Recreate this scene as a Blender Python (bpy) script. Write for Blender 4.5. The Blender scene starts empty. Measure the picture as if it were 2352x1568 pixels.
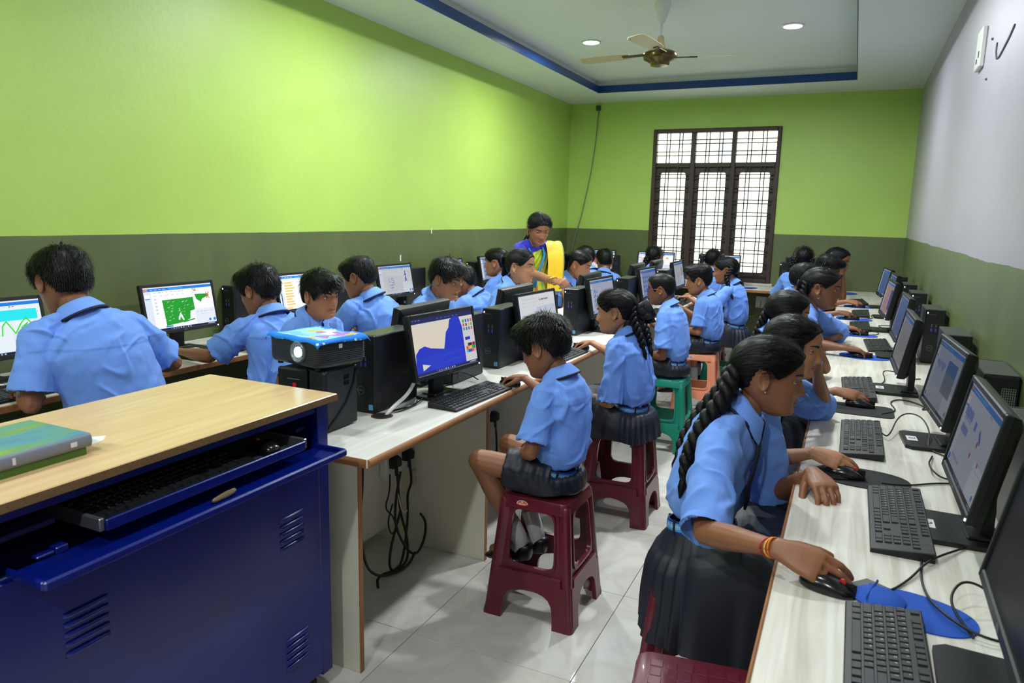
EXPOSURE, LAMP_W, PANE_E, LAMP_E = 0.0, 40., 1.2, 30.
import bpy, bmesh, math, random
import numpy as np
from mathutils import Vector, Matrix, noise

PI = math.pi
R_ = random.Random(7)
SC = bpy.context.scene
COL = SC.collection

# ------------------------------------------------------------------ camera
YAW, PITCH, ROLL, FPX, CAMH = -0.4341, -0.1719, 0.0229, 1663.5, 1.4793
def cam_axes():
    cy, sy = math.cos(YAW), math.sin(YAW); cp, sp = math.cos(PITCH), math.sin(PITCH)
    cr, sr = math.cos(ROLL), math.sin(ROLL)
    f = np.array([sy*cp, cy*cp, sp]); r = np.array([cy, -sy, 0.]); u = np.cross(r, f)
    return cr*r + sr*u, -sr*r + cr*u, f
_r, _u, _f = cam_axes()
cam = bpy.data.cameras.new('camera')
cam.sensor_width = 36; cam.lens = FPX/2352*36
cam.clip_start = .05; cam.clip_end = 100
cam.dof.use_dof = True; cam.dof.focus_distance = 3.2; cam.dof.aperture_fstop = 7.0
camo = bpy.data.objects.new('camera', cam); COL.objects.link(camo)
camo.matrix_world = Matrix(((_r[0], _u[0], -_f[0], 0), (_r[1], _u[1], -_f[1], 0), (_r[2], _u[2], -_f[2], CAMH), (0, 0, 0, 1)))
SC.camera = camo

# ------------------------------------------------------------------ room sizes
XL, XR, YB, YF = -3.32, .495, 8.75, -3.4
ZC, ZD, ZC2 = 2.852, 1.342, 2.98
CXL, CXR, CYB, CYF = -2.745, -.112, 8.067, -2.8
LAMPS = [(-2.22, 6.28), (-.58, 6.29), (-2.22, 3.85), (-.58, 3.85), (-2.22, 1.41), (-.58, 1.41), (-2.22, -1.03), (-.58, -1.03)]

# ------------------------------------------------------------------ world, lights, exposure
SC.view_settings.view_transform = 'Standard'; SC.view_settings.look = 'None'
SC.view_settings.gamma = 1; SC.view_settings.use_curve_mapping = False
SC.view_settings.exposure = EXPOSURE
w = bpy.data.worlds.new('world'); SC.world = w; w.use_nodes = True
nt = w.node_tree
sky = nt.nodes.new('ShaderNodeTexSky'); sky.sky_type = 'HOSEK_WILKIE'; sky.turbidity = 4
sky.sun_direction = Vector((.3, -.4, .85)).normalized()
nt.links.new(sky.outputs[0], nt.nodes['Background'].inputs[0])
nt.nodes['Background'].inputs[1].default_value = .9
for i, (x, y) in enumerate(LAMPS):
    l = bpy.data.lights.new('downlight_lamp', 'AREA'); l.shape = 'DISK'; l.size = .13
    l.energy = LAMP_W*(.30 if i in (4, 5) else 1); l.color = (.92, .98, 1.0); l.spread = math.radians(170)
    o = bpy.data.objects.new('downlight_lamp', l); COL.objects.link(o); o.location = (x, y, ZC2-.012)

# ------------------------------------------------------------------ helpers
def lin(c):
    c = c/255.
    return c/12.92 if c <= .04045 else ((c+.055)/1.055)**2.4
def rgb(r, g, b): return (lin(r), lin(g), lin(b), 1)

MATS = {}
def pm(name, c, rough=.5, var=.06, scale=12., bump=0., bscale=60., metal=0., spec=.5, emit=0., stretch=None, sss=0., sheen=0., coat=0.):
    """procedural principled material: noise-varied colour + noise bump"""
    if name in MATS: return MATS[name]
    m = bpy.data.materials.new(name); m.use_nodes = True; MATS[name] = m
    t = m.node_tree; b = t.nodes['Principled BSDF']
    tc = t.nodes.new('ShaderNodeTexCoord'); mp = t.nodes.new('ShaderNodeMapping')
    t.links.new(tc.outputs['Object'], mp.inputs[0])
    if stretch: mp.inputs['Scale'].default_value = stretch
    n = t.nodes.new('ShaderNodeTexNoise'); n.inputs['Scale'].default_value = scale; n.inputs['Detail'].default_value = 4
    t.links.new(mp.outputs[0], n.inputs['Vector'])
    mx = t.nodes.new('ShaderNodeMix'); mx.data_type = 'RGBA'
    col = rgb(*c)
    mx.inputs[6].default_value = tuple(min(1, v*(1-var)) for v in col[:3])+(1,)
    mx.inputs[7].default_value = tuple(min(1, v*(1+var)) for v in col[:3])+(1,)
    t.links.new(n.outputs[0], mx.inputs[0]); t.links.new(mx.outputs[2], b.inputs['Base Color'])
    b.inputs['Roughness'].default_value = rough; b.inputs['Metallic'].default_value = metal
    b.inputs['Specular IOR Level'].default_value = spec
    if sss: b.inputs['Subsurface Weight'].default_value = sss; b.inputs['Subsurface Radius'].default_value = (.012, .005, .003); b.inputs['Subsurface Scale'].default_value = .6
    if sheen: b.inputs['Sheen Weight'].default_value = sheen
    if coat: b.inputs['Coat Weight'].default_value = coat; b.inputs['Coat Roughness'].default_value = .08
    if emit:
        t.links.new(mx.outputs[2], b.inputs['Emission Color']); b.inputs['Emission Strength'].default_value = emit
    if bump:
        n2 = t.nodes.new('ShaderNodeTexNoise'); n2.inputs['Scale'].default_value = bscale; n2.inputs['Detail'].default_value = 3
        bp = t.nodes.new('ShaderNodeBump'); bp.inputs['Strength'].default_value = bump; bp.inputs['Distance'].default_value = .004
        t.links.new(mp.outputs[0], n2.inputs['Vector']); t.links.new(n2.outputs[0], bp.inputs['Height']); t.links.new(bp.outputs[0], b.inputs['Normal'])
    return m

class MB:
    """collects shapes into one mesh"""
    def __init__(s): s.v = []; s.f = []; s.m = []
    def add(s, V, Fs, mi=0):
        o = len(s.v); s.v.extend([tuple(map(float, p)) for p in V])
        s.f.extend([tuple(int(i)+o for i in f) for f in Fs]); s.m.extend([mi]*len(Fs)); return s
    def box(s, x0, x1, y0, y1, z0, z1, mi=0, b=0., T=None):
        if x0 > x1: x0, x1 = x1, x0
        if y0 > y1: y0, y1 = y1, y0
        if z0 > z1: z0, z1 = z1, z0
        if b <= 0:
            V = [(x, y, z) for z in (z0, z1) for y in (y0, y1) for x in (x0, x1)]
            Fs = [(0, 2, 3, 1), (4, 5, 7, 6), (0, 1, 5, 4), (2, 6, 7, 3), (0, 4, 6, 2), (1, 3, 7, 5)]
        else:
            b = min(b, (x1-x0)/2.01, (y1-y0)/2.01, (z1-z0)/2.01)
            V, Fs = cham(x0, x1, y0, y1, z0, z1, b)
        if T is not None: V = [tuple(T @ Vector(p)) for p in V]
        return s.add(V, Fs, mi)
    def tube(s, P, R, n=8, mi=0, rnd=False, up=None):
        V, Fs = tube(P, R, n, rnd, up); return s.add(V, Fs, mi)
    def loft(s, rings, mi=0, cap=True, close=True):
        V, Fs = loft(rings, cap, close); return s.add(V, Fs, mi)
    def cyl(s, c, r, z0, z1, n=16, mi=0, r2=None):
        r2 = r if r2 is None else r2
        a = np.linspace(0, 2*PI, n, endpoint=False)
        return s.loft([[(c[0]+r*math.cos(t), c[1]+r*math.sin(t), z0) for t in a], [(c[0]+r2*math.cos(t), c[1]+r2*math.sin(t), z1) for t in a]], mi)
    def lathe(s, prof, c=(0, 0, 0), n=24, mi=0):
        a = np.linspace(0, 2*PI, n, endpoint=False)
        return s.loft([[(c[0]+r*math.cos(t), c[1]+r*math.sin(t), c[2]+z) for t in a] for r, z in prof], mi)
    def prism(s, poly, z0, z1, mi=0, T=None):
        n = len(poly); V = [(p[0], p[1], z0) for p in poly]+[(p[0], p[1], z1) for p in poly]
        if T is not None: V = [tuple(T @ Vector(p)) for p in V]
        return s.add(V, [tuple(range(n-1, -1, -1)), tuple(range(n, 2*n))]+[(i, (i+1) % n, n+(i+1) % n, n+i) for i in range(n)], mi)
    def sphere(s, c, r, n=12, mi=0, sc=(1, 1, 1)):
        rings = []
        for i in range(1, n//2):
            a = PI*i/(n//2)
            rings.append([(c[0]+sc[0]*r*math.sin(a)*math.cos(t), c[1]+sc[1]*r*math.sin(a)*math.sin(t), c[2]-sc[2]*r*math.cos(a)) for t in np.linspace(0, 2*PI, n, endpoint=False)])
        return s.loft(rings, mi)
    def mesh(s, name, mats, smooth=40):
        me = bpy.data.meshes.new(name); me.from_pydata(s.v, [], s.f)
        for m in (mats if isinstance(mats, (list, tuple)) else [mats]): me.materials.append(m)
        if any(s.m): me.polygons.foreach_set('material_index', s.m)
        if smooth:
            me.polygons.foreach_set('use_smooth', [True]*len(s.f))
            if smooth < 180: me.set_sharp_from_angle(angle=math.radians(smooth))
        me.update(); return me
    def build(s, name, mats, parent=None, smooth=40, loc=None):
        return put(name, s.mesh(name, mats, smooth), parent, loc)

def cham(x0, x1, y0, y1, z0, z1, b):
    X, Y, Z = (x0, x1), (y0, y1), (z0, z1); V = []; idx = {}
    for i in (0, 1):
        for j in (0, 1):
            for k in (0, 1):
                sx, sy, sz = (1-2*i)*b, (1-2*j)*b, (1-2*k)*b
                for a, p in enumerate(((X[i], Y[j]+sy, Z[k]+sz), (X[i]+sx, Y[j], Z[k]+sz), (X[i]+sx, Y[j]+sy, Z[k]))):
                    idx[i, j, k, a] = len(V); V.append(p)
    Fs = []
    cyc = [(0, 0), (1, 0), (1, 1), (0, 1)]
    for a in range(3):
        for s_ in (0, 1):
            f = []
            for u, v in (cyc if s_ else cyc[::-1]):
                key = [0, 0, 0]; key[a] = s_; key[(a+1) % 3] = u; key[(a+2) % 3] = v
                f.append(idx[tuple(key)+(a,)])
            Fs.append(tuple(f))
    for a in range(3):          # edges along axis a
        p, q = (a+1) % 3, (a+2) % 3
        for u in (0, 1):
            for v in (0, 1):
                def key(e, ax):
                    k = [0, 0, 0]; k[a] = e; k[p] = u; k[q] = v; return idx[tuple(k)+(ax,)]
                f = [key(0, p), key(1, p), key(1, q), key(0, q)]
                Fs.append(tuple(f if (u == v) else f[::-1]))
    for i in (0, 1):
        for j in (0, 1):
            for k in (0, 1):
                f = [idx[i, j, k, 0], idx[i, j, k, 1], idx[i, j, k, 2]]
                Fs.append(tuple(f if (i+j+k) % 2 == 1 else f[::-1]))
    return V, Fs

def frames(P, up=None):
    P = np.asarray(P, float); T = np.gradient(P, axis=0); T /= np.linalg.norm(T, axis=1)[:, None]+1e-12
    u = np.array(up if up is not None else (0, 0, 1.)); 
    if abs(u @ T[0]) > .95 and up is None: u = np.array((0, 1., 0))
    U = []
    for t in T:
        u = u-(u @ t)*t; u = u/(np.linalg.norm(u)+1e-12); U.append(u)
    U = np.array(U); return P, T, U, np.cross(T, U)

def tube(P, R, n=8, rnd=False, up=None):
    P = np.asarray(P, float); R = np.asarray(R, float)
    if R.ndim == 0: R = np.full(len(P), float(R))
    if R.ndim == 1: R = np.stack([R, R], 1)
    if rnd:
        d0 = P[0]-P[1]; d0 /= np.linalg.norm(d0); d1 = P[-1]-P[-2]; d1 /= np.linalg.norm(d1)
        r0, r1 = R[0].mean(), R[-1].mean()
        P = np.vstack([P[0]+d0*r0*.92, P[0]+d0*r0*.6, P, P[-1]+d1*r1*.6, P[-1]+d1*r1*.92])
        R = np.vstack([R[0]*.4, R[0]*.8, R, R[-1]*.8, R[-1]*.4])
    P, T, U, B = frames(P, up)
    a = np.linspace(0, 2*PI, n, endpoint=False)
    # R[:,0] along B (side), R[:,1] along U
    V = P[:, None]+R[:, None, :1]*np.cos(a)[None, :, None]*B[:, None]+R[:, None, 1:]*np.sin(a)[None, :, None]*U[:, None]
    return loft(V, True, True)

def loft(rings, cap=True, close=True):
    V = np.asarray(rings, float); k, n, _ = V.shape
    i = np.arange(k-1)[:, None]; j = np.arange(n if close else n-1)[None]
    j2 = (j+1) % n
    Fs = np.stack([i*n+j, i*n+j2, (i+1)*n+j2, (i+1)*n+j], -1).reshape(-1, 4).tolist()
    if cap and close: Fs += [list(range(n-1, -1, -1)), list(range((k-1)*n, k*n))]
    return V.reshape(-1, 3), Fs

def put(name, me, parent=None, loc=None):
    o = bpy.data.objects.new(name, me); COL.objects.link(o)
    if parent is not None: o.parent = parent
    if loc is not None: o.location = loc
    return o
def thing(name, label, cat, loc=(0, 0, 0), rz=0., group=None):
    o = put(name, None, None, loc); o.rotation_euler = (0, 0, rz); o.empty_display_size = .1
    o['label'] = label; o['category'] = cat
    if group: o['group'] = group
    return o
def tag(o, label, cat, group=None):
    o['label'] = label; o['category'] = cat
    if group: o['group'] = group
    return o
def struct(o): o['kind'] = 'structure'; return o
def dup(root, loc, rz, label=None, group=None):
    r = root.copy(); COL.objects.link(r); r.location = loc; r.rotation_euler = (0, 0, rz)
    if label: r['label'] = label
    if group: r['group'] = group
    for ch in list(root.children):
        c = ch.copy(); COL.objects.link(c); c.parent = r
        for g in list(ch.children):
            d = g.copy(); COL.objects.link(d); d.parent = c
    return r
def text_mesh(s, size, depth=.0004, align='CENTER'):
    cu = bpy.data.curves.new('txt', 'FONT'); cu.body = s; cu.size = size; cu.extrude = depth; cu.align_x = align; cu.align_y = 'CENTER'; cu.resolution_u = 2
    o = bpy.data.objects.new('txt', cu); TMP.collection.objects.link(o)
    TMP.view_layers[0].update()
    me = bpy.data.meshes.new_from_object(o.evaluated_get(TMP.view_layers[0].depsgraph))
    bpy.data.objects.remove(o); bpy.data.curves.remove(cu); return me
TMP = bpy.data.scenes.new('scratch')
def mod_eval(me, setup):
    """run modifiers on a mesh inside a scratch scene, return the result"""
    o = bpy.data.objects.new('tmp', me); TMP.collection.objects.link(o); setup(o)
    vl = TMP.view_layers[0]; vl.update(); dg = vl.depsgraph
    r = bpy.data.meshes.new_from_object(o.evaluated_get(dg)); bpy.data.objects.remove(o); bpy.data.meshes.remove(me); return r
def remesh(V, Fs, vox, smooth=0):
    me = bpy.data.meshes.new('rm'); me.from_pydata([tuple(p) for p in V], [], Fs)
    def st(o):
        m = o.modifiers.new('r', 'REMESH'); m.mode = 'VOXEL'; m.voxel_size = vox; m.use_smooth_shade = True
        if smooth:
            s = o.modifiers.new('s', 'SMOOTH'); s.factor = .5; s.iterations = smooth
    return mod_eval(me, st)
def getv(me):
    a = np.empty(len(me.vertices)*3, np.float32); me.vertices.foreach_get('co', a); return a.reshape(-1, 3).astype(float)
def getn(me):
    a = np.empty(len(me.vertices)*3, np.float32); me.vertices.foreach_get('normal', a); return a.reshape(-1, 3).astype(float)
def setv(me, V): me.vertices.foreach_set('co', np.asarray(V, np.float32).ravel()); me.update()
def sstep(a, b, x): t = np.clip((x-a)/(b-a), 0, 1); return t*t*(3-2*t)
def vec(*a): return np.array(a, float)
def nrm(v): v = np.asarray(v, float); return v/(np.linalg.norm(v)+1e-12)
def Rx(a): c, s = math.cos(a), math.sin(a); return np.array([[1, 0, 0], [0, c, -s], [0, s, c]])
def Ry(a): c, s = math.cos(a), math.sin(a); return np.array([[c, 0, s], [0, 1, 0], [-s, 0, c]])
def Rz(a): c, s = math.cos(a), math.sin(a); return np.array([[c, -s, 0], [s, c, 0], [0, 0, 1]])
# ------------------------------------------------------------------ room shell
def nodes(name):
    m = bpy.data.materials.new(name); m.use_nodes = True; MATS[name] = m; return m, m.node_tree, m.node_tree.nodes['Principled BSDF']
def wall_mat(name, up, low, axis, wob=.004, rough=.45):
    """two painted fields meeting in a hand-cut line at dado height, mottled by damp and roller marks"""
    m, t, b = nodes(name); N = t.nodes.new; L = t.links.new
    tc = N('ShaderNodeTexCoord'); sx = N('ShaderNodeSeparateXYZ'); L(tc.outputs['Object'], sx.inputs[0])
    n = N('ShaderNodeTexNoise'); n.inputs['Scale'].default_value = 3.5; n.inputs['Detail'].default_value = 5; L(tc.outputs['Object'], n.inputs[0])
    ma = N('ShaderNodeMath'); ma.operation = 'MULTIPLY_ADD'; ma.inputs[1].default_value = wob*2; ma.inputs[2].default_value = -wob; L(n.outputs[0], ma.inputs[0])
    ad = N('ShaderNodeMath'); L(sx.outputs['Z'], ad.inputs[0]); L(ma.outputs[0], ad.inputs[1])
    gt = N('ShaderNodeMath'); gt.operation = 'GREATER_THAN'; gt.inputs[1].default_value = ZD; L(ad.outputs[0], gt.inputs[0])
    def field(c, sc, amt, stretch):
        mp = N('ShaderNodeMapping'); mp.inputs['Scale'].default_value = stretch; L(tc.outputs['Object'], mp.inputs[0])
        k = N('ShaderNodeTexNoise'); k.inputs['Scale'].default_value = sc; k.inputs['Detail'].default_value = 6; k.inputs['Roughness'].default_value = .6; L(mp.outputs[0], k.inputs[0])
        r = N('ShaderNodeValToRGB'); r.color_ramp.elements[0].position = .35; r.color_ramp.elements[1].position = .7
        c = rgb(*c); r.color_ramp.elements[0].color = tuple(v*(1-amt) for v in c[:3])+(1,); r.color_ramp.elements[1].color = tuple(min(1, v*(1+amt)) for v in c[:3])+(1,)
        L(k.outputs[0], r.inputs[0]); return r
    u = field(up, 1.3, .05, (1, 1, 1)); l = field(low, 2.6, .13, (1.4, 1.4, .5))
    mx = N('ShaderNodeMix'); mx.data_type = 'RGBA'; L(gt.outputs[0], mx.inputs[0]); L(l.outputs[0], mx.inputs[6]); L(u.outputs[0], mx.inputs[7]); L(mx.outputs[2], b.inputs['Base Color'])
    b.inputs['Roughness'].default_value = rough; b.inputs['Coat Weight'].default_value = .7; b.inputs['Coat Roughness'].default_value = .55
    n2 = N('ShaderNodeTexNoise'); n2.inputs['Scale'].default_value = 28; L(tc.outputs['Object'], n2.inputs[0])
    bp = N('ShaderNodeBump'); bp.inputs['Strength'].default_value = .12; bp.inputs['Distance'].default_value = .01; L(n2.outputs[0], bp.inputs['Height']); L(bp.outputs[0], b.inputs['Normal'])
    return m
LIME, OLIVE, LILAC = (175, 208, 90), (86, 99, 50), (166, 158, 176)
m_left = wall_mat('paint_lime_olive', LIME, OLIVE, 0)
m_right = wall_mat('paint_lilac_olive', LILAC, OLIVE, 0, .014)
m_ceil = pm('ceiling_white', (222, 226, 223), .7, .03, 2)
m_blue = pm('trim_blue', (20, 62, 130), .3, .08, 6)

mb = MB(); mb.box(XL-.15, XL, YF, YB+.15, 0, 3.2); struct(mb.build('wall_left', m_left, smooth=0))
mb = MB(); mb.box(XR, XR+.15, YF, YB+.15, 0, 3.2); struct(mb.build('wall_right', m_right, smooth=0))
WX0, WX1, WZ0, WZ1 = -2.26, -.825, .779, 2.519
mb = MB(); mb.box(XL, WX0, YB, YB+.15, 0, 3.2); mb.box(WX1, XR, YB, YB+.15, 0, 3.2); mb.box(WX0, WX1, YB, YB+.15, 0, WZ0); mb.box(WX0, WX1, YB, YB+.15, WZ1, 3.2)
struct(mb.build('wall_back', m_left, smooth=0))
mb = MB(); mb.box(XL-.15, XR+.15, YF-.15, YF, 0, 3.2); struct(mb.build('wall_front', m_right, smooth=0))
mb = MB()
for z0, z1, o in ((ZC, ZC+.075, 0.), (ZC+.075, ZC2+.12, .035)):
    mb.box(XL, CXL-o, YF, YB, z0, z1); mb.box(CXR+o, XR, YF, YB, z0, z1); mb.box(CXL-o, CXR+o, CYB+o, YB, z0, z1); mb.box(CXL-o, CXR+o, YF, CYF-o, z0, z1)
mb.box(CXL-.035, CXR+.035, CYF-.035, CYB+.035, ZC2, ZC2+.12)
struct(mb.build('ceiling', m_ceil, smooth=0))
for k, bx in enumerate(((CXL-.001, CXL+.006, CYF, CYB), (CXR-.006, CXR+.001, CYF, CYB), (CXL, CXR, CYB-.006, CYB+.001), (CXL, CXR, CYF-.001, CYF+.006))):
    mb = MB(); mb.box(*bx, ZC-.001, ZC+.075); struct(mb.build('trim_%d' % (k+1), m_blue, smooth=0))

# floor: grout bed + one object per vitrified tile
m_grout = pm('grout', (105, 103, 96), .8, .1, 40)
fl = MB(); fl.box(XL, XR, YF, YB, -.06, -.004); floor = struct(fl.build('floor', m_grout, smooth=0))
m_tile, t, b = nodes('vitrified_tile'); N = t.nodes.new; L = t.links.new
oi = N('ShaderNodeObjectInfo'); tc = N('ShaderNodeTexCoord'); va = N('ShaderNodeVectorMath'); L(tc.outputs['Object'], va.inputs[0])
vm = N('ShaderNodeVectorMath'); vm.operation = 'SCALE'; vm.inputs['Scale'].default_value = 7.3; L(oi.outputs['Location'], vm.inputs[0]); L(vm.outputs[0], va.inputs[1])
wv = N('ShaderNodeTexNoise'); wv.inputs['Scale'].default_value = 3.2; wv.inputs['Detail'].default_value = 7; wv.inputs['Distortion'].default_value = 1.6; L(va.outputs[0], wv.inputs[0])
rp = N('ShaderNodeValToRGB'); e = rp.color_ramp.elements; e[0].position = .40; e[0].color = rgb(206, 203, 195); e[1].position = .5; e[1].color = rgb(199, 195, 186)
e2 = rp.color_ramp.elements.new(.60); e2.color = rgb(208, 206, 199); L(wv.outputs[0], rp.inputs[0]); L(rp.outputs[0], b.inputs['Base Color'])
b.inputs['Roughness'].default_value = .10; b.inputs['Specular IOR Level'].default_value = .5
TX, TY = -.6976, 2.0162; cache = {}
for i in range(-5, 3):
    for j in range(-10, 12):
        x0, x1 = max(TX+i*.6, XL)+.0012, min(TX+i*.6+.6, XR)-.0012; y0, y1 = max(TY+j*.6, YF)+.0012, min(TY+j*.6+.6, YB)-.0012
        if x1-x0 < .02 or y1-y0 < .02: continue
        key = (round(x1-x0, 3), round(y1-y0, 3))
        if key not in cache:
            q = MB(); w_, h_ = key; q.box(-w_/2, w_/2, -h_/2, h_/2, -.004, 0, 0, .0012); cache[key] = q.mesh('tile', m_tile, 30)
        put('tile', cache[key], floor, ((x0+x1)/2, (y0+y1)/2, 0))

# ------------------------------------------------------------------ window
m_wood = pm('window_brown', (58, 43, 36), .45, .15, 14, .1, 60); m_iron = pm('grille_iron', (46, 36, 32), .5, .15, 30)
m_pane, t, b = nodes('frosted_daylight'); N = t.nodes.new; L = t.links.new
tc = N('ShaderNodeTexCoord'); n = N('ShaderNodeTexNoise'); n.inputs['Scale'].default_value = 2.2; L(tc.outputs['Object'], n.inputs[0])
rp = N('ShaderNodeValToRGB'); rp.color_ramp.elements[0].position = .35; rp.color_ramp.elements[0].color = rgb(226, 244, 232); rp.color_ramp.elements[1].position = .6; rp.color_ramp.elements[1].color = rgb(255, 252, 236)
L(n.outputs[0], rp.inputs[0]); L(rp.outputs[0], b.inputs['Base Color']); L(rp.outputs[0], b.inputs['Emission Color']); b.inputs['Emission Strength'].default_value = PANE_E
b.inputs['Roughness'].default_value = .5; b.inputs['Transmission Weight'].default_value = .3
win = struct(put('window_1', None, None, (WX0, YB, WZ0))); WW, WH = WX1-WX0, WZ1-WZ0
fr = MB(); f = .045; d0, d1 = -.02, .10
for bx in ((0, f, 0, WH), (WW-f, WW, 0, WH), (f, WW-f, WH-f, WH), (f, WW-f, 0, f)): fr.box(bx[0], bx[1], d0, d1, bx[2], bx[3], 0, .006)
fr.build('frame', m_wood, win)
mx = [.445, .50, .905, .955]; tz0, tz1 = WH-.435, WH-.385
for a, c in ((mx[0], mx[1]), (mx[2], mx[3])): q = MB(); q.box(a, c, -.012, .09, f, WH-f, 0, .005); q.build('mullion', m_wood, win)
bays = [(f, mx[0]), (mx[1], mx[2]), (mx[3], WW-f)]
for a, c in bays:
    q = MB(); q.box(a, c, -.010, .09, tz0, tz1, 0, .005); q.build('transom', m_wood, win)
    q = MB(); q.box(a, c, .055, .062, tz1, WH-f); q.build('pane', m_pane, win, 0)
    s_ = MB(); st = .052; z0, z1 = f, tz0; zt, zb = z1-.06, z0+.07       # casement with rounded light
    ang = np.linspace(0, PI/2, 6); rc = .025; inn = []
    for cx, cz, o in ((c-st-rc, zt-rc, 0), (a+st+rc, zt-rc, 1), (a+st+rc, zb+rc, 2), (c-st-rc, zb+rc, 3)):
        for u in ang: inn.append((cx+rc*math.cos(u+o*PI/2), cz+rc*math.sin(u+o*PI/2)))
    out = []
    for k, (x, z) in enumerate(inn):
        o, u = k//6, k % 6; X = c if o in (0, 3) else a; Z = z1 if o < 2 else z0
        vert = (u < 2) == (o in (0, 2))
        out.append((X, Z) if u in (2, 3) else ((X, z) if vert else (x, Z)))
    ring = lambda P, y: [(p[0], y, p[1]) for p in P]
    s_.loft([ring(out, .03), ring(inn, .03), ring(inn, .075), ring(out, .075), ring(out, .03)], cap=False)
    s_.build('casement', m_wood, win, 30)
    q = MB(); q.box(a+st-.01, c-st+.01, .05, .056, zb-.01, zt+.01); q.build('pane', m_pane, win, 0)
    r = .0054
    for fx in (.29, .385, .655, .75):
        x = a+(c-a)*fx
        q = MB(); q.box(x-r, x+r, -.004, .003, f, tz0, 0, .001); q.build('grille_bar', m_iron, win)
        q = MB(); q.box(x-r, x+r, -.004, .003, tz1, WH-f, 0, .001); q.build('grille_bar', m_iron, win)
    for fz in (.24, .37, .63, .76):
        z = tz1+(WH-f-tz1)*fz; q = MB(); q.box(a, c, -.010, -.003, z-r, z+r, 0, .001); q.build('grille_bar', m_iron, win)
    k = 0
    while True:
        z = tz0-.085-k*.142
        if z < f+.03: break
        for zz in (z, z-.040):
            if zz > f: q = MB(); q.box(a, c, -.010, -.003, zz-r, zz+r, 0, .001); q.build('grille_bar', m_iron, win)
        k += 1
q = MB(); q.box(-.03, WW+.03, -.05, .1, -.03, 0, 0, .006); q.build('sill', pm('sill_plaster', (190, 190, 182), .8, .1, 20), win)

# ------------------------------------------------------------------ ceiling fittings
m_lamp = pm('lamp_diffuser', (245, 250, 255), .4, 0, 10, emit=LAMP_E); m_white = pm('white_plastic', (225, 226, 222), .35, .03, 20)
names = ['round recessed downlight left of the ceiling fan', 'round recessed downlight right of the ceiling fan', 'recessed downlight above the left aisle out of frame', 'recessed downlight above the right aisle out of frame', 'recessed downlight above the blue cabinet out of frame', 'recessed downlight above the nearest girl out of frame', 'recessed downlight behind the camera on the left', 'recessed downlight behind the camera on the right']
for (x, y), nm in zip(LAMPS, names):
    o = thing('ceiling_light', nm, 'light', (x, y, ZC2), 0, 'recessed downlights')
    q = MB(); q.lathe([(.068, -.001), (.085, -.001), (.085, -.008), (.070, -.012), (.066, -.006)], n=28); q.build('rim', m_white, o)
    q = MB(); q.lathe([(.002, -.003), (.067, -.003), (.067, -.006), (.002, -.006)], n=24); q.build('diffuser', m_lamp, o)

fan = thing('ceiling_fan', 'beige ceiling fan with three blades hanging from the recessed ceiling', 'fan', (-1.37, 5.35, ZC2), 0)
m_fan = pm('fan_beige', (196, 184, 140), .35, .05, 10); m_gold = pm('fan_bronze', (92, 76, 34), .25, .1, 12, metal=.6)
q = MB(); q.lathe([(.018, -.14), (.022, -.13), (.05, -.05), (.056, -.02), (.056, 0), (.01, 0)]); q.build('canopy', m_white, fan)
q = MB(); q.cyl((0, 0), .011, -.36, -.10, 14); q.build('down_rod', m_white, fan, loc=(0, 0, .08))
q = MB(); q.lathe([(.012, -.30), (.022, -.31), (.028, -.34), (.046, -.385), (.05, -.40), (.02, -.41)]); q.build('lower_canopy', m_fan, fan, loc=(0, 0, .08))
q = MB(); q.lathe([(.02, -.40), (.085, -.405), (.115, -.42), (.122, -.44), (.115, -.462), (.07, -.485), (.062, -.505), (.02, -.51)], n=32); q.build('motor', m_gold, fan, loc=(0, 0, .08))
for k, a in enumerate((-4, 176-58, 176+60)):
    a = math.radians((12, 172, 262)[k]); T = Matrix.Rotation(a, 4, 'Z') @ Matrix.Rotation(math.radians(9), 4, 'X')
    bl = MB(); P = [(.20, .045), (.28, .062), (.45, .068), (.56, .066), (.595, .05), (.60, 0)]
    poly = [(x, -y) for x, y in P]+[(x, y*.8) for x, y in P[::-1][1:]]
    bl.prism(poly, -.438, -.434, T=T); bl.build('blade', m_fan, fan, 30, loc=(0, 0, .08))
    bk = MB(); bk.box(.09, .26, -.016, .016, -.446, -.438, 0, .002, T=T); bk.build('blade_arm', m_gold, fan, loc=(0, 0, .08))

# wire from a ceiling hook on the back wall, marks on the side walls
q = MB(); q.box(-2.985, -2.935, YB-.05, YB, 2.76, 2.82, 0, .008); hk = tag(q.build('wire_hook', pm('hook_grey', (70, 66, 58), .6, .1, 30)), 'small grey hook high on the green back wall', 'hook')
P = [(-2.95, YB-.03, 2.77), (-2.962, YB-.03, 2.55), (-2.985, YB-.03, 2.3), (-3.015, YB-.035, 2.05), (-3.06, YB-.04, 1.8), (-3.12, YB-.04, 1.5), (-3.19, YB-.04, 1.25), (-3.235, YB-.03, 1.05)]
q = MB(); q.tube(P, .006, 8); tag(q.build('wall_wire', pm('wire_grey', (110, 118, 110), .6, .1, 30)), 'thin grey wire hanging down the green back wall', 'wire')
o = thing('wall_plate', 'narrow white plastic plate high on the lilac right wall', 'plate', (XR, 4.42, 2.25))
q = MB(); q.box(-.022, 0, -.085, .085, 0, .19, 0, .004); q.build('plate', m_white, o)
for bx in ((-.05, -.03, .05, .08), (.0, .03, .03, .05)): q = MB(); q.box(-.024, -.021, *bx); q.build('slot', pm('slot_dark', (60, 60, 62), .6, .1, 20), o)
P = [(XR-.002, 3.55, 2.26), (XR-.002, 3.64, 2.235), (XR-.002, 3.75, 2.215), (XR-.002, 3.85, 2.20), (XR-.002, 3.92, 2.205), (XR-.002, 3.955, 2.24), (XR-.002, 3.96, 2.28)]
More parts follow.
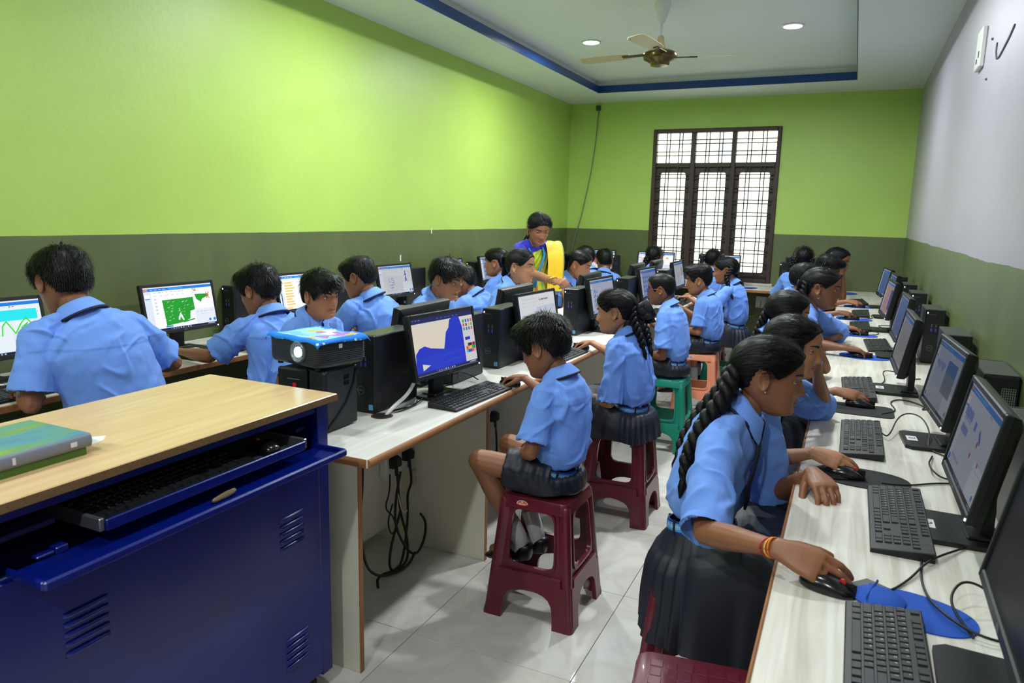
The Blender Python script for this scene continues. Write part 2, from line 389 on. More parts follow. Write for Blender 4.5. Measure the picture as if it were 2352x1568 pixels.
q = MB(); q.tube(P, .0045, 6); tag(q.build('wall_hook', pm('hook_dark', (88, 84, 98), .6, .1, 30)), 'thin bent wire stuck to the lilac right wall', 'wire')
for k, (y, z) in enumerate(((4.12, 2.33), (4.16, 2.16), (3.3, 2.37))):
    q = MB(); q.sphere((XR-.002, y, z), .007, 8); tag(q.build('nail', pm('hook_dark', (88, 84, 98))), 'small dark nail in the lilac wall, '+('upper of the two beside the plate', 'lower of the two beside the plate', 'nearest the camera, alone')[k], 'nail', 'nails in the right wall')
for k, (y, z, h) in enumerate(((5.45, 1.335, .05), (4.97, 1.12, .05))):
    q = MB(); q.box(XL, XL+.003, y-.008, y+.008, z-h/2, z+h/2, 0, .001); tag(q.build('paint_chip', pm('chip_white', (225, 228, 220), .8, .03, 30)), ('white paint chip where lime meets olive on the left wall', 'white paint chip low on the olive left wall')[k], 'chip')

# ------------------------------------------------------------------ desks
m_lam, t, b = nodes('laminate_ash'); N = t.nodes.new; L = t.links.new
tc = N('ShaderNodeTexCoord'); mp = N('ShaderNodeMapping'); mp.inputs['Scale'].default_value = (26, 1.6, 10); L(tc.outputs['Object'], mp.inputs[0])
n = N('ShaderNodeTexNoise'); n.inputs['Scale'].default_value = 1.3; n.inputs['Detail'].default_value = 8; n.inputs['Distortion'].default_value = .9; L(mp.outputs[0], n.inputs[0])
rp = N('ShaderNodeValToRGB'); e = rp.color_ramp.elements; e[0].position = .3; e[0].color = rgb(196, 188, 174); e[1].position = .62; e[1].color = rgb(226, 223, 213)
L(n.outputs[0], rp.inputs[0]); L(rp.outputs[0], b.inputs['Base Color']); b.inputs['Roughness'].default_value = .32
m_lam2 = m_lam.copy(); m_lam2.name = 'laminate_white'; r2 = [q for q in m_lam2.node_tree.nodes if q.type == 'VALTORGB'][0]
r2.color_ramp.elements[0].color = rgb(214, 212, 202); r2.color_ramp.elements[1].color = rgb(226, 226, 218)
m_edge = pm('edge_brown', (156, 104, 62), .5, .18, 5, .15, 80, stretch=(1, 6, 1)); m_board = pm('board_beige', (224, 219, 200), .5, .04, 8)
DZ = .75
def panel(par, x0, x1, y0, y1, z0, z1, name='side_panel', edge=None):
    q = MB(); q.box(x0, x1, y0, y1, z0, z1, 0, .0015); o = q.build(name, m_board, par)
    if edge is not None: e = MB(); e.box(edge[0], edge[1], y0-.0005, y1+.0005, z0, z1); e.build('edge_strip', m_edge, o, 0)
right = thing('computer_desk', 'long pale wood-grain computer desk along the right wall', 'desk')
q = MB(); q.box(-.085, XR-.002, .35, 8.12, DZ-.028, DZ, 0, .002); q.build('desktop', m_lam, right)
q = MB(); q.box(-.092, -.0855, .35, 8.12, DZ-.028, DZ, 0, .003); q.build('edge_strip', m_edge, right)
for y in (.36, 2.4, 4.3, 6.2, 8.0): panel(right, -.03, XR-.01, y, y+.018, 0, DZ-.029, edge=(-.032, -.0295))
panel(right, .30, .318, .4, 8.0, .10, DZ-.03, 'back_panel')
mid = thing('computer_desk', 'double-sided white computer desk down the middle with brown edge', 'desk')
q = MB(); q.box(-2.10, -1.256, 1.70, 7.05, DZ-.028, DZ, 0, .002); q.build('desktop', m_lam2, mid)
q = MB(); q.tube([(-1.256, 1.702, DZ-.014), (-1.256, 7.05, DZ-.014)], np.array([(.012, .014)]*2), 10, up=(0, 0, 1)); q.tube([(-1.26, 1.70, DZ-.014), (-2.10, 1.70, DZ-.014)], np.array([(.006, .014)]*2), 8, up=(0, 0, 1)); q.tube([(-2.10, 1.702, DZ-.014), (-2.10, 7.05, DZ-.014)], np.array([(.012, .014)]*2), 10, up=(0, 0, 1)); q.build('edge_strip', m_edge, mid)
for y in (1.752, 2.632, 3.52, 4.40, 5.28, 6.16, 7.0): panel(mid, -2.04, -1.325, y-.009, y+.009, 0, DZ-.029, edge=(-1.3255, -1.3225))
panel(mid, -1.77, -1.752, 1.765, 6.99, .11, DZ-.03, 'back_panel')
left = thing('computer_desk', 'pale computer desk along the green left wall', 'desk')
q = MB(); q.box(XL+.002, -2.765, .9, 8.13, DZ-.028, DZ, 0, .002); q.build('desktop', m_lam, left)
q = MB(); q.box(-2.7645, -2.757, .9, 8.13, DZ-.028, DZ, 0, .003); q.build('edge_strip', m_edge, left)
for y in (.92, 2.15, 3.3, 4.4, 5.5, 6.6, 7.7): panel(left, XL+.01, -2.82, y, y+.018, 0, DZ-.029, edge=(-2.8205, -2.818))
back = thing('computer_desk', 'pale computer desk under the barred window', 'desk')
q = MB(); q.box(XL+.002, XR-.002, 8.1405, YB-.002, DZ-.028, DZ, 0, .002); q.build('desktop', m_lam, back)
q = MB(); q.box(-2.75, -.10, 8.132, 8.14, DZ-.028, DZ, 0, .003); q.build('edge_strip', m_edge, back)
for x in (-2.5, -1.6, -.75): panel(back, x, x+.018, 8.2, YB-.01, 0, DZ-.029)
for k, x in enumerate((-.86,)):
    o = thing('socket_plate', 'white socket plate under the desk beneath the window', 'socket', (-.90, 8.72, .50))
    q = MB(); q.box(-.06, .06, 0, .028, 0, .13, 0, .004); q.build('plate', m_white, o)
    q = MB(); q.tube([(0, -.004, .07), (0, -.02, .05), (-.01, -.02, -.02), (-.05, -.02, -.09), (-.12, -.02, -.11)], .004, 6); q.build('cord', pm('cord_yellow', (150, 140, 50), .5, .1, 30), o)
# ------------------------------------------------------------------ people
HZ = [-.107,-.102,-.093,-.08,-.066,-.05,-.034,-.018,0,.018,.036,.054,.072,.088,.099,.105]
HF = [.046,.066,.079,.0835,.083,.084,.085,.0855,.085,.0845,.0875,.0865,.079,.063,.040,.012]
HB = [.010,-.004,-.018,-.030,-.047,-.064,-.080,-.092,-.099,-.1025,-.1025,-.098,-.088,-.070,-.046,-.015]
HW = [.014,.028,.040,.0485,.0555,.0615,.0655,.068,.0695,.071,.0715,.0695,.063,.050,.033,.010]
_zz = np.linspace(-.107, .105, 240)
def _sm(a):
    v = np.interp(_zz, HZ, a); p = np.pad(v, 9, mode='edge'); k = np.hanning(19); k /= k.sum(); return np.convolve(p, k, 'valid')
_tf, _tb, _tw = _sm(HF), _sm(HB), _sm(HW)
NZ = [.026, .014, 0, -.012, -.024, -.030, -.036, -.041, -.046]; NV = [0, .001, .006, .0115, .0175, .0185, .0135, .003, 0]
def head_pt(z, th, child=1., feat=True):
    z = np.asarray(z, float); th = np.asarray(th, float)
    f, b, wd = np.interp(z, _zz, _tf), np.interp(z, _zz, _tb), np.interp(z, _zz, _tw)
    yc = np.where(z < -.03, (-.008)*(1-sstep(-.03, -.1, z))+(f+b)/2*sstep(-.03, -.1, z), -.008)
    c, s = np.cos(th), np.sin(th)
    x = wd*np.sign(s)*np.abs(s)**.92
    y = np.where(c >= 0, yc+(f-yc)*np.abs(c)**.84, yc-(yc-b)*np.abs(c)**.95)
    if feat:
        fr = np.where(c > 0, 1, 0)
        g = lambda v, m, q: np.exp(-((v-m)/q)**2)
        ax = np.abs(x)
        sig = np.interp(z, [-.036, .02], [.0105, .0065])
        d = np.interp(-z, [-q for q in NZ], NV)*np.exp(-(x/sig)**2)
        d += .0055*g(ax, .0125, .005)*g(z, -.0315, .0062)
        d -= .0075*g(ax, .031, .016)*g(z, .007, .011)
        d += .0030*g(z, .0265, .007)*np.exp(-(x/.045)**2)
        d += .0042*g(z, -.0505, .004)*np.exp(-(x/.018)**2)+.005*g(z, -.0605, .0045)*np.exp(-(x/.016)**2)
        d -= .0045*g(z, -.0555, .0019)*np.exp(-(x/.022)**4)
        d -= .0035*g(z, -.071, .005)*np.exp(-(x/.02)**2)
        d += .0035*g(z, -.088, .010)*np.exp(-(x/.016)**2)
        d += .003*g(ax, .038, .018)*g(z, -.022, .016)
        y = y+d*fr
    return np.stack([x, y, z+0*x], -1)
def surf_y(x, z):
    th = np.linspace(-PI/2, PI/2, 181); p = head_pt(np.full(181, z), th)
    return float(np.interp(x, p[:, 0], p[:, 1]))
def head_grid(nz, nt, feat=True):
    u = np.linspace(0, 1, nz); z = -.107+.212*u
    th = np.linspace(0, 2*PI, nt, endpoint=False)
    th = th-.28*np.sin(th)*1.0        # more rings over the face
    Z, T = np.meshgrid(z, th, indexing='ij'); return head_pt(Z, T, feat=feat), Z, (T+PI) % (2*PI)-PI

def ear_mesh(side):
    n = 20; a = np.linspace(0, 2*PI, n, endpoint=False); rings = []
    prof = [(.02, .000), (.3, .001), (.5, .004), (.66, .0075), (.8, .010), (.92, .0105), (1., .008), (.97, .004), (.8, -.002), (.4, -.010)]
    for r, h in prof:
        ry = .0175*r*(1-.28*np.clip(-np.sin(a), 0, 1)); rz = .031*r
        hh = h+(.003*np.cos(a)*-1 if r > .6 else 0)
        rings.append(np.stack([np.full(n, 1.)*hh, ry*np.cos(a), rz*np.sin(a)], -1))
    V, Fs = loft(rings); V = V @ Ry(.0).T
    V = V @ Rz(-.42).T @ Rx(.12).T      # flare backwards, lean
    V = V*[1, 1, 1]+[.0715, -.010, .000]
    if side < 0: V = V*[-1, 1, 1]; Fs = [f[::-1] for f in Fs]
    return V, Fs

FINGERS = [(-.0265, .074, .068, .0072), (-.009, .077, .075, .0075), (.0095, .075, .069, .0072), (.0265, .067, .054, .0062)]
POSES = {            # per-finger flexions (mcp, pip, dip), thumb direction, spread
    'mouse': dict(c=[(.35, .45, .25), (.32, .42, .25), (.45, .55, .35), (.5, .55, .35)], t=(-.62, .72, -.42), sp=.10, tc=.35),
    'rest': dict(c=[(.55, .55, .35), (.55, .6, .35), (.6, .6, .4), (.6, .6, .4)], t=(-.55, .75, -.45), sp=.07, tc=.4),
    'flat': dict(c=[(.15, .2, .1), (.15, .2, .1), (.18, .2, .12), (.2, .25, .12)], t=(-.75, .62, -.2), sp=.10, tc=.2),
    'key': dict(c=[(.45, .7, .4), (.45, .75, .4), (.5, .75, .4), (.5, .7, .4)], t=(-.6, .75, -.35), sp=.10, tc=.4),
    'fist': dict(c=[(1.2, 1.3, .7), (1.2, 1.35, .7), (1.25, 1.35, .7), (1.3, 1.3, .7)], t=(-.35, .8, -.5), sp=.02, tc=.7),
}
def hand_parts(wrist, d, n, side, s, pose, nf=9):
    """list of closed tubes for a hand: wrist point, direction, back-of-hand normal"""
    d = nrm(d); n = nrm(n-(n @ d)*d); x = np.cross(d, n)      # right hand: thumb on -x
    M = np.stack([x*(1 if side > 0 else -1), d, n], 1)
    P = POSES[pose]; out = []
    w = lambda q: wrist+M @ (np.asarray(q)*s)
    out.append(tube([w((0, -.012, 0)), w((0, .012, .001)), w((0, .04, .002)), w((-.001, .066, .001)), w((-.001, .078, -.001))],
                    np.array([(.0215, .0165), (.026, .0165), (.034, .0145), (.0365, .0125), (.034, .0105)])*s, 12, False, M @ vec(0, 0, 1)))
    tips = []
    for k, (bx, by, L, r) in enumerate(FINGERS):
        a = 0.; sx = bx*P['sp']/.0265*.8
        p = vec(bx, by-.014, -.001); pts = [p.copy()]
        p = vec(bx, by, 0.); pts.append(p.copy())
        for seg, (fl, ln) in enumerate(zip(P['c'][k], (.46*L, .30*L, .24*L))):
            a += fl; dr = vec(math.sin(sx)*math.cos(a*.8), math.cos(sx)*math.cos(a), -math.sin(a))
            pts.append(p+dr*ln*.5); p = p+dr*ln; pts.append(p.copy())
        rr = np.array([r*.9, r*1.12, r, r*.98, r*1.02, r*.92, r*.95, r*.9, r*.78])[:len(pts)]
        rr = np.interp(np.linspace(0, 1, len(pts)), np.linspace(0, 1, 8), [r*1.0, r*1.1, r, r*1.02, r*.93, r*.95, r*.88, r*.72])
        out.append(tube([w(q) for q in pts], rr*s, nf, True)); tips.append((w(pts[-1]), w(pts[-2])))
    td = nrm(P['t']); p = vec(-.018, .012, -.004); pts = [p]
    a = 0
    for ln in (.034, .028, .024):
        pts.append(p+td*ln*.5); p = p+td*ln; pts.append(p)
        td = nrm(td+vec(.35, .25, -.1)*P['tc'])
    out.append(tube([w(q) for q in pts], np.array([.0125, .0125, .0105, .0095, .0095, .009, .0072])*s, nf, True))
    return out, tips

def ik(S, W, L1, L2, hint):
    v = W-S; d = np.linalg.norm(v)
    if d > .985*(L1+L2): k = d/(.985*(L1+L2)); L1 *= k; L2 *= k
    u = v/d; a = (L1*L1-L2*L2+d*d)/(2*d); h = math.sqrt(max(L1*L1-a*a, 0))
    p = nrm(hint-(hint @ u)*u); return S+u*a+p*h
def bez(A, B, C, t): t = np.asarray(t)[:, None]; return (1-t)**2*A+2*t*(1-t)*B+t*t*C

SKIN = [(158, 106, 74), (143, 93, 64), (126, 80, 54), (172, 120, 86)]
def skin_mat(k):
    nm = 'skin_tone_%d' % k
    if nm in MATS: return MATS[nm]
    m = pm(nm, SKIN[k], .48, .07, 18, .12, 260, sss=.12); t = m.node_tree; b = t.nodes['Principled BSDF']
    at = t.nodes.new('ShaderNodeAttribute'); at.attribute_name = 'lip'
    mx = t.nodes.new('ShaderNodeMix'); mx.data_type = 'RGBA'
    src = b.inputs['Base Color'].links[0].from_socket
    t.links.new(src, mx.inputs[6]); c = SKIN[k]; mx.inputs[7].default_value = rgb(c[0]*.98, c[1]*.66, c[2]*.72)
    t.links.new(at.outputs['Fac'], mx.inputs[0]); t.links.new(mx.outputs[2], b.inputs['Base Color']); return m

def smooth_noise(V, f, off=0.): return np.array([noise.noise((p[0]*f[0]+off, p[1]*f[1]+off*1.7, p[2]*f[2]-off)) for p in V])

def hair_cap(Rh, H, s, style, lod):
    """hair shell over the skull, in body space; returns list of (V,F) pieces, first = cap"""
    nz, nt = [(84, 96), (56, 64), (36, 44)][lod]
    G, Z, T = head_grid(nz, nt, False); aT = np.abs(T)
    zf = style.get('front', .060)
    if style['k'] == 'boy':
        zh = np.interp(aT, [0, .5, .85, 1.15, 1.3, 1.5, 1.75, 1.95, 2.3, PI], [zf, zf, zf-.012, -.006, -.012, .022, .026, -.008, -.042, -.048])
        th_top, th_side, th_back = style.get('top', .020), style.get('side', .007), style.get('back', .011)
        wtop = sstep(.03, .09, Z); wb = sstep(1.6, 2.8, aT)
        thick = wtop*th_top+(1-wtop)*(wb*th_back+(1-wb)*th_side)
        thick = thick+style.get('fringe', .008)*sstep(.9, .2, aT)*sstep(zf-.01, zf+.02, Z)*(1-sstep(.085, .1, Z))
    else:
        zh = np.interp(aT, [0, .45, .8, 1.1, 1.3, 1.5, 1.8, 2.1, PI], [zf+.008, zf+.002, zf-.018, .020, .008, .030, .030, -.030, -.055])
        if not style.get('ears', True): zh = np.where((aT > 1.0) & (aT < 2.2), np.minimum(zh, -.034), zh)
        thick = np.full(Z.shape, style.get('thick', .0085))+(0 if style.get('ears', True) else .013*np.exp(-((aT-1.6)/.45)**2)*sstep(.05, .0, Z))+.006*sstep(1.9, 3., aT)*sstep(-.04, .03, Z)
    mask = sstep(-.005, .007, Z-zh)
    # normals
    ctr = np.stack([0*Z, np.full(Z.shape, -.012), np.clip(Z, -.03, .02)], -1)
    N = G-ctr; N /= np.linalg.norm(N, axis=-1)[..., None]
    if style['k'] == 'boy':
        jit = smooth_noise(G.reshape(-1, 3), (46, 46, 34), style.get('seed', 0)).reshape(Z.shape)
        thick = thick*(1+.20*jit)
    else:
        g0 = np.array(style.get('gather', (0, -.108, .01)))
        ax = nrm(g0-vec(0, .05, .07)); e1 = nrm(np.cross(ax, (1, 0, 0.01))); e2 = np.cross(ax, e1)
        q = G-g0; ph = np.arctan2(q @ e2, q @ e1)
        st = np.array([noise.noise((a*11, style.get('seed', 0), b*6)) for a, b in zip(ph.ravel(), (q @ ax).ravel())]).reshape(Z.shape)
        st2 = np.array([noise.noise((a*34, 3.3, b*5)) for a, b in zip(ph.ravel(), (q @ ax).ravel())]).reshape(Z.shape)
        thick = thick+.0016*st+.0012*st2
        if style.get('part', True):
            thick = thick-.006*np.exp(-(G[..., 0]/.0028)**2)*sstep(-.02, .03, Z)*((aT < 1.5) | (style.get('partback', 0) > 0))
    off = mask*thick-(1-mask)*.007
    V = G+N*off[..., None]
    rings = [*V]
    Vv, Ff = loft(rings, True, True)
    toB = lambda p: H+(np.asarray(p)*s) @ Rh.T
    pieces = [(toB(Vv), Ff)]
    # loose strands as thin tapered strips
    ns = int(style.get('strands', [1500, 500, 0][lod])*1.5)
    rr = random.Random(int(style.get('seed', 0)*10)+5)
    if ns:
        ok = np.argwhere(mask > (.6 if style['k'] == 'boy' else .97)); SV, SF = [], []
        crown = vec(.006, -.045, .118)
        for _ in range(ns):
            i, j = ok[rr.randrange(len(ok))]; p = V[i, j]; n = N[i, j]
            if style['k'] == 'boy':
                fl = p-crown; fl = fl-(fl @ n)*n
                if p[1] > .02: fl = fl+vec(.25*rr.choice((-1, 1, 1)), .9, -.1)*.06
                L = style.get('len', .026)*rr.uniform(.6, 1.25); lift = style.get('lift', .25)*rr.uniform(.2, 1.2)
                if Z[i, j] < .02: L *= .55; lift *= .4
                fl = nrm(fl+vec(rr.gauss(0, .012), rr.gauss(0, .012), rr.gauss(0, .008)))
            else:
                fl = nrm(g0-p); fl = nrm(fl-(fl @ n)*n); L = rr.uniform(.03, .06); lift = .010*rr.uniform(-.4, 1.2)
            wv = nrm(np.cross(fl, n))*rr.uniform(.0006, .0013)
            p0 = p-n*.003; p1 = p+fl*L*.5+n*lift*L*.45; p2 = p+fl*L+n*(lift*L*.7-.004)
            o = len(SV); SV += [p0-wv, p0+wv, p1+wv*.8, p1-wv*.8, p2]; SF += [(o, o+1, o+2, o+3), (o+3, o+2, o+4)]
        pieces.append((toB(np.array(SV)), SF))
    return pieces, toB

def braid(P, r, pitch, n=8, lod=0):
    """three interlaced locks along a path; r = half width"""
    P = np.asarray(P, float); seg = np.r_[0, np.cumsum(np.linalg.norm(np.diff(P, axis=0), axis=1))]; L = seg[-1]
    k = max(16, int(L/pitch*[14, 10, 8][lod])); t = np.linspace(0, L, k)
    C = np.stack([np.interp(t, seg, P[:, i]) for i in range(3)], 1)
    for _ in range(3): C[1:-1] = (C[:-2]+2*C[1:-1]+C[2:])/4
    _, T, U, B = frames(C, (0, -1, .3)); sh = np.interp(t/L, [0, .06, .5, .88, 1], [.85, 1, 1, .8, .45])
    out = []
    for q in range(3):
        a = 2*PI*t/(pitch*2)+q*2*PI/3
        c = C+B*(np.sin(a)*r*.62*sh)[:, None]+U*(np.sin(2*a)*r*.36*sh)[:, None]
        out.append(tube(c, np.stack([r*.60*sh, r*.52*sh], 1), n, True))
    return out, C[-1], nrm(C[-1]-C[-3])

def bow(c, ax, up, s):
    """ribbon bow: two loops, knot, two tails"""
    ax, up = nrm(ax), nrm(up); f = np.cross(ax, up); out = []
    for sg in (-1, 1):
        for tw in (-.25, .35):
            P = [c, c+ax*sg*.014*s+up*(.010+tw*.012)*s, c+ax*sg*.030*s+up*(.012+tw*.03)*s, c+ax*sg*.036*s+up*tw*.03*s+f*.008*s, c+ax*sg*.024*s+up*(-.008+tw*.02)*s, c]
            out.append(tube(P, np.array([(.003, .002), (.009, .002), (.013, .003), (.013, .003), (.009, .002), (.003, .002)])*s, 8, False, f))
        out.append(tube([c, c+ax*sg*.010*s-up*.022*s, c+ax*sg*.018*s-up*.045*s], np.array([(.004, .002), (.010, .002), (.012, .0015)])*s, 8, False, f))
    out.append(tube([c-up*.008*s, c+up*.008*s], .0075*s, 8, True)); return out

def mesh_from(pieces, name, mat, smooth=180):
    mb = MB()
    for V, Fs in pieces: mb.add(V, Fs)
    return mb.mesh(name, mat, smooth)

def person(sp):
    lod = sp.get('lod', 1); s = sp.get('s', 1.); seat = sp.get('seat', .47)
    hx, hy = sp['hip']; fx, fy = sp['face']; rz = math.atan2(-fx, fy); A = Rz(-rz); o3 = vec(hx, hy, 0)
    Lp = lambda p: A @ (np.asarray(p, float)-o3)
    Ld = lambda d: A @ np.asarray(d, float)
    root = thing('person', sp['label'], 'person', (hx, hy, 0), rz, sp.get('group'))
    skin = skin_mat(sp.get('skin', 0))
    H = Lp(sp['head']); lk = nrm(Ld(sp['look'])); yaw = math.atan2(-lk[0], lk[1]); pit = math.asin(lk[2])
    Rh = Rz(yaw) @ Rx(pit) @ Ry(sp.get('roll', 0.)); hs = s*sp.get('hs', 1.0)
    hp = lambda p: H+(np.asarray(p, float)*hs) @ Rh.T
    stand = sp.get('stand', False)
    pel = Lp(sp['pelvis']) if 'pelvis' in sp else vec(0, 0, seat+.075*s)
    bt = sp.get('belt', .125)*s
    B = pel+vec(0, -.005, bt-.075*s)
    Q = hp((0, -.030, -.070))
    dn = nrm(B-Q); N = Q+s*sp.get('necklen', .050)*nrm(dn+vec(0, -.42, -.15))
    tw = sp.get('twist', 0.); rt = Rz(tw) @ vec(1, 0, 0); rt = nrm(rt+vec(0, 0, sp.get('tilt', 0.)))
    Sc = N+s*.036*nrm(B-N); shw = sp.get('shw', .125)*s
    hands = sp.get('hands', {})
    arms = {}
    for side, key in ((1, 'R'), (-1, 'L')):
        S = Sc+rt*side*shw-vec(0, 0, .012*s)
        h = hands.get(key)
        L1, L2 = .245*s, .215*s
        if h is None: h = dict(wl=vec(side*.06, .21, pel[2]+.075*s), dl=vec(-side*.5, .8, -.2), pose='rest')
        W = h['wl'] if 'wl' in h else Lp(h['w']); dd = h['dl'] if 'dl' in h else (Ld(h['d']) if 'd' in h else None)
        S = S+nrm(vec(*(W-S)[:2], 0))*.022*s*min(1, np.linalg.norm((W-S)[:2])/.3)
        if 'e' in h: E = Lp(h['e'])
        else: E = ik(S, W, L1, L2, Ld(h['hint']) if 'hint' in h else vec(side*.55, -.35, -1.))
        if dd is None: dd = nrm(W-E); dd = nrm(vec(dd[0], dd[1], min(dd[2], .05)*.4-.08))
        n = h.get('n'); n = Ld(n) if n is not None else vec(0, 0, 1.)
        arms[side] = (S, E, W, nrm(dd), n, h.get('pose', 'mouse'))
    # ---- body core
    T = []; add = lambda *a, **k: T.append(tube(*a, **k))
    nr = sp.get('neck', .041)*s
    add([N-nrm(Q-N)*.05*s, N, (N+Q)/2, Q, hp((0, -.018, -.045))], np.array([nr*1.25, nr*1.12, nr, nr*1.0, nr*.95]), n=14)
    spine = bez(pel, (B+N)/2+vec(0, -.045*s, 0), N, np.linspace(0, 1, 7)); add(spine, np.array([.06]*6+[.045])*s, n=12)
    tips = []
    for side, (S, E, W, dd, n, pose) in arms.items():
        add([N, S], .03*s, n=8)
        m1 = S+(E-S)*.5; add([S, S+(E-S)*.25, m1, S+(E-S)*.8, E], np.array([.036, .037, .034, .030, .029])*s, n=12, rnd=True)
        v = W-E; add([E, E+v*.18, E+v*.38, E+v*.65, E+v*.88, W], np.array([(.029, .029), (.0325, .032), (.0315, .031), (.026, .0245), (.0215, .0185), (.0205, .0165)])*s, n=12, rnd=True, up=n)
        hp_, tp = hand_parts(W+nrm(v)*.006*s, dd, n, side, s*sp.get('hand', 1.), pose, 10 if lod == 0 else 8); T += hp_; tips += tp
    legs = sp.get('legs', {}); lg = {}
    for side, key in ((1, 'R'), (-1, 'L')):
        hip = pel+vec(side*.072*s, 0, -.005*s)
        if key in legs: K, An = Lp(legs[key][0]), Lp(legs[key][1])
        elif stand: K = pel+vec(side*.08, .03, -.38*s); An = vec(side*.09, .0, .085)
        else: K = pel+vec(side*.10*s, .335*s, -.015*s); An = vec(side*.10*s, .30*s, .085)
        foot = nrm(Ld(legs[key][2])) if key in legs and len(legs[key]) > 2 else vec(side*.1, 1, 0)
        lg[side] = (hip, K, An, foot)
        slim = .62 if sp.get('bottom') == 'skirt' else .82
        add([hip, hip+(K-hip)*.4, hip+(K-hip)*.7, hip+(K-hip)*.85, K], np.array([.066*slim, .062*slim, .055*(slim+1)/2, .050, .047])*s, n=14, rnd=True)
        v = An-K; add([K, K+v*.12, K+v*.32, K+v*.6, K+v*.88, An], np.array([.046, .043, .046, .037, .028, .029])*s, n=14, rnd=True)
        add([An, An+nrm(foot)*.05*s-vec(0, 0, .03*s), An+nrm(foot)*.13*s-vec(0, 0, .045*s)], np.array([.03, .03, .02])*s, n=10, rnd=True)
    V, Fs = [], []
    for v, f in T: o = len(V); V += list(v); Fs += [tuple(i+o for i in q) for q in f]
    vox = sp.get('vox', [.0032, .0050, .0075][lod])
    me = remesh(V, Fs, vox, 2)
    bV = getv(me); bF = [tuple(p.vertices) for p in me.polygons]; bpy.data.meshes.remove(me)
    nz, nt = [(92, 80), (60, 56), (40, 40)][lod]
    G, Z, Tg = head_grid(nz, nt); gV, gF = loft([*G])
    lip = np.exp(-((gV[:, 2]+.0555)/.0085)**4)*np.exp(-(gV[:, 0]/.0235)**4)*(gV[:, 1] > .05)*sp.get('lip', .75)
    mb = MB(); mb.add(bV, bF); mb.add(hp(gV), gF); lipa = np.r_[np.zeros(len(bV)), lip]
    for sd in (1, -1):
        eV, eF = ear_mesh(sd); mb.add(hp(eV), eF); lipa = np.r_[lipa, np.zeros(len(eV))]
    bm_ = mb.mesh('body', skin, 180)
    at = bm_.attributes.new('lip', 'FLOAT', 'POINT'); at.data.foreach_set('value', lipa.astype(np.float32))
    put('body', bm_, root)
    # ---- face
    gaze = sp.get('gaze', (0, -.25)); open_ = sp.get('open', .55)
    blk = pm('dark_iris', (24, 14, 9), .15, .1, 40); wht = pm('eye_white', (205, 200, 195), .2, .03, 40)
    if sp.get('face_on', True):
        for sd in (1, -1):
            ec = vec(sd*.031, surf_y(.031, .007)-.0072, .007); r = .0118
            D = Rz(gaze[0]) @ Rx(gaze[1])
            e = MB(); rings = []; pol = [.05, .35, .52, .56, .9, 1.3, 1.8]
            for a in pol:
                t = np.linspace(0, 2*PI, 16, endpoint=False)
                rings.append((np.stack([r*math.sin(a)*np.cos(t), np.full(16, r*math.cos(a)*1.0), r*math.sin(a)*np.sin(t)], -1) @ D.T)+ec)
            ev, ef = loft(rings); e.add(hp(ev), ef); e.m = [0 if i < 32 else 1 for i in range(len(ef)-2)]+[0, 1]
            e.build('eye', [blk, wht], root, 180)
            l = MB(); rl = r*1.11
            for lo, hi, dz in ((PI/2-.22+open_*.80, PI*1.02, 1), (-PI*.02, PI/2-.22-open_*.55, -1)):
                gr = []
                for a in (np.linspace(hi, lo, 7) if dz > 0 else np.linspace(lo, hi, 6)):
                    # a measured from -z pole around x axis through the front
                    t = np.linspace(-1.25, 1.25, 13)
                    aa = PI/2+(a-PI/2)*np.cos(t*.92)
                    gr.append(np.stack([rl*1.12*np.sin(t), rl*np.cos(t)*np.sin(aa)*1.02, -rl*np.cos(aa)*np.cos(t*.55)*1.0], -1)+ec)
                if dz < 0: gr = gr
                lv, lf = loft(gr, False, False); l.add(hp(lv), lf)
                if dz > 0: l.tube(hp(gr[-1]+vec(0, .0006, 0)), .0009*hs, 5, 1)
            l.build('eyelid', [skin, blk], root, 180)
            b = MB(); xs = np.linspace(.011, .050, 9)
            zb = .0235+.006*np.sin((xs-.011)/.039*2.2)+sp.get('brow', 0.)
            pts = [hp((sd*x, surf_y(x, z)+.0008, z)) for x, z in zip(xs, zb)]
            b.tube(pts, np.stack([np.interp(xs, [.011, .02, .05], [.0026, .0034, .001])*hs*sp.get('browt', 1.45), np.full(9, .0012*hs)], 1), 6, up=Rh @ vec(0, 1, 0))
            b.build('eyebrow', pm('brow_hair', (22, 16, 14), .6, .2, 300), root, 180)
    # ---- hair
    hm = pm('black_hair', (9, 8, 9), .46, .25, 90, .06, 300, stretch=(1, 1, .3), spec=.22)
    st = sp['hair']; pcs, toB = hair_cap(Rh, H, hs, st, lod)
    put('hair', mesh_from(pcs, 'hair', hm), root)
    if st['k'] == 'girl' and st.get('partline', False):
        ptl = [head_pt(np.array([z]), np.array([0.]), feat=False)[0] for z in np.linspace(st.get('front', .06)+.012, .104, 8)]
        ptl += [head_pt(np.array([z]), np.array([PI]), feat=False)[0] for z in np.linspace(.1045, st.get('pend', .03), 14)]
        ptl = [p+nrm(p-vec(0, -.012, .0))*.0042 for p in ptl]
        mbp = MB(); mbp.tube([hp(p) for p in ptl], np.array([(.0016, .0012)]*len(ptl))*hs, 6, up=(1, 0, 0)); mbp.build('hair_parting', skin, root, 180)
    rib = pm('ribbon_navy', (13, 14, 26), .38, .1, 20)
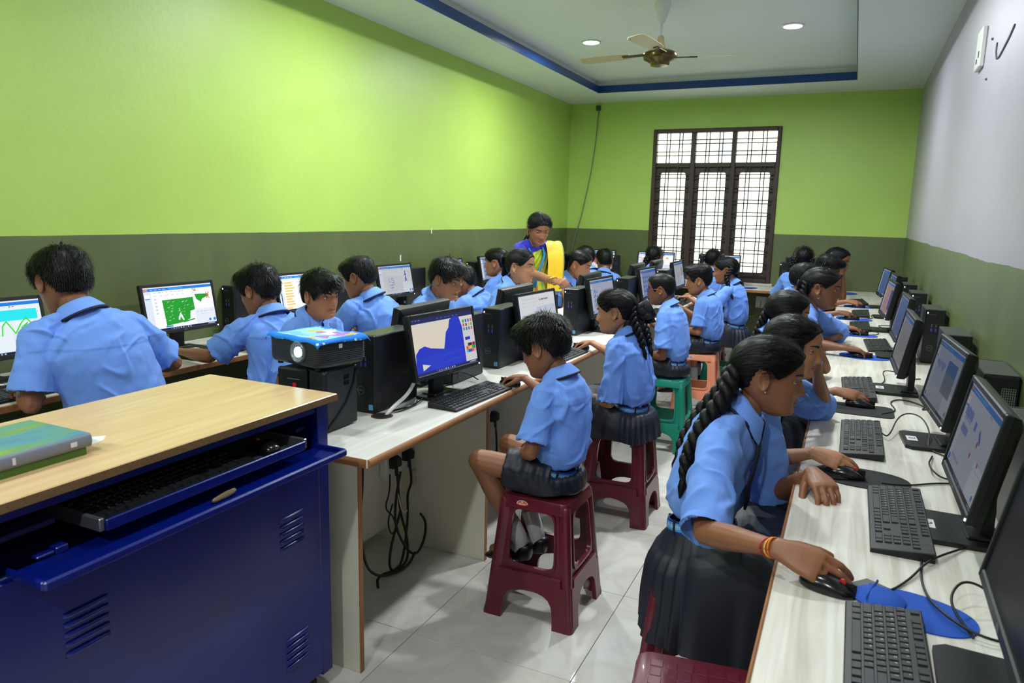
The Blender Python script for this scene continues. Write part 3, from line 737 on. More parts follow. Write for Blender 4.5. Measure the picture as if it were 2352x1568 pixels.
    for bd in sp.get('braids', st.get('braids', [])):
        P = [hp(bd['from'])]+[Lp(q) for q in bd['to']]
        ts, end, dr = braid(P, bd.get('r', .021)*hs, bd.get('pitch', .040)*hs, 10 if lod == 0 else 7, lod)
        bo = put('braid', mesh_from(ts+[tube([end, end+dr*.022*hs, end+dr*.05*hs], np.array([.011, .013, .003])*hs, 8, True)], 'braid', hm), root)
        kn = bow(P[0]+(P[1]-P[0])*bd.get('bowt', .12), Ld(bd.get('ax', (0, 1, 0))), (0, 0, 1), hs*bd.get('bow', 1.)) if bd.get('bow', 1.) else []
        if kn: put('ribbon', mesh_from(kn, 'ribbon', rib), root)
    if 'tail' in st:
        P = np.array([hp(st['tail']['from'])]+[Lp(q) for q in st['tail']['to']]); rr = random.Random(3); ts = []
        k = len(P); R0 = np.interp(np.linspace(0, 1, k), [0, .3, .8, 1], [.016, .024, .020, .006])*hs*st['tail'].get('r', 1.)
        ts.append(tube(P, R0*.8, 10, True))
        for _ in range([46, 22, 10][lod]):
            a = rr.uniform(0, 2*PI); q = rr.uniform(.5, 1.); _, Tt, U, Bb = frames(P)
            c = P+U*(math.sin(a)*R0*q)[:, None]+Bb*(math.cos(a)*R0*q)[:, None]
            ts.append(tube(c, np.interp(np.linspace(0, 1, k), [0, .5, 1], [.003, .0045, .001])*hs, 5))
        put('ponytail', mesh_from(ts, 'ponytail', hm), root)
        if st['tail'].get('bow', 1.): put('ribbon', mesh_from(bow(P[0]+(P[1]-P[0])*.1, Ld(st['tail'].get('ax', (0, 1, 0))), (0, 0, 1), hs*st['tail'].get('bow', 1.)), 'ribbon', rib), root)
    for e in sp.get('studs', []):
        m = MB(); m.sphere(hp((e*.0775, -.003, -.030)), .0034*hs, 10); m.build('earring', pm('stud_silver', (230, 225, 215), .12, .02, 30, metal=.9), root, 180)
    for e in sp.get('hoops', []):
        m = MB(); a = np.linspace(0, 2*PI, 17); m.tube([hp((e*.0775, -.003+.0075*math.sin(t), -.037+.0085*math.cos(t))) for t in a], .0014*hs, 6); m.build('earring', pm('gold', (215, 165, 60), .25, .05, 30, metal=.9), root, 180)
    ctx = dict(root=root, arms=arms, B=B, N=N, Q=Q, S=Sc, rt=rt, pel=pel, s=s, lod=lod, hp=hp, hs=hs, Lp=Lp, Ld=Ld, lg=lg, skin=skin, tips=tips, Rh=Rh, sp=sp)
    if sp.get('dress', 'uniform') == 'uniform': uniform(ctx)
    return ctx

def torso_rings(ctx, tab, n=36):
    B, N, s, rt = ctx['B'], ctx['N'], ctx['s'], ctx['rt']
    ts = np.array([r[0] for r in tab]); C = bez(B, (B+N)/2+vec(0, -.050*s, .0), N, ts)
    d = np.gradient(bez(B, (B+N)/2+vec(0, -.050*s, 0), N, np.linspace(0, 1.02, 60)), axis=0)
    out = []; a = np.linspace(0, 2*PI, n, endpoint=False); info = []
    for k, (t, wd, df, db) in enumerate(tab):
        tg = nrm(d[max(0, min(int(t*58), 59))]); r = nrm(vec(1, 0, 0)*(1-t)+rt*t); r = nrm(r-(r @ tg)*tg); f = np.cross(tg, r)
        x = np.sign(np.sin(a))*np.abs(np.sin(a))**.88*wd*s; y = np.where(np.cos(a) > 0, np.cos(a)*df, np.cos(a)*db)*s
        out.append(C[k]+x[:, None]*r+y[:, None]*f); info.append((C[k], r, f, tg))
    return out, info

SHIRT = [(-.02, .112, .082, .082), (.02, .119, .089, .089), (.07, .126, .096, .099), (.14, .135, .104, .106), (.24, .139, .107, .106), (.42, .134, .102, .100),
         (.60, .138, .100, .100), (.76, .142, .092, .096), (.88, .122, .076, .084), (.96, .082, .060, .068), (1.0, .056, .052, .056), (1.05, .045, .045, .045)]
def uniform(ctx):
    sp, root, s, lod, B, N, Q, arms, pel = (ctx[k] for k in ('sp', 'root', 's', 'lod', 'B', 'N', 'Q', 'arms', 'pel'))
    wd = sp.get('wide', 1.)
    rings, info = torso_rings(ctx, [(t, a*wd, b*wd, c*wd) for t, a, b, c in SHIRT]); T = [loft(rings)]
    hem = sp.get('hem', .80)
    for side, (S, E, W, dd, n, pose) in arms.items():
        u = nrm(E-S); ln = np.linalg.norm(E-S); Hm = S+u*ln*hem
        T.append(tube([N+(S-N)*.2, N+(S-N)*.6, S], np.array([.034, .044, .046])*s, 12, True))
        P = [S-u*.012*s, S+u*.02*s, S+u*ln*.3, S+u*ln*.55, Hm]; R = np.array([.046, .052, .055, .059, .064])*s
        if lod == 0: P += [Hm, Hm-u*.03*s, Hm-u*.06*s]; R = np.r_[R, np.array([.056, .050, .042])*s]
        P = np.array(P, float)
        if lod == 0: P[5] = Hm-u*.004*s
        # explicit rings (frames stay along the arm)
        _, _, U, Bb = frames([S, E], (0, 0, 1)); a = np.linspace(0, 2*PI, 20, endpoint=False)
        sag = vec(0, 0, -.006*s)
        rg = [p+sag*min(1, i/3)+r*(np.cos(a)[:, None]*Bb[0]*1.0+np.sin(a)[:, None]*U[0]*1.08) for i, (p, r) in enumerate(zip(P, R))]
        rg = [P[0]-u*.03*s+.5*(rg[0]-P[0])]+rg
        T.append(loft(rg))
    V, Fs = [], []
    for v, f in T: o = len(V); V += list(v); Fs += [tuple(i+o for i in q) for q in f]
    me = remesh(V, Fs, sp.get('cvox', [.0045, .0075, .011][lod]), 3)
    V = getv(me); Nn = getn(me); sd = sp.get('seed', hash(sp['label']) % 97 if False else len(sp['label']) % 17+.37)
    d = .0050*smooth_noise(V, (9, 9, 6), sd)
    if lod < 2:
        for kk, (dx, dz_) in enumerate(((.0, 1.), (.62, .78), (-.62, .78), (.9, .35))):
            al = V[:, 0]*dx+V[:, 2]*dz_; ac = V[:, 0]*dz_-V[:, 2]*dx; q3 = np.stack([ac, V[:, 1]*.8, al], 1)
            n3 = np.abs(smooth_noise(q3, (11, 9, 3.4), sd+3.1*kk)); mk = sstep(-.05, .30, smooth_noise(V, (6, 6, 6), sd+11+2.3*kk))
            d += .0085*np.exp(-(n3/.085)**2)*mk*[1., 1., 1., .6][kk]-.0025*mk
        d += .0018*smooth_noise(V, (40, 40, 28), sd+8)
        for side, (S, E, W, dd, n, pose) in arms.items():
            ap = S+vec(-side*.03*s, -.02*s, -.07*s); q = V-ap; dist = np.linalg.norm(q, axis=1)
            al = np.abs((q @ nrm(vec(side*.55, -.2, .8)))) ; ac = q @ nrm(vec(side*.8, .1, -.55))
            wv = smooth_noise(np.stack([al*.4, ac, ac*.3], 1), (7, 26, 5), sd+1+side)
            d += .0100*wv*np.exp(-(dist/.13)**2)
        q = V-B; ang = np.arctan2(q[:, 0], q[:, 1]); hz = q[:, 2]
        d += .0065*np.array([noise.noise((math.cos(x)*3.2, math.sin(x)*3.2+sd, z*9)) for x, z in zip(ang, hz)])*np.exp(-((hz-.04*s)/.07)**2)
        # back yoke seam
        yk = N[2]-.085*s; back = (q[:, 1] < (N-B)[1]*np.clip(hz/max(N[2]-B[2], .1), 0, 1)-.02)
        d += np.where(back, .0022*sstep(-.001, .002, V[:, 2]-yk)*np.exp(-np.clip(V[:, 2]-yk, 0, 1)/.03), 0)
    setv(me, V+Nn*d[:, None])
    tone = sp.get('shirt', 0)
    sm = shirt_mat(tone); me.materials.clear(); me.materials.append(sm); me.name = 'shirt'
    me.polygons.foreach_set('use_smooth', [True]*len(me.polygons)); put('shirt', me, root)
    # collar
    tn = nrm(Q-N); r = nrm(ctx['rt']-(ctx['rt'] @ tn)*tn); f = np.cross(tn, r)
    ph = np.linspace(math.radians(7), 2*PI-math.radians(7), 45); fr = np.clip((np.cos(ph)-.55)/.45, 0, 1)
    rows = []
    for rad, h, pt in ((.050, -.012, 0), (.0475, .038, 0), (.052, .041, 0), (.060, .030, .15), (.070, .014, .5), (.080, -.004, 1.)):
        hh = h*np.ones(45)-.030*pt*fr-.010*(np.cos(ph) > 0)*np.cos(ph); rr = rad*(1+.14*pt*fr)
        if pt == 0: hh = hh-.012*np.clip(np.cos(ph), 0, 1)
        rows.append(N+s*(rr*np.sin(ph)*1.0)[:, None]*r+s*(rr*np.cos(ph)*1.06+.003)[:, None]*f+s*hh[:, None]*tn)
    cv, cf = loft(rows, False, False); c = MB(); c.add(cv, cf); co = c.build('collar', shirt_mat(tone), root, 180)
    tie = pm('tie_navy', (20, 22, 52), .6, .15, 40, .3, 300)
    if sp.get('tie', True):
        t = MB(); rr = .0815*(1+.0*fr); ph2 = np.linspace(math.radians(28), 2*PI-math.radians(28), 40)
        pts = N+s*(.079*np.sin(ph2))[:, None]*r+s*(.079*1.06*np.cos(ph2)+.003)[:, None]*f+s*(-.006-.030*np.clip((np.cos(ph2)-.55)/.45, 0, 1)-.010*np.clip(np.cos(ph2), 0, 1))[:, None]*tn
        t.tube(pts, np.array([(.0045, .0045)]*40)*s, 6, up=tn)
        P = [N+f*.088*s-tn*.045*s]
        for k in (9, 8, 7, 6, 5, 4, 3):
            Cc, r0, f0, tg = info[k]; P.append(Cc+f0*(SHIRT[k][2]*wd+.010)*s)
        n = len(P); t.tube(P, np.stack([np.interp(np.linspace(0, 1, n), [0, .15, .9, 1], [.016, .014, .026, .004])*s, np.full(n, .004*s)], 1), 8, up=-f)
        t.build('tie', tie, root, 180)
    # belt
    a = np.linspace(0, 2*PI, 49); bl = pm('belt_blue', (62, 150, 214), .35, .12, 14, 0, coat=.3)
    Cc, r0, f0, tg = info[1]; bw, bd = (.123*wd)*s, (.093*wd)*s
    Cc = Cc-tg*.030*s
    pos = lambda t, h, o=0: Cc+r0*(np.sign(math.sin(t))*abs(math.sin(t))**.9)*(bw+o)+f0*math.cos(t)*(bd+o)+tg*h
    bm_ = MB(); bm_.loft([[pos(t, h, o) for t in a[:-1]] for h, o in ((-.015*s, -.004), (-.015*s, .002), (.017*s, .002), (.017*s, -.004))], cap=False)
    be = bm_.build('belt', pm('belt_navy', (22, 52, 130), .4, .15, 30), root, 30)
    bm_ = MB(); bm_.loft([[pos(t, h, o) for t in a[:-1]] for h, o in ((-.010*s, .001), (-.010*s, .0026), (.012*s, .0026), (.012*s, .001))], cap=False); bm_.build('belt_band', bl, be, 30)
    if lod < 2:
        for t0 in (PI-.95, PI+.95, .6, -.6, PI):
            lp = MB(); lp.loft([[pos(t0+u, h*s, o) for u in (-.045, .045)]+[pos(t0+u, h*s, o+.003) for u in (.045, -.045)] for h, o in ((-.022, .001), (.020, .001))])
            lp.build('belt_loop', pm('navy_cloth', (22, 25, 40)), root, 30)
    if sp.get('belttext', lod < 1):
        bt_, bd_, bs_ = MB(), MB(), MB()
        def onbelt(me_or_pts, c0, o): return [pos(c0-p[0]/(.108*s), p[1]+.001*s, o) for p in me_or_pts]
        for c0 in sp.get('tpos', (PI, PI*.5, PI*1.5)):
            tm = text_mesh('CMR INTERNATIONAL', .0155*s, 0); V = getv(tm); V[:, 0] += .012*s
            bt_.add(onbelt(V, c0, .0034), [tuple(q.vertices) for q in tm.polygons]); bpy.data.meshes.remove(tm)
            x0 = -.088*s; g = np.linspace(-.012, .012, 5)*s
            bd_.add(onbelt([(x0+u, v*s) for v in (-.010, .010) for u in g], c0, .0032), [(i, i+1, i+6, i+5) for i in range(4)])
            th = np.linspace(0, PI, 9); bs_.add(onbelt([(x0+.007*s*math.cos(t), .001*s+.007*s*math.sin(t)) for t in th], c0, .0036), [tuple(range(9))])
            bs_.add(onbelt([(x0-.009*s, -.001*s), (x0+.009*s, -.001*s), (x0+.009*s, -.007*s), (x0-.009*s, -.007*s)], c0, .0036), [(0, 1, 2, 3)], 1)
        bt_.build('belt_lettering', pm('belt_print', (205, 228, 228), .5, .05, 30), be, 0)
        bd_.build('belt_badge', pm('badge_white', (215, 218, 205), .5, .05, 30), be, 0)
        bs_.build('belt_emblem', [pm('emblem_yellow', (235, 190, 40), .5, .05, 30), pm('emblem_blue', (70, 110, 190), .5, .05, 30)], be, 0)
    # lower garment
    lg = ctx['lg']; nav = pm('navy_cloth', (19, 22, 38), .85, .18, 25, .3, 120, spec=.2, sheen=.1)
    kind = sp.get('bottom', 'shorts')
    if kind == 'shorts':
        T = []; a = np.linspace(0, 2*PI, 28, endpoint=False)
        T.append(loft([[pel+vec(math.sin(t)*w_, math.cos(t)*d_+y_, z_)*s for t in a] for w_, d_, y_, z_ in
                 ((.10, .10, .0, -.078), (.150, .125, .0, -.060), (.158, .135, .01, -.02), (.148, .124, .005, .0), (.128, .101, -.002, .010))]+[[pos(t, -.006*s, -.001) for t in a], [pos(t, .002*s, -.004) for t in a]]))
        cut = sp.get('cut', .80)
        for side, (hip, K, An, ft) in lg.items():
            v = K-hip; P = [hip-v*.05, hip+v*.2, hip+v*.5, hip+v*cut]; R = np.array([.085, .088, .084, .074])*s
            T.append(tube(P, R, 18, False))
        V, Fs = [], []
        for v, f in T: o = len(V); V += list(v); Fs += [tuple(i+o for i in q) for q in f]
        me = remesh(V, Fs, [.0055, .009, .012][lod], 3); V = getv(me); Nn = getn(me)
        d = .005*smooth_noise(V, (11, 11, 11), sd+5)+.004*(.3-np.abs(smooth_noise(V, (20, 20, 26), sd+6))) if lod < 2 else 0*V[:, 0]
        if lod < 2: q = V-pel; d = d+.003*np.sin(np.arctan2(q[:, 0], q[:, 1])*26)*np.exp(-((q[:, 2]-.03*s)/.035)**2)
        setv(me, V+Nn*d[:, None]); me.materials.clear(); me.materials.append(nav); me.polygons.foreach_set('use_smooth', [True]*len(me.polygons)); me.name = 'shorts'; put('shorts', me, root)
    else:
        kf = max(lg[1][1][1], lg[-1][1][1])/s; drop = sp.get('drop', .05); n = 240; a = np.linspace(0, 2*PI, n, endpoint=False); rg = []
        e_ = -.085-drop
        prof = [(.121, -.095, .089, .02, .02, 0), (.148, -.120, .12, .0, .072, .25), (.165, -.135, .20, -.02, .088, .45), (.178, -.145, .29, -.045, .086, .6), (.186, -.150, kf, -.072, .070, .8), (.195, -.153, kf+.035, -.085-drop*.3, .015, 1.), (.202, -.157, kf+.045, -.085-drop*.7, -.05, 1.25), (.208, -.16, kf+.05, e_, min(e_, -.10), 1.5)]
        rg = [[pos(t, -.004*s, -.001) for t in a], [pos(t, -.013*s, .0015) for t in a]]; prof = prof[1:]
        t_ = np.linspace(0, 7, 26); prof = np.stack([np.interp(t_/7*6, range(7), [q[i] for q in prof]) for i in range(6)], 1)
        ph = (a*15/PI+.35*np.sin(a*2+sd)) % 1; tri = np.where(ph < .72, ph/.72, (1-ph)/.28)
        for w_, y0, y1, zb, zf, pl in prof:
            cs = np.cos(a); y = np.where(cs > 0, np.sign(cs)*np.abs(cs)**.6*y1, cs*-y0)
            x = np.sign(np.sin(a))*np.abs(np.sin(a))**.7*w_
            m = 1+pl*(.055*(tri-.5)+.02*np.sin(a*4+sd+zb*20)); z_ = zb+(zf-zb)*sstep(-.35, .55, cs)
            rg.append(np.stack([x*m, y*m, z_+.006*np.sin(a*5+sd)*pl+.004*(tri-.5)*pl], -1)*s+pel)
        k = MB(); k.loft(rg, cap=False); k.build('skirt', nav, root, 180)
    # socks, shoes
    if sp.get('shoes', True):
        wh = pm('sock_white', (205, 205, 205), .8, .06, 60, .3, 400); bk = pm('shoe_black', (16, 16, 18), .35, .2, 30)
        for side, (hip, K, An, ft) in lg.items():
            v = An-K; so = MB(); so.tube([An-v*sp.get('sock', .22), An-v*.08, An, An+ft*.02*s-vec(0, 0, .03*s)], np.array([.036, .035, .035, .036])*s, 14); so.build('sock', wh, root, 180)
            u = nrm(np.cross(ft, (0, 0, 1))); sh = MB(); g = []
            for yy, w_, h0, h1 in ((-.062, .012, -.03, .0), (-.055, .028, -.06, .012), (-.02, .033, -.064, .014), (.03, .034, -.064, -.006), (.08, .038, -.064, -.022), (.12, .036, -.064, -.034), (.148, .022, -.06, -.044), (.155, .006, -.055, -.05)):
                aa = np.linspace(0, 2*PI, 18, endpoint=False)
                g.append([An+ft*(yy+.012)*s+u*(w_*np.sign(math.sin(t))*abs(math.sin(t))**.7)*s+vec(0, 0, ((h0+h1)/2+(h1-h0)/2*np.sign(math.cos(t))*abs(math.cos(t))**.7-.018)*s) for t in aa])
            sh.loft(g); sh.build('shoe', bk, root, 180)

def shirt_mat(k):
    nm = 'shirt_blue_%d' % k
    if nm in MATS: return MATS[nm]
    c = [(112, 156, 238), (118, 162, 240), (106, 150, 234)][k]
    m = pm(nm, c, .78, .05, 14, .25, 1100, spec=.3, sheen=.1); return m
# ------------------------------------------------------------------ screen pictures (drawn pixel by pixel, shown on emissive panels)
SW, SH = 340, 192
class Pic:
    def __init__(s, bg): s.a = np.empty((SH, SW, 3), np.float32); s.a[:] = np.array(bg)/255.; s.Y, s.X = np.mgrid[0:SH, 0:SW]
    def rect(s, x0, y0, x1, y1, c): s.a[int(y0*SH):max(int(y1*SH), int(y0*SH)+1), int(x0*SW):max(int(x1*SW), int(x0*SW)+1)] = np.array(c)/255.
    def disc(s, x, y, r, c, k=1.): s.a[((s.X-x*SW)**2+((s.Y-y*SH)*k)**2) < (r*SW)**2] = np.array(c)/255.
    def line(s, P, w, c):
        for (x0, y0), (x1, y1) in zip(P[:-1], P[1:]):
            x0, y0, x1, y1 = x0*SW, y0*SH, x1*SW, y1*SH; dx, dy = x1-x0, y1-y0; L = dx*dx+dy*dy+1e-9
            t = np.clip(((s.X-x0)*dx+(s.Y-y0)*dy)/L, 0, 1); s.a[(s.X-x0-t*dx)**2+(s.Y-y0-t*dy)**2 < (w*SW)**2] = np.array(c)/255.
    def poly(s, P, c):
        P = [(x*SW, y*SH) for x, y in P]; ins = np.zeros((SH, SW), bool)
        for (x0, y0), (x1, y1) in zip(P, P[1:]+P[:1]):
            cr = ((y0 > s.Y) != (y1 > s.Y)) & (s.X < (x1-x0)*(s.Y-y0)/(y1-y0+1e-9)+x0); ins ^= cr
        s.a[ins] = np.array(c)/255.
    def ticks(s, x0, x1, y, n, c, r):
        for k in range(n):
            x = x0+(x1-x0)*k/n; s.rect(x, y, x+(x1-x0)/n*r.uniform(.3, .8), y+.012, c)
def taskbar(p, c=(24, 30, 62)):
    p.rect(0, .955, 1, 1, c); r = random.Random(2)
    for k in range(9): p.rect(.30+k*.035, .965, .318+k*.035, .99, (r.randint(60, 250), r.randint(90, 220), r.randint(90, 250)))
    p.rect(.86, .968, .97, .985, (170, 175, 200))
def editor(bg=(240, 242, 250)):
    r = random.Random(5); p = Pic(bg); p.rect(0, 0, 1, .035, (235, 238, 244)); p.rect(0, .035, 1, .095, (28, 128, 232))
    p.rect(.01, .045, .07, .085, (236, 150, 90)); p.ticks(.10, .33, .06, 4, (225, 240, 255), r); p.rect(.36, .045, .56, .085, (70, 160, 240))
    p.rect(0, .095, .10, .955, (226, 234, 248)); p.rect(.70, .10, .705, .955, (214, 222, 236)); p.rect(.705, .60, 1, .955, (232, 238, 248))
    p.rect(.02, .17, .085, .25, (255, 255, 255)); p.rect(.02, .25, .085, .275, (60, 150, 240)); p.disc(.05, .90, .022, (30, 130, 230)); p.disc(.97, .88, .02, (30, 130, 230)); p.disc(.90, .88, .018, (30, 130, 230))
    p.ticks(.14, .6, .13, 8, (196, 202, 216), r); p.ticks(.14, .62, .20, 6, (200, 206, 220), r); p.ticks(.72, .98, .66, 5, (170, 200, 240), r); p.ticks(.72, .98, .72, 4, (198, 206, 222), r)
    for k in range(5): p.rect(.14, .27+k*.08, .165, .30+k*.08, (190, 205, 235))
    p.rect(.70, .105, .72, .125, (60, 170, 90)); p.rect(.73, .105, .75, .125, (225, 110, 130)); taskbar(p); return p
def screen_pic(k):
    r = random.Random(11)
    if k == 'scribble':
        p = editor((252, 252, 255)); g = (34, 160, 44); p.poly([(.24, .31), (.69, .30), (.69, .60), (.62, .62), (.60, .80), (.50, .86), (.25, .90)], g)
        for q in range(30): x = r.uniform(.27, .66); y = r.uniform(.34, .8); p.line([(x, y), (x+r.uniform(.01, .03), y-.012)], .0022, (250, 252, 250))
        p.line([(.44, .78), (.47, .66), (.5, .8)], .012, (245, 250, 245)); p.line([(.5, .86), (.66, .82)], .008, g); p.rect(.24, .91, .34, .94, (40, 140, 235))
        p.poly([(.72, .24), (.92, .25), (.94, .30), (.83, .36), (.80, .44), (.74, .36)], g); p.line([(.9, .22), (.94, .36)], .006, (226, 140, 90)); p.line([(.94, .22), (.9, .36)], .006, (226, 90, 80)); p.rect(.72, .14, .75, .17, (230, 110, 130))
    elif k == 'mountains':
        p = editor((232, 242, 250)); c = (40, 232, 240); g = (48, 226, 40)
        for x0, y0, w in ((.56, .18, .40), (.02, .40, .46)):
            p.rect(x0, y0, x0+w, y0+.20, c); L = lambda P: p.line([(x0+w*a, y0+.20+b) for a, b in P], .006, g)
            L([(.08, .26), (.12, .08), (.22, .0), (.34, .16), (.40, .24), (.56, .06), (.70, -.04), (.8, .06), (.86, .22), (.98, .24)]); L([(.56, .14), (.72, .06), (.6, .16), (.74, .10), (.8, .24)])
        p.rect(.86, .60, .93, .70, (60, 170, 240))
    elif k == 'blocks':
        p = editor((255, 255, 255))
        for q in range(9): y = .20+q*.075; p.rect(.13, y, .13+r.uniform(.10, .22), y+.038, (246, 196, 84)); 
        p.rect(.45, .32, .56, .37, (246, 190, 60)); p.rect(.04, .5, .06, .93, (50, 90, 150)); p.rect(.12, .90, .24, .94, (246, 196, 84))
    elif k == 'stick':
        p = editor((222, 224, 228)); b = (52, 60, 190); p.rect(.20, .36, .66, .86, (214, 218, 224)); p.line([(.2, .36), (.66, .36), (.66, .86), (.2, .86), (.2, .36)], .002, (190, 195, 205))
        for P in ([(.28, .42), (.28, .55), (.34, .55)], [(.42, .42), (.36, .42), (.36, .48), (.42, .5), (.42, .58), (.36, .58)], [(.28, .66), (.44, .64)], [(.36, .66), (.36, .82)], [(.3, .74), (.4, .74)]): p.line(P, .004, (96, 104, 190))
        p.line([(.80, .24), (.80, .42), (.77, .56)], .010, b); p.line([(.80, .42), (.83, .56)], .009, b); p.disc(.80, .22, .012, b); p.line([(.77, .34), (.83, .32)], .007, b)
        p.line([(.88, .24), (.93, .24), (.93, .40), (.86, .40)], .003, (130, 130, 190))
    elif k == 'bluepaint':
        p = Pic((236, 226, 208)); p.rect(0, 0, 1, .10, (42, 48, 96)); p.ticks(.03, .16, .04, 3, (140, 150, 200), r); p.ticks(.40, .78, .055, 6, (90, 120, 220), r); p.rect(0, .10, 1, .16, (228, 226, 222))
        p.rect(.80, .16, 1, .95, (222, 220, 222)); p.poly([(.02, .62), (.08, .53), (.16, .50), (.26, .56), (.46, .62), (.52, .33), (.57, .26), (.60, .12), (.68, .07), (.76, .09), (.80, .30), (.80, .95), (0, .95)], (44, 62, 208))
        p.poly([(.10, .80), (.22, .85), (.10, .92)], (236, 228, 210))
        for q in range(14): y = .66+q*.02; p.line([(.04+.02*q, y+.04), (.3, y+.02), (.76, y-.02+.03*math.sin(q))], .0014, (60, 84, 226))
        cs = [(60, 170, 90), (60, 90, 200), (90, 100, 130), (230, 90, 110), (220, 70, 120), (60, 60, 70), (240, 200, 60), (120, 190, 70)]
        for q in range(12): p.rect(.82+(q % 4)*.045, .17+(q//4)*.075, .845+(q % 4)*.045, .225+(q//4)*.075, cs[q % 8])
        p.rect(.83, .50, .92, .56, (44, 62, 208))
        for q in range(15): p.rect(.83+(q % 5)*.032, .62+(q//5)*.06, .862+(q % 5)*.032, .68+(q//5)*.06, [(226, 220, 200), (60, 70, 120), (40, 50, 90), (210, 60, 110), (120, 30, 60), (240, 90, 70), (250, 190, 60), (240, 220, 80), (80, 200, 80), (40, 150, 90), (60, 200, 220), (50, 90, 210), (130, 70, 190), (220, 90, 170), (240, 150, 160)][q])
        taskbar(p, (44, 48, 110))
    elif k == 'document':
        p = Pic((238, 240, 246)); p.rect(.45, .30, 1, .95, (214, 222, 236)); p.ticks(.1, .6, .09, 8, (180, 186, 200), r); p.ticks(.08, .9, .17, 14, (196, 200, 212), r); p.ticks(.1, .7, .25, 7, (205, 208, 218), r)
        for q in range(12): p.rect(.55+q*.022, .12+.02*(q % 2), .57+q*.022, .16, [(220, 80, 120), (60, 170, 90), (240, 170, 60), (90, 110, 220), (40, 50, 80)][q % 5])
        taskbar(p)
    elif k == 'sprites':
        p = editor((206, 214, 232))
        for q in range(9): x = .08+.028*q; p.rect(x, .24+.01*(q % 3), x+.02, .36+.04*(q % 2), (86, 118, 210))
        for q in range(6): p.rect(.10+.035*q, .46, .125+.035*q, .55, (92, 122, 214))
        p.line([(.60, .34), (.66, .42)], .014, (60, 80, 190)); p.disc(.62, .46, .02, (206, 70, 130)); p.disc(.54, .62, .018, (206, 60, 120)); p.disc(.78, .60, .016, (210, 70, 130)); p.rect(.42, .30, .48, .40, (90, 140, 225))
        for q in range(5): p.disc(.12+q*.05, .84, .012, [(80, 110, 220), (200, 80, 140)][q % 2])
    elif k == 'paint2':
        p = editor((196, 206, 226)); 
        for q in range(7): p.rect(.12+.05*q, .30, .15+.05*q, .36+.03*(q % 3), (128, 120, 204))
        p.rect(.52, .2, .86, .40, (60, 110, 180)); p.rect(.52, .40, .86, .70, (120, 140, 150)); p.line([(.6, .5), (.7, .6), (.78, .52)], .006, (190, 80, 150))
    elif k == 'word':
        p = editor((206, 212, 236)); r = random.Random(3)
        for q in range(4): p.line([(.14, .36+.13*q), (.18, .28+.13*q), (.22, .38+.13*q)], .008, (70, 120, 210)); p.disc(.27, .34+.13*q, .016, (70, 120, 210))
        p.rect(.72, .42, .90, .60, (140, 80, 200)); p.disc(.80, .68, .03, (70, 90, 220)); p.line([(.5, .3), (.55, .4)], .004, (150, 150, 160))
    elif k == 'wood':
        p = editor((196, 196, 200)); p.rect(.12, .14, .95, .9, (190, 182, 172))
        for q in range(12): x = .2+.05*q; p.line([(x, .3), (x+.02, .5), (x-.01, .7)], .004, (150, 140, 128))
    elif k == 'orange':
        p = editor((255, 255, 255)); 
        for q in range(6): p.rect(.10, .30+q*.075, .10+.13+.02*(q % 3), .345+q*.075, (240, 150, 50))
        p.rect(.80, .22, .86, .30, (240, 170, 80))
    elif k == 'pink':
        p = editor((244, 238, 232)); p.disc(.45, .5, .10, (222, 90, 190)); p.disc(.3, .35, .05, (150, 110, 220)); p.rect(.1, .2, .18, .8, (180, 160, 226)); p.rect(.5, .25, .62, .4, (225, 216, 150))
    elif k == 'blue':
        p = editor((110, 140, 200)); p.rect(.1, .14, .95, .92, (96, 128, 196)); p.line([(.4, .6), (.5, .4), (.6, .6)], .008, (70, 90, 150))
    elif k == 'peach':
        p = editor((206, 170, 160)); p.rect(.12, .14, .95, .9, (200, 160, 150)); p.rect(.7, .2, .9, .8, (70, 60, 150))
    elif k == 'letters':
        p = editor((84, 110, 190)); p.rect(.1, .12, .98, .93, (150, 166, 214))
        for q in range(16): x = .16+(q % 4)*.12; y = .24+(q//4)*.16; p.rect(x, y, x+.06, y+.07, (60, 110, 220))
    elif k == 'off':
        p = Pic((4, 4, 5))
    else: p = editor()
    return p.a
_pics = {}
def screen_mat(k, strength=1.):
    key = (k, round(strength, 2))
    if key in _pics: return _pics[key]
    a = screen_pic(k); im = bpy.data.images.new('screen_'+k, SW, SH); px = np.ones((SH, SW, 4), np.float32); px[..., :3] = a[::-1]
    im.pixels.foreach_set(px.ravel()); im.update()
    m, t, b = nodes('screen_%s_%.2f' % key); n = t.nodes.new('ShaderNodeTexImage'); n.image = im
    b.inputs['Base Color'].default_value = (.012, .012, .014, 1); b.inputs['Roughness'].default_value = .35; b.inputs['Specular IOR Level'].default_value = .06
    t.links.new(n.outputs[0], b.inputs['Emission Color']); b.inputs['Emission Strength'].default_value = strength; _pics[key] = m; return m

m_black = pm('black_plastic', (17, 18, 20), .42, .12, 30, .08, 500); m_black2 = pm('black_plastic_gloss', (14, 15, 18), .2, .1, 30)
m_case = pm('pc_case_black', (16, 17, 20), .38, .15, 20, .10, 700); m_casetop = pm('pc_case_top', (40, 44, 44), .36, .1, 20)
m_grey = pm('logo_grey', (120, 124, 128), .35, .05, 30, metal=.3); m_mark = pm('print_white', (215, 216, 218), .5, .04, 30)
m_led = pm('led_white', (235, 240, 255), .3, 0, 10, emit=3.); m_ledg = pm('led_green', (120, 230, 40), .3, 0, 10, emit=4.)
m_cable = pm('cable_black', (15, 15, 16), .5, .15, 40)

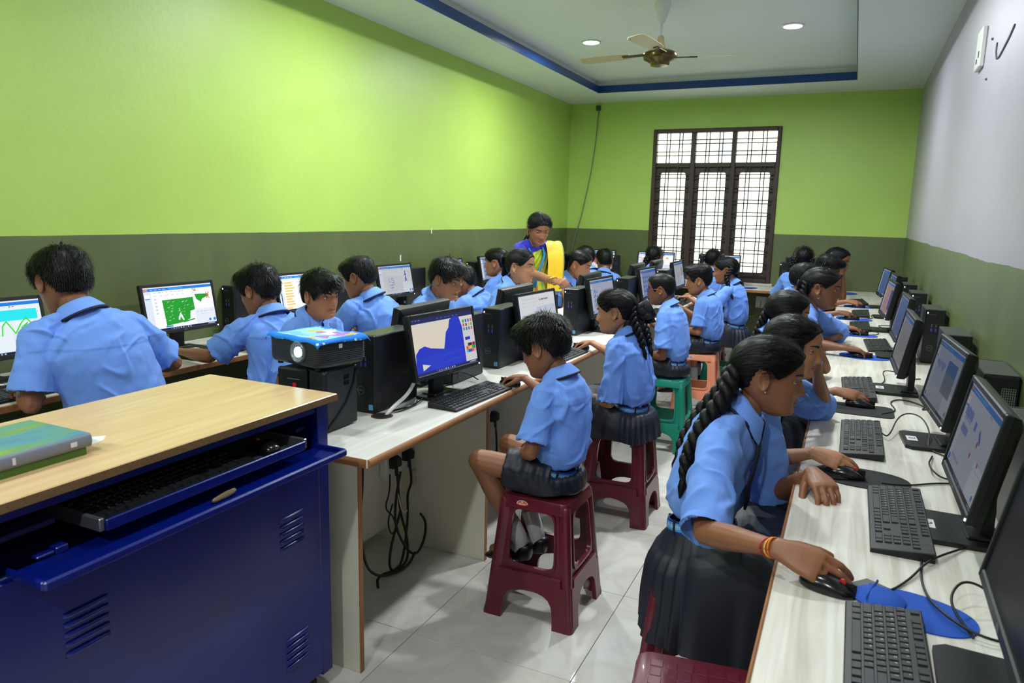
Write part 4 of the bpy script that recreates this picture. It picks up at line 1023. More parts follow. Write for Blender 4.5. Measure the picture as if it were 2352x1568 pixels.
# ------------------------------------------------------------------ monitor (faces local +Y, stands on z = 0)
MW, MH, MT = .44, .255, .18
def scr_T(): return Matrix.Translation((0, .0, .100)) @ Matrix.Rotation(MT, 4, 'X')
def ring_text(s, size, r, T, th=.0012):
    q = MB(); a = np.linspace(0, 2*PI, 33); q.tube([tuple(T @ Vector((r*math.cos(t), r*math.sin(t), 0))) for t in a], th, 5)
    tm = text_mesh(s, size); V = [tuple(T @ v.co) for v in tm.vertices]; q.add(V, [tuple(p.vertices) for p in tm.polygons]); return q
def monitor_proto():
    o = thing('monitor', 'proto', 'monitor'); T = scr_T(); Ti = lambda q: q
    b = MB(); hw = MW/2
    for x0, x1, z0, z1 in ((-hw, -hw+.015, 0, MH), (hw-.015, hw, 0, MH), (-hw+.015, hw-.015, MH-.016, MH), (-hw+.015, hw-.015, 0, .020)):
        b.box(x0, x1, -.014, .004, z0, z1, 0, .003, T)
    b.build('bezel', m_black, o)
    k = MB(); a = [(-hw+.001, hw-.001, .001, MH-.001, -.012), (-hw+.004, hw-.004, .004, MH-.004, -.026), (-hw+.03, hw-.03, .018, MH-.03, -.040), (-hw+.06, hw-.06, .035, MH-.06, -.045)]
    k.loft([[tuple(T @ Vector((x, y, z))) for x, z in ((x0, z0), (x1, z0), (x1, z1), (x0, z1))] for x0, x1, z0, z1, y in a]); k.build('back_shell', m_black, o, 25)
    k = MB(); k.box(-hw+.025, hw-.025, -.0335, -.030, MH-.034, MH-.026, 0, 0, T); k.build('vent_slot', pm('vent_dark', (5, 5, 6), .7, .1, 30), o, 0)
    TB = T @ Matrix.Translation((0, -.0455, MH*.70)) @ Matrix.Rotation(PI/2, 4, 'X')
    ring_text('DELL', .017, .026, TB).build('logo', m_grey, o, 0)
    TF = T @ Matrix.Translation((0, .0046, .010)) @ Matrix.Rotation(PI, 4, 'Z') @ Matrix.Rotation(PI/2, 4, 'X')
    tm = text_mesh('DELL', .010); q = MB(); q.add([tuple(TF @ v.co) for v in tm.vertices], [tuple(p.vertices) for p in tm.polygons]); q.build('lettering', m_grey, o, 0)
    l = MB(); l.box(-hw+.012, -hw+.018, .003, .006, .006, .011, 0, 0, T); l.build('power_light', m_led, o, 0)
    n = MB(); n.loft([[(x, y, z) for x, y in ((-.035, y0), (.035, y0), (.035, y1), (-.035, y1))] for z, y0, y1 in ((.010, -.085, -.06), (.08, -.085, -.058), (.16, -.078, -.052), (.20, -.075, -.055))]); n.build('stand_neck', m_black, o, 30)
    s_ = MB(); s_.loft([[(x, y, z) for x, y in ((-.095, -.10), (.095, -.10), (.100, .055), (.085, .075), (-.085, .075), (-.100, .055))] for z in (0, .008, .012)]); s_.box(-.06, .06, -.10, -.03, .010, .018, 0, .004); s_.build('base', m_black, o, 30)
    me = bpy.data.meshes.new('screen'); V = [tuple(T @ Vector(p)) for p in ((hw-.014, -.001, .019), (-hw+.014, -.001, .019), (-hw+.014, -.001, MH-.015), (hw-.014, -.001, MH-.015))]
    me.from_pydata(V, [], [(0, 1, 2, 3)]); uv = me.uv_layers.new(name='uv'); uv.data.foreach_set('uv', [0, 0, 1, 0, 1, 1, 0, 1]); me.materials.append(m_black2)
    put('screen', me, o); return o
mproto = monitor_proto(); mon_n = [0]
def monitor(x, y, face, label, pic, group=None, st=1., tag_=None, z=DZ):
    rz = math.atan2(-face[0], face[1])
    o = dup(mproto, (x, y, z), rz, label, group) if mon_n[0] else mproto
    mon_n[0] += 1; o.location = (x, y, z); o.rotation_euler = (0, 0, rz); o['label'] = label
    if group: o['group'] = group
    for c in o.children:
        if c.name.startswith('screen'):
            c.data = c.data.copy(); c.data.materials[0] = screen_mat(pic, st)
    if tag_:
        q = MB(); q.box(-.028, .028, .03, .062, .0122, .0132); lb = q.build('number_sticker', m_mark, o, 0)
        tm = text_mesh(tag_, .030); 
        M = Matrix.Translation((0, .046, .0136)) @ Matrix.Rotation(PI, 4, 'Z'); V = [tuple(M @ v.co) for v in tm.vertices]; q = MB(); q.add(V, [tuple(p.vertices) for p in tm.polygons]); q.build('sticker_number', m_black, lb, 0)
    return o

# ------------------------------------------------------------------ small desktop computer: front towards local -Y
CW, CD, CH = .093, .29, .29
def pc_proto():
    o = thing('computer_tower', 'proto', 'computer'); w_ = CW/2
    q = MB(); q.box(-w_, w_, .012, CD-.004, 0.004, CH-.002, 0, .002); q.build('case', m_case, o)
    q = MB(); q.box(-w_+.001, w_-.001, .016, CD-.006, CH-.003, CH, 0, .001); q.build('top_cover', m_casetop, o)
    q = MB(); q.box(-w_, w_, 0, .012, 0.002, CH, 0, .003); q.build('front_panel', m_case, o)
    v = MB(); k = 0
    for i in range(9):            # hatched air grille on the lower front
        for j in range(22):
            x = -w_+.010+i*.0083+(.004 if j % 2 else 0); z = .018+j*.0064; v.box(x-.0030, x+.0030, -.0012, .0015, z-.0012, z+.0012)
    g = v.build('air_grille', pm('grille_dark', (44, 46, 48), .4, .1, 40), o, 0); g['kind'] = 'stuff'
    ring_text('DELL', .011, .0145, Matrix.Translation((-.012, -.0025, .085)) @ Matrix.Rotation(PI/2, 4, 'X'), .0009).build('logo', m_grey, o, 0)
    for k, (x, z) in enumerate(((-.012, .205), (.008, .205), (-.012, .182), (.008, .182))):
        u = MB(); u.box(x-.003, x+.003, -.001, .002, z-.008, z+.008); u.build('usb_port', pm('usb_blue', (48, 84, 180), .3, .1, 20) if k > 1 else pm('usb_grey', (84, 86, 90), .3, .1, 20), o, 0)
    u = MB(); u.box(-.034, .004, -.001, .002, .262, .266); u.build('disc_slot', pm('slot_dark', (60, 60, 62)), o, 0)
    u = MB(); u.box(-w_+.008, -w_+.013, -.001, .002, CH-.022, CH-.014); u.build('power_light', m_led, o, 0)
    u = MB(); u.box(w_-.026, w_-.008, -.0012, .001, .014, .034); u.build('badge', pm('badge_blue', (110, 180, 220), .3, .2, 60), o, 0)
    r = MB(); r.box(-w_+.004, w_-.004, CD-.005, CD, .006, CH-.006, 0, .001); rear = r.build('rear_panel', pm('rear_black', (20, 21, 23), .4, .1, 30), o)
    v = MB()
    for i in range(7): x = -.002-i*.0058; v.box(x-.0007, x+.0007, CD, CD+.001, .11, .25)
    for j in range(20): z = .11+j*.00737; v.box(-.038, -.001, CD, CD+.001, z-.0007, z+.0007)
    v.build('fan_grille', pm('steel_grid', (150, 152, 150), .35, .05, 30, metal=.6), rear, 0)
    u = MB(); a = np.linspace(0, 2*PI, 17); u.tube([(.030+.006*math.cos(t), CD+.001, .235+.006*math.sin(t)) for t in a], .0022, 6); u.build('audio_jack', pm('jack_lime', (190, 205, 40), .4, .1, 20), rear, 0)
    u = MB(); u.box(.02, .04, CD, CD+.002, .15, .19); u.box(.018, .04, CD, CD+.002, .07, .10); u.build('port', pm('usb_grey', (84, 86, 90)), rear, 0)
    u = MB(); u.box(-.030, -.020, CD, CD+.002, .05, .06); u.build('power_light', m_ledg, rear, 0)
    s_ = MB()
    for i in range(10):
        for j in range(10): s_.box(-w_-.0006, -w_+.001, .03+i*.012, .036+i*.012, .16+j*.011, .166+j*.011)
    e = s_.build('side_vent', pm('vent_dark', (5, 5, 6)), o, 0); e['kind'] = 'stuff'
    for x in (-.03, .03):
        for y in (.03, .26): f = MB(); f.cyl((x, y), .006, 0, .005, 8); f.build('foot', m_black, o)
    return o
cproto = pc_proto(); pc_n = [0]
def computer(x, y, label, rear=False, rz=None, group=None, z=DZ):
    """x, y = middle of the face turned to the camera"""
    a = PI if rear else 0.
    if rz is not None: a = rz
    loc = (x, y+CD, z) if (rear and rz is None) else (x, y, z)
    o = dup(cproto, loc, a, label, group) if pc_n[0] else cproto
    pc_n[0] += 1; o.location = loc; o.rotation_euler = (0, 0, a); o['label'] = label
    if group: o['group'] = group
    return o

# ------------------------------------------------------------------ keyboard (user at -Y), mouse, mouse pad
m_key = pm('key_black', (15, 16, 20), .5, .1, 60); m_kbody = pm('keyboard_black', (11, 12, 15), .45, .1, 40)
ROWS = [(.054, [(-.206, 1)]+[(-.171+.0185*i, 1) for i in range(4)]+[(-.088+.0185*i, 1) for i in range(4)]+[(-.005+.0185*i, 1) for i in range(4)]+[(.076+.0185*i, 1) for i in range(3)], ' '),
        (.031, [(-.2085+.0185*i, 1) for i in range(13)]+[(.0415, 1.9)]+[(.076+.0185*i, 1) for i in range(3)]+[(.1375+.0185*i, 1) for i in range(4)], '`1234567890-='),
        (.0125, [(-.204, 1.45)]+[(-.181+.0185*i, 1) for i in range(12)]+[(.046, 1.45)]+[(.076+.0185*i, 1) for i in range(3)]+[(.1375+.0185*i, 1) for i in range(3)], ' QWERTYUIOP[]'),
        (-.006, [(-.202, 1.7)]+[(-.177+.0185*i, 1) for i in range(11)]+[(.037, 2.3)]+[(.1375+.0185*i, 1) for i in range(3)], " ASDFGHJKL;'"),
        (-.0245, [(-.197, 2.2)]+[(-.167+.0185*i, 1) for i in range(10)]+[(.034, 2.7)]+[(.0945, 1)]+[(.1375+.0185*i, 1) for i in range(3)], ' ZXCVBNM,./'),
        (-.043, [(-.205, 1.25), (-.182, 1.25), (-.159, 1.25), (-.089, 6.2), (-.017, 1.25), (.006, 1.25), (.029, 1.25), (.052, 1.0), (.076, 1), (.0945, 1), (.113, 1), (.147, 2.0), (.1745, 1)], ' ')]
def key_mesh(wu, deep=.0155):
    w_ = wu*.0185-.0035; q = MB(); q.loft([[(-w_/2+i, -deep/2+i*.8, z), (w_/2-i, -deep/2+i*.8, z), (w_/2-i, deep/2-i, z), (-w_/2+i, deep/2-i, z)] for z, i in ((0, 0), (.0038, .0012))]); return q
def kb_z(y): return .0135+.085*(y+.05)*1.2
def keyboard_proto(single):
    o = thing('keyboard', 'proto', 'keyboard'); T = Matrix.Rotation(math.atan(.102), 4, 'X')
    b = MB(); b.loft([[(-.22+i, -.062+i, za), (.22-i, -.062+i, za), (.22-i, .066-i, zb), (-.22+i, .066-i, zb)] for za, zb, i in ((0, 0, 0), (.009, .0215, 0), (.0105, .023, .002))]); b.build('body', m_kbody, o, 30)
    cache, allk, txt = {}, MB(), MB()
    zt = lambda y: .0105+(y+.062)*.0977
    for y, ks, chars in ROWS:
        for k, (x, wu) in enumerate(ks):
            if wu not in cache: q = key_mesh(wu); cache[wu] = (q, q.mesh('key', m_key, 30))
            if single:
                c = put('key', cache[wu][1], o, (x, y, zt(y)-.0008)); c.rotation_euler = (math.atan(.0977), 0, 0)
                if k < len(chars) and chars[k] != ' ':
                    tm = text_mesh(chars[k], .0065, 0); txt.add([(v.co.x+x-.003, v.co.y+y+.002, zt(v.co.y+y+.002)+.0034) for v in tm.vertices], [tuple(p.vertices) for p in tm.polygons]); bpy.data.meshes.remove(tm)
            else: allk.add([(vx+x, vy+y, vz+zt(vy+y)-.0008) for vx, vy, vz in cache[wu][0].v], cache[wu][0].f)
    if single: txt.build('key_lettering', m_mark, o, 0)
    else: e = allk.build('keys', m_key, o, 30); e['kind'] = 'stuff'
    a = np.linspace(0, 2*PI, 19); l = MB(); l.tube([(.165+.004*math.cos(t), .0565+.004*math.sin(t), zt(.0565)+.0003) for t in a], .0006, 5); l.build('logo', m_grey, o, 0)
    return o
kprotos = {}
def keyboard(x, y, user, label, near=False, group=None, z=DZ, yaw=0.):
    """user = direction from the keyboard towards its user"""
    rz = math.atan2(user[0], -user[1])+yaw
    if near not in kprotos: o = kprotos[near] = keyboard_proto(near)
    else: o = dup(kprotos[near], (0, 0, 0), 0)
    o.location = (x, y, z); o.rotation_euler = (0, 0, rz); o['label'] = label
    if group: o['group'] = group
    return o
def mouse_proto():
    o = thing('mouse', 'proto', 'mouse'); n = 24; a = np.linspace(0, 2*PI, n, endpoint=False); rg = []
    for h, k in ((0, .94), (.004, 1.), (.012, .985), (.020, .90), (.027, .72), (.031, .48), (.0325, .2)):
        rg.append([(.030*k*np.sign(math.cos(t))*abs(math.cos(t))**.8*(1-.06*math.sin(t)), .056*k*np.sign(math.sin(t))*abs(math.sin(t))**.85-.004*(h/.03), 0.001+h-.09*max(0, math.sin(t)*.056*k)*h/.03*2.2) for t in a])
    q = MB(); q.loft(rg); q.build('body', m_black2, o, 60)
    w_ = MB(); w_.tube([(-.0025, .026, .0262), (.0025, .026, .0262)], .0062, 14); w_.build('wheel', pm('wheel_red', (190, 50, 30), .5, .1, 20), o)
    s_ = MB(); s_.box(-.0005, .0005, .010, .053, .012, .0275); s_.build('button_gap', pm('vent_dark', (5, 5, 6)), o, 0)
    return o
mouseproto = mouse_proto(); ms_n = [0]
def mouse(x, y, fwd, label, group=None, z=DZ):
    rz = math.atan2(-fwd[0], fwd[1]); o = dup(mouseproto, (x, y, z), rz, label, group) if ms_n[0] else mouseproto
    ms_n[0] += 1; o.location = (x, y, z); o.rotation_euler = (0, 0, rz); o['label'] = label
    if group: o['group'] = group
    return o
def pad(x, y, fwd, label, col, shape='oval', z=DZ, sc=1.):
    m = pm('pad_%d_%d_%d' % col, col, .85, .12, 60, .3, 500); rz = math.atan2(-fwd[0], fwd[1]); a = np.linspace(0, 2*PI, 48, endpoint=False)
    if shape == 'oval': P = [(sc*(.085+.028*math.exp(-((t-1.57)/.9)**2))*math.cos(t), sc*.115*math.sin(t)-sc*.012*math.cos(2*t)) for t in a]
    else: P = [(sc*.095*np.sign(math.cos(t))*abs(math.cos(t))**.3, sc*.115*np.sign(math.sin(t))*abs(math.sin(t))**.3) for t in a]
    o = thing('mouse_pad', label, 'mouse pad', (x, y, z), rz); q = MB(); q.prism(P, .0, .0028); q.build('cloth', m, o, 30)
    if shape == 'oval': q = MB(); q.lathe([(.002, .0027), (.052*sc, .0027), (.058*sc, .006), (.045*sc, .013), (.02*sc, .016), (.002, .0165)], (0, -.075*sc, 0), 20); q.build('wrist_rest', m, o, 60)
    return o
def cable(P, label, r=.0026, m=None, cat='cable', n=7, group=None, name='cable'):
    P = np.asarray(P, float)
    for _ in range(3):            # Chaikin smoothing
        P = np.vstack([P[:1], np.stack([.75*P[:-1]+.25*P[1:], .25*P[:-1]+.75*P[1:]], 1).reshape(-1, 3), P[-1:]])
    q = MB(); q.tube(P, r, n); return tag(q.build(name, m or m_cable, smooth=180), label, cat, group)

# ------------------------------------------------------------------ moulded stool
def stool_proto(mat, matp):
    o = thing('stool', 'proto', 'stool'); H = .468; ht, hb = .128, .172
    hw = lambda z: hb+(ht-hb)*z/H
    q = MB(); P = []
    for i_ in range(4):
        for t in np.linspace(0, PI/2, 5): t2 = t+i_*PI/2; P.append((np.sign(math.cos(t2+1e-9))*(.104)+.030*math.cos(t2), np.sign(math.sin(t2+1e-9))*.104+.030*math.sin(t2)))
    q.loft([[(x*k, y*k, z) for x, y in P] for z, k in ((H-.045, 1.035), (H-.010, 1.0), (H-.003, .975), (H, .93))]); q.build('seat', mat, o, 35)
    pt = MB()
    for i in range(6):
        for j in range(6):
            x, y = -.085+i*.034, -.085+j*.034; l, w_ = (.0145, .0125) if (i+j) % 2 else (.0125, .0145); pt.box(x-l, x+l, y-w_, y+w_, H-.001, H+.0014, 0, .001)
    pt.build('seat_weave', mat, o, 0)
    for k in range(4):
        T = Matrix.Rotation(k*PI/2, 4, 'Z')
        def P3(u, z, d=0.): return tuple(T @ Vector((u*hw(z), -hw(z)+d+.004, z)))
        n = 32; a = np.linspace(0, 2*PI, n, endpoint=False)+PI/4
        def rr(cu, cz, au, az, e): return [(cu+au*np.sign(math.cos(t))*abs(math.cos(t))**e, cz+az*np.sign(math.sin(t))*abs(math.sin(t))**e) for t in a]
        ou, inn = rr(0, .292, .93, .162, .06), rr(0, .315, .615, .105, .32); mid_ = rr(0, .314, .66, .113, .30)
        s_ = MB(); s_.loft([[P3(u, z, d) for u, z in L] for L, d in ((ou, 0), (mid_, -.0), (mid_, -.006), (inn, -.006), (inn, .010), (ou, .010), (ou, 0))], cap=False)
        zz = np.array([0, .03, .06, .085, .105, .118, .126, .130]); uu = np.array([.60, .60, .595, .57, .50, .38, .2, 0])
        for sg in (-1, 1):
            s_.loft([[P3(sg*.93, z, -.012), P3(sg*u, z, -.012), P3(sg*u, z, .004), P3(sg*.93, z, .004)] for z, u in zip(zz, uu)])
        s_.loft([[P3(-.93, z, -.012), P3(.93, z, -.012), P3(.93, z, .004), P3(-.93, z, .004)] for z in (.1301, .160)])
        s_.loft([[P3(-.80, z, -.012), P3(.80, z, -.012), P3(.80, z, .004), P3(-.80, z, .004)] for z in (.160, .188)])
        s_.build('side_panel', mat, o, 35)
        st = MB()
        for i in range(12): u = -.62+i*.112; st.box(u*.155-.002, u*.155+.002, -hw(.188)-.006, -hw(.188)-.002, .187, .190, T=T)
        st.build('tread', mat, o, 0)
        lg = MB(); rg = []; sec = [(-.030, .006), (-.030, -.002), (-.012, -.012), (.004, -.010), (.010, -.004), (.012, .012), (.002, .030), (-.006, .030), (-.004, .006)]
        for z, g in ((0, 1.28), (.012, 1.30), (.030, 1.05), (.05, 1.), (.25, 1.), (.40, 1.), (.445, .92), (H-.014, .5)):
            rg.append([tuple(T @ Vector((hw(z)-.006+x*g, -hw(z)+.006+y*g, z))) for x, y in sec])
        lg.loft(rg); lg.build('leg', mat, o, 40)
    return o
sprotos = {}
STC = {'maroon': (96, 22, 40), 'green': (20, 128, 106), 'peach': (236, 150, 116)}
def stool(x, y, colour, label, rz=0., sticker=None, group=None):
    m = pm('stool_'+colour, STC[colour], .32, .05, 20, .05, 300, coat=.15)
    if colour not in sprotos: o = sprotos[colour] = stool_proto(m, m); o.location = (x, y, 0); o.rotation_euler = (0, 0, rz); o['label'] = label
    else: o = dup(sprotos[colour], (x, y, 0), rz, label)
    if group: o['group'] = group
    for c in [q for q in o.children if q.name.startswith('sticker')]:
        for g in list(c.children): bpy.data.objects.remove(g)
        bpy.data.objects.remove(c)
    if sticker:
        q = MB(); a = np.linspace(0, 2*PI, 20, endpoint=False); zc = .441; f = lambda z: -(.172-.044*z/.468)-.003
        q.loft([[(-.045+.019*r*math.cos(t), f(zc)-d, zc+.011*r*math.sin(t)) for t in a] for r, d in ((1.18, -.004), (1.18, .0015))], 0); q.loft([[(-.045+.019*r*math.cos(t), f(zc)-d, zc+.011*r*math.sin(t)) for t in a] for r, d in ((1, 0), (1, .002))], 1)
        stk = q.build('sticker', [m_mark, pm('sticker_'+sticker, (236, 92, 24) if sticker == 'orange' else (205, 210, 214), .4, .08, 200)], o, 0)
        mk = MB(); F = lambda u, v: (-.045+u, f(zc)-.0026, zc+v)
        mk.add([F(-.014, .002), F(-.010, -.003), F(.012, -.002), F(.014, .003), F(.006, .0005), F(-.006, .001)], [tuple(range(6))])
        mk.add([F(-.004, .004), F(.003, .004), F(.003, .0095), F(-.004, .0095)], [(0, 1, 2, 3)])
        mk.build('sticker_print', m_mark if sticker == 'orange' else pm('usb_grey', (84, 86, 90)), stk, 0)
    return o
# ------------------------------------------------------------------ blue computer cabinet in the foreground
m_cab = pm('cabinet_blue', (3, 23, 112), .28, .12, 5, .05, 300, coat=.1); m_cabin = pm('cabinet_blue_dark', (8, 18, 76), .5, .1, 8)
m_top, t, b = nodes('beech_laminate'); N = t.nodes.new; L = t.links.new
tc = N('ShaderNodeTexCoord'); mp = N('ShaderNodeMapping'); mp.inputs['Scale'].default_value = (22, 1.6, 5); L(tc.outputs['Object'], mp.inputs[0])
n = N('ShaderNodeTexNoise'); n.inputs['Scale'].default_value = 1.5; n.inputs['Detail'].default_value = 7; n.inputs['Distortion'].default_value = .4; L(mp.outputs[0], n.inputs[0])
rp = N('ShaderNodeValToRGB'); e = rp.color_ramp.elements; e[0].position = .32; e[0].color = rgb(208, 174, 126); e[1].position = .66; e[1].color = rgb(218, 188, 144); L(n.outputs[0], rp.inputs[0]); L(rp.outputs[0], b.inputs['Base Color']); b.inputs['Roughness'].default_value = .25
m_chip = pm('chipboard_edge', (112, 84, 48), .8, .35, 160, .3, 200); m_steel = pm('steel', (150, 152, 156), .3, .08, 30, metal=.8)
cab = thing('computer_cabinet', 'blue steel computer cabinet with a beech top in the foreground', 'cabinet', (-1.6, 1.06, 0))
def cbx(name, x0, x1, y0, y1, z0, z1, m=m_cab, b=.002, par=None): q = MB(); q.box(x0+1.6, x1+1.6, y0-1.06, y1-1.06, z0, z1, 0, b); return q.build(name, m, par or cab)
tp = cbx('top', -1.855, -1.342, .42, 1.674, .930, .950, m_top, .002)
q = MB(); q.box(-1.8555+1.6, -1.3415+1.6, .4195-1.06, 1.6745-1.06, .9295, .9478); q.build('board_edge', m_chip, tp, 0)
cbx('side_panel', -1.83, -1.372, 1.636, 1.655, .06, .93); cbx('side_panel', -1.83, -1.372, .44, .459, .06, .93); cbx('back_panel', -1.84, -1.822, .44, 1.655, .06, .93)
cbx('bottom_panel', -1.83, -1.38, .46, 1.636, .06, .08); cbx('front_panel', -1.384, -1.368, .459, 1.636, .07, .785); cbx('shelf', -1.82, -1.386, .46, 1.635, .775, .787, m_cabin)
cbx('corner_post', -1.395, -1.366, 1.612, 1.657, .06, .93); cbx('corner_post', -1.395, -1.366, .438, .472, .06, .93); cbx('top_rail', -1.390, -1.372, .46, 1.636, .90, .93)
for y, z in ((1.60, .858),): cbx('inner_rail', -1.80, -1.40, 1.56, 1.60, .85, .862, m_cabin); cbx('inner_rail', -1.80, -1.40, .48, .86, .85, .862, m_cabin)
for (y0, z0, n_) in ((1.495, .545, 5), (1.505, .172, 5), (.885, .580, 5), (.885, .22, 5)):
    for k in range(n_):
        q = MB(); z = z0+k*.021; a = np.linspace(0, PI, 7)
        q.loft([[(x, y-1.06, zz) for x, zz in [(.232+h*(.0005+.007*math.sin(t)), z+.006*math.cos(t)) for t in a]] for y, h in ((y0-.049, .1), (y0-.040, 1), (y0+.040, 1), (y0+.049, .1))]); q.build('louvre', m_cab, cab, 60)
fl = cbx('flap', -1.372, -1.262, .742, 1.608, .796, .800); 
cbx('flap_lip', -1.266, -1.256, .742, 1.608, .792, .812, m_cab, .004, fl); cbx('flap_lip', -1.37, -1.262, 1.600, 1.610, .794, .812, m_cab, .003, fl); cbx('flap_lip', -1.37, -1.262, .740, .750, .794, .812, m_cab, .003, fl)
q = MB(); q.tube([(.302, 1.165-1.06, .807), (.302, 1.20-1.06, .810), (.302, 1.225-1.06, .812)], np.array([.006, .008, .006]), 8, rnd=True); q.build('latch', pm('brass_pin', (150, 130, 96), .35, .1, 30, metal=.6), fl)
q = MB(); q.box(.205, .235, .835-1.06, .86-1.06, .800, .815, 0, .002); q.box(.21, .23, .80-1.06, .835-1.06, .802, .809, 0, .002); q.build('latch', m_cab, fl)
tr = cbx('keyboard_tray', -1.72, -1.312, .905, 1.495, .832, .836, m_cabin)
cbx('tray_lip', -1.318, -1.310, .905, 1.495, .832, .858, m_cab, .002, tr); cbx('tray_slide', -1.70, -1.315, .893, .904, .834, .862, m_steel, .002, tr); cbx('tray_slide', -1.70, -1.315, 1.496, 1.507, .834, .862, m_steel, .002, tr)
cbx('tray_mat', -1.70, -1.33, 1.34, 1.49, .8362, .838, pm('rubber_mat', (34, 36, 40), .8, .1, 60), 0, tr)
for x in (-1.80, -1.42):
    for y in (.52, 1.60): q = MB(); q.tube([(x+1.6, y-1.06-.012, .028), (x+1.6, y-1.06+.012, .028)], .028, 14); q.box(x+1.58, x+1.62, y-1.06-.02, y-1.06+.02, .045, .062); q.build('castor', m_black, cab)
keyboard(-1.395, 1.125, (1, 0), 'black keyboard on the pull-out tray of the blue cabinet', True, z=.8365)
mouse(-1.39, 1.42, (-1, .2), 'black mouse on the pull-out tray of the blue cabinet', z=.838)
# books on the top
m_cov, t, b = nodes('book_cover_landscape'); N = t.nodes.new; L = t.links.new
tc = N('ShaderNodeTexCoord'); mp = N('ShaderNodeMapping'); mp.inputs['Scale'].default_value = (14, 4, 1); L(tc.outputs['Object'], mp.inputs[0]); n = N('ShaderNodeTexNoise'); n.inputs['Scale'].default_value = 1.4; n.inputs['Detail'].default_value = 5; L(mp.outputs[0], n.inputs[0])
rp = N('ShaderNodeValToRGB'); e = rp.color_ramp.elements; e[0].position = .30; e[0].color = rgb(60, 104, 150); e[1].position = .74; e[1].color = rgb(156, 178, 60)
for p_, c in ((.42, (76, 138, 164)), (.53, (92, 150, 142)), (.62, (108, 150, 84))): e.new(p_).color = rgb(*c)
L(n.outputs[0], rp.inputs[0]); L(rp.outputs[0], b.inputs['Base Color']); b.inputs['Roughness'].default_value = .3
m_page = pm('page_white', (226, 226, 222), .8, .04, 40)
bk = thing('book', 'upper book with a blue-green landscape cover on the blue cabinet', 'book', (-1.56, .84, .966), 0)
q = MB(); q.box(-.103, .098, -.145, .143, .004, .026, 0, .001); q.build('pages', m_page, bk)
q = MB(); q.box(-.105, .10, -.147, .146, .026, .030, 0, .001); q.box(-.105, .10, -.147, .146, 0, .004, 0, .001); q.build('cover', m_cov, bk)
q = MB(); a = np.linspace(-PI/2, PI/2, 9); q.loft([[(.098+.008*math.cos(t), y, .015+.015*math.sin(t)) for t in a] for y in (-.147, .146)]); sp_ = q.build('spine', pm('spine_grey', (120, 126, 140), .4, .1, 20), bk, 60)
q = MB(); q.box(.1058, .1066, .098, .112, .010, .020); q.cyl((0, 0), 0, 0, 0, 3) if False else None; q.box(.1058, .1066, -.02, -.014, .008, .022); q.build('spine_mark', m_mark, sp_, 0)
bk2 = thing('book', 'lower book with a green spine under the landscape book', 'book', (-1.56, .83, .95), 0)
q = MB(); q.box(-.10, .095, -.14, .143, .002, .014); q.build('pages', m_page, bk2); q = MB(); q.box(-.102, .098, -.142, .145, 0, .0025); q.box(-.102, .098, -.142, .145, .0135, .0158); q.box(.096, .1, -.142, .145, 0, .0158); q.build('cover', pm('book_green', (66, 104, 32), .4, .2, 20), bk2)
q = MB(); q.loft([[(-1.50, .985, .9665), (-1.46, .985, .968), (-1.46, .90, .968), (-1.50, .90, .9665)], [(-1.50, 1.0, .967), (-1.457, 1.012, .974), (-1.455, .90, .9685), (-1.50, .90, .967)]]) if False else q.loft([[(-1.53, .985, .9660), (-1.462, .985, .9662), (-1.462, .985, .9672), (-1.53, .985, .9668)], [(-1.525, 1.010, .9664), (-1.455, 1.012, .972), (-1.455, 1.012, .973), (-1.525, 1.010, .9674)], [(-1.515, 1.02, .967), (-1.462, 1.024, .978), (-1.462, 1.024, .979), (-1.515, 1.02, .968)]]); tag(q.build('paper_slip', m_page, smooth=0), 'white paper slip sticking out between the two books', 'paper')

# ------------------------------------------------------------------ UPS, projector and cloth on the end of the middle desk
m_ups = pm('ups_black', (25, 27, 30), .5, .12, 20, .1, 400)
u = thing('ups_unit', 'matt black power backup box under the lit projector', 'ups', (-1.62, 1.915, DZ))
q = MB(); q.box(-.090, .098, -.070, .095, .006, .212, 0, .005); q.build('case', m_ups, u)
q = MB(); q.box(-.094, .030, -.090, -.068, .0, .214, 0, .006); q.build('front_panel', m_black, u); q = MB(); q.box(.030, .098, -.082, -.066, 0, .212, 0, .008); q.build('front_column', m_ups, u)
q = MB(); q.tube([(.099, .085, .20), (.0995, .07, .15), (.0995, .03, .09), (.0995, -.02, .05), (.099, -.065, .02)], np.array([.004]*5), 6); q.build('side_groove', m_black2, u)
q = MB(); q.box(-.026, -.012, -.0915, -.0895, .150, .166); em = q.build('emblem', pm('emblem_red', (200, 34, 40), .4, .1, 30), u, 0)
q = MB(); q.box(-.050, .004, -.0912, -.0895, .178, .180); q.box(-.030, -.008, -.0912, -.0895, .140, .145)
for k in range(4): q.box(-.047+k*.016, -.040+k*.016, -.0912, -.0895, .09, .093)
q.build('panel_print', m_grey, u, 0)
for k in range(14): q = MB(); q.box(.0975, .0995, .02+.004*(k % 7), .0225+.004*(k % 7), .150+.02*(k//7), .165+.02*(k//7)); q.build('side_slot', m_black2, u, 0)
pj = thing('projector', 'black projector with a lit lens on the power backup box', 'projector', (-1.632, 1.938, .964), math.radians(-12))
m_pj = pm('projector_grey', (38, 40, 43), .45, .1, 20, .08, 400)
def rrect(hx, hy, r, n=6):
    P = []
    for cx, cy, o in ((hx-r, hy-r, 0), (-hx+r, hy-r, 1), (-hx+r, -hy+r, 2), (hx-r, -hy+r, 3)): P += [(cx+r*math.cos(t+o*PI/2), cy+r*math.sin(t+o*PI/2)) for t in np.linspace(0, PI/2, n)]
    return P
q = MB(); q.loft([[(x*k, y*k, z) for x, y in rrect(.133, .105, .03)] for z, k in ((.012, .95), (.018, .985), (.03, 1), (.095, 1.0), (.100, .985))]); q.build('case', m_pj, pj, 50)
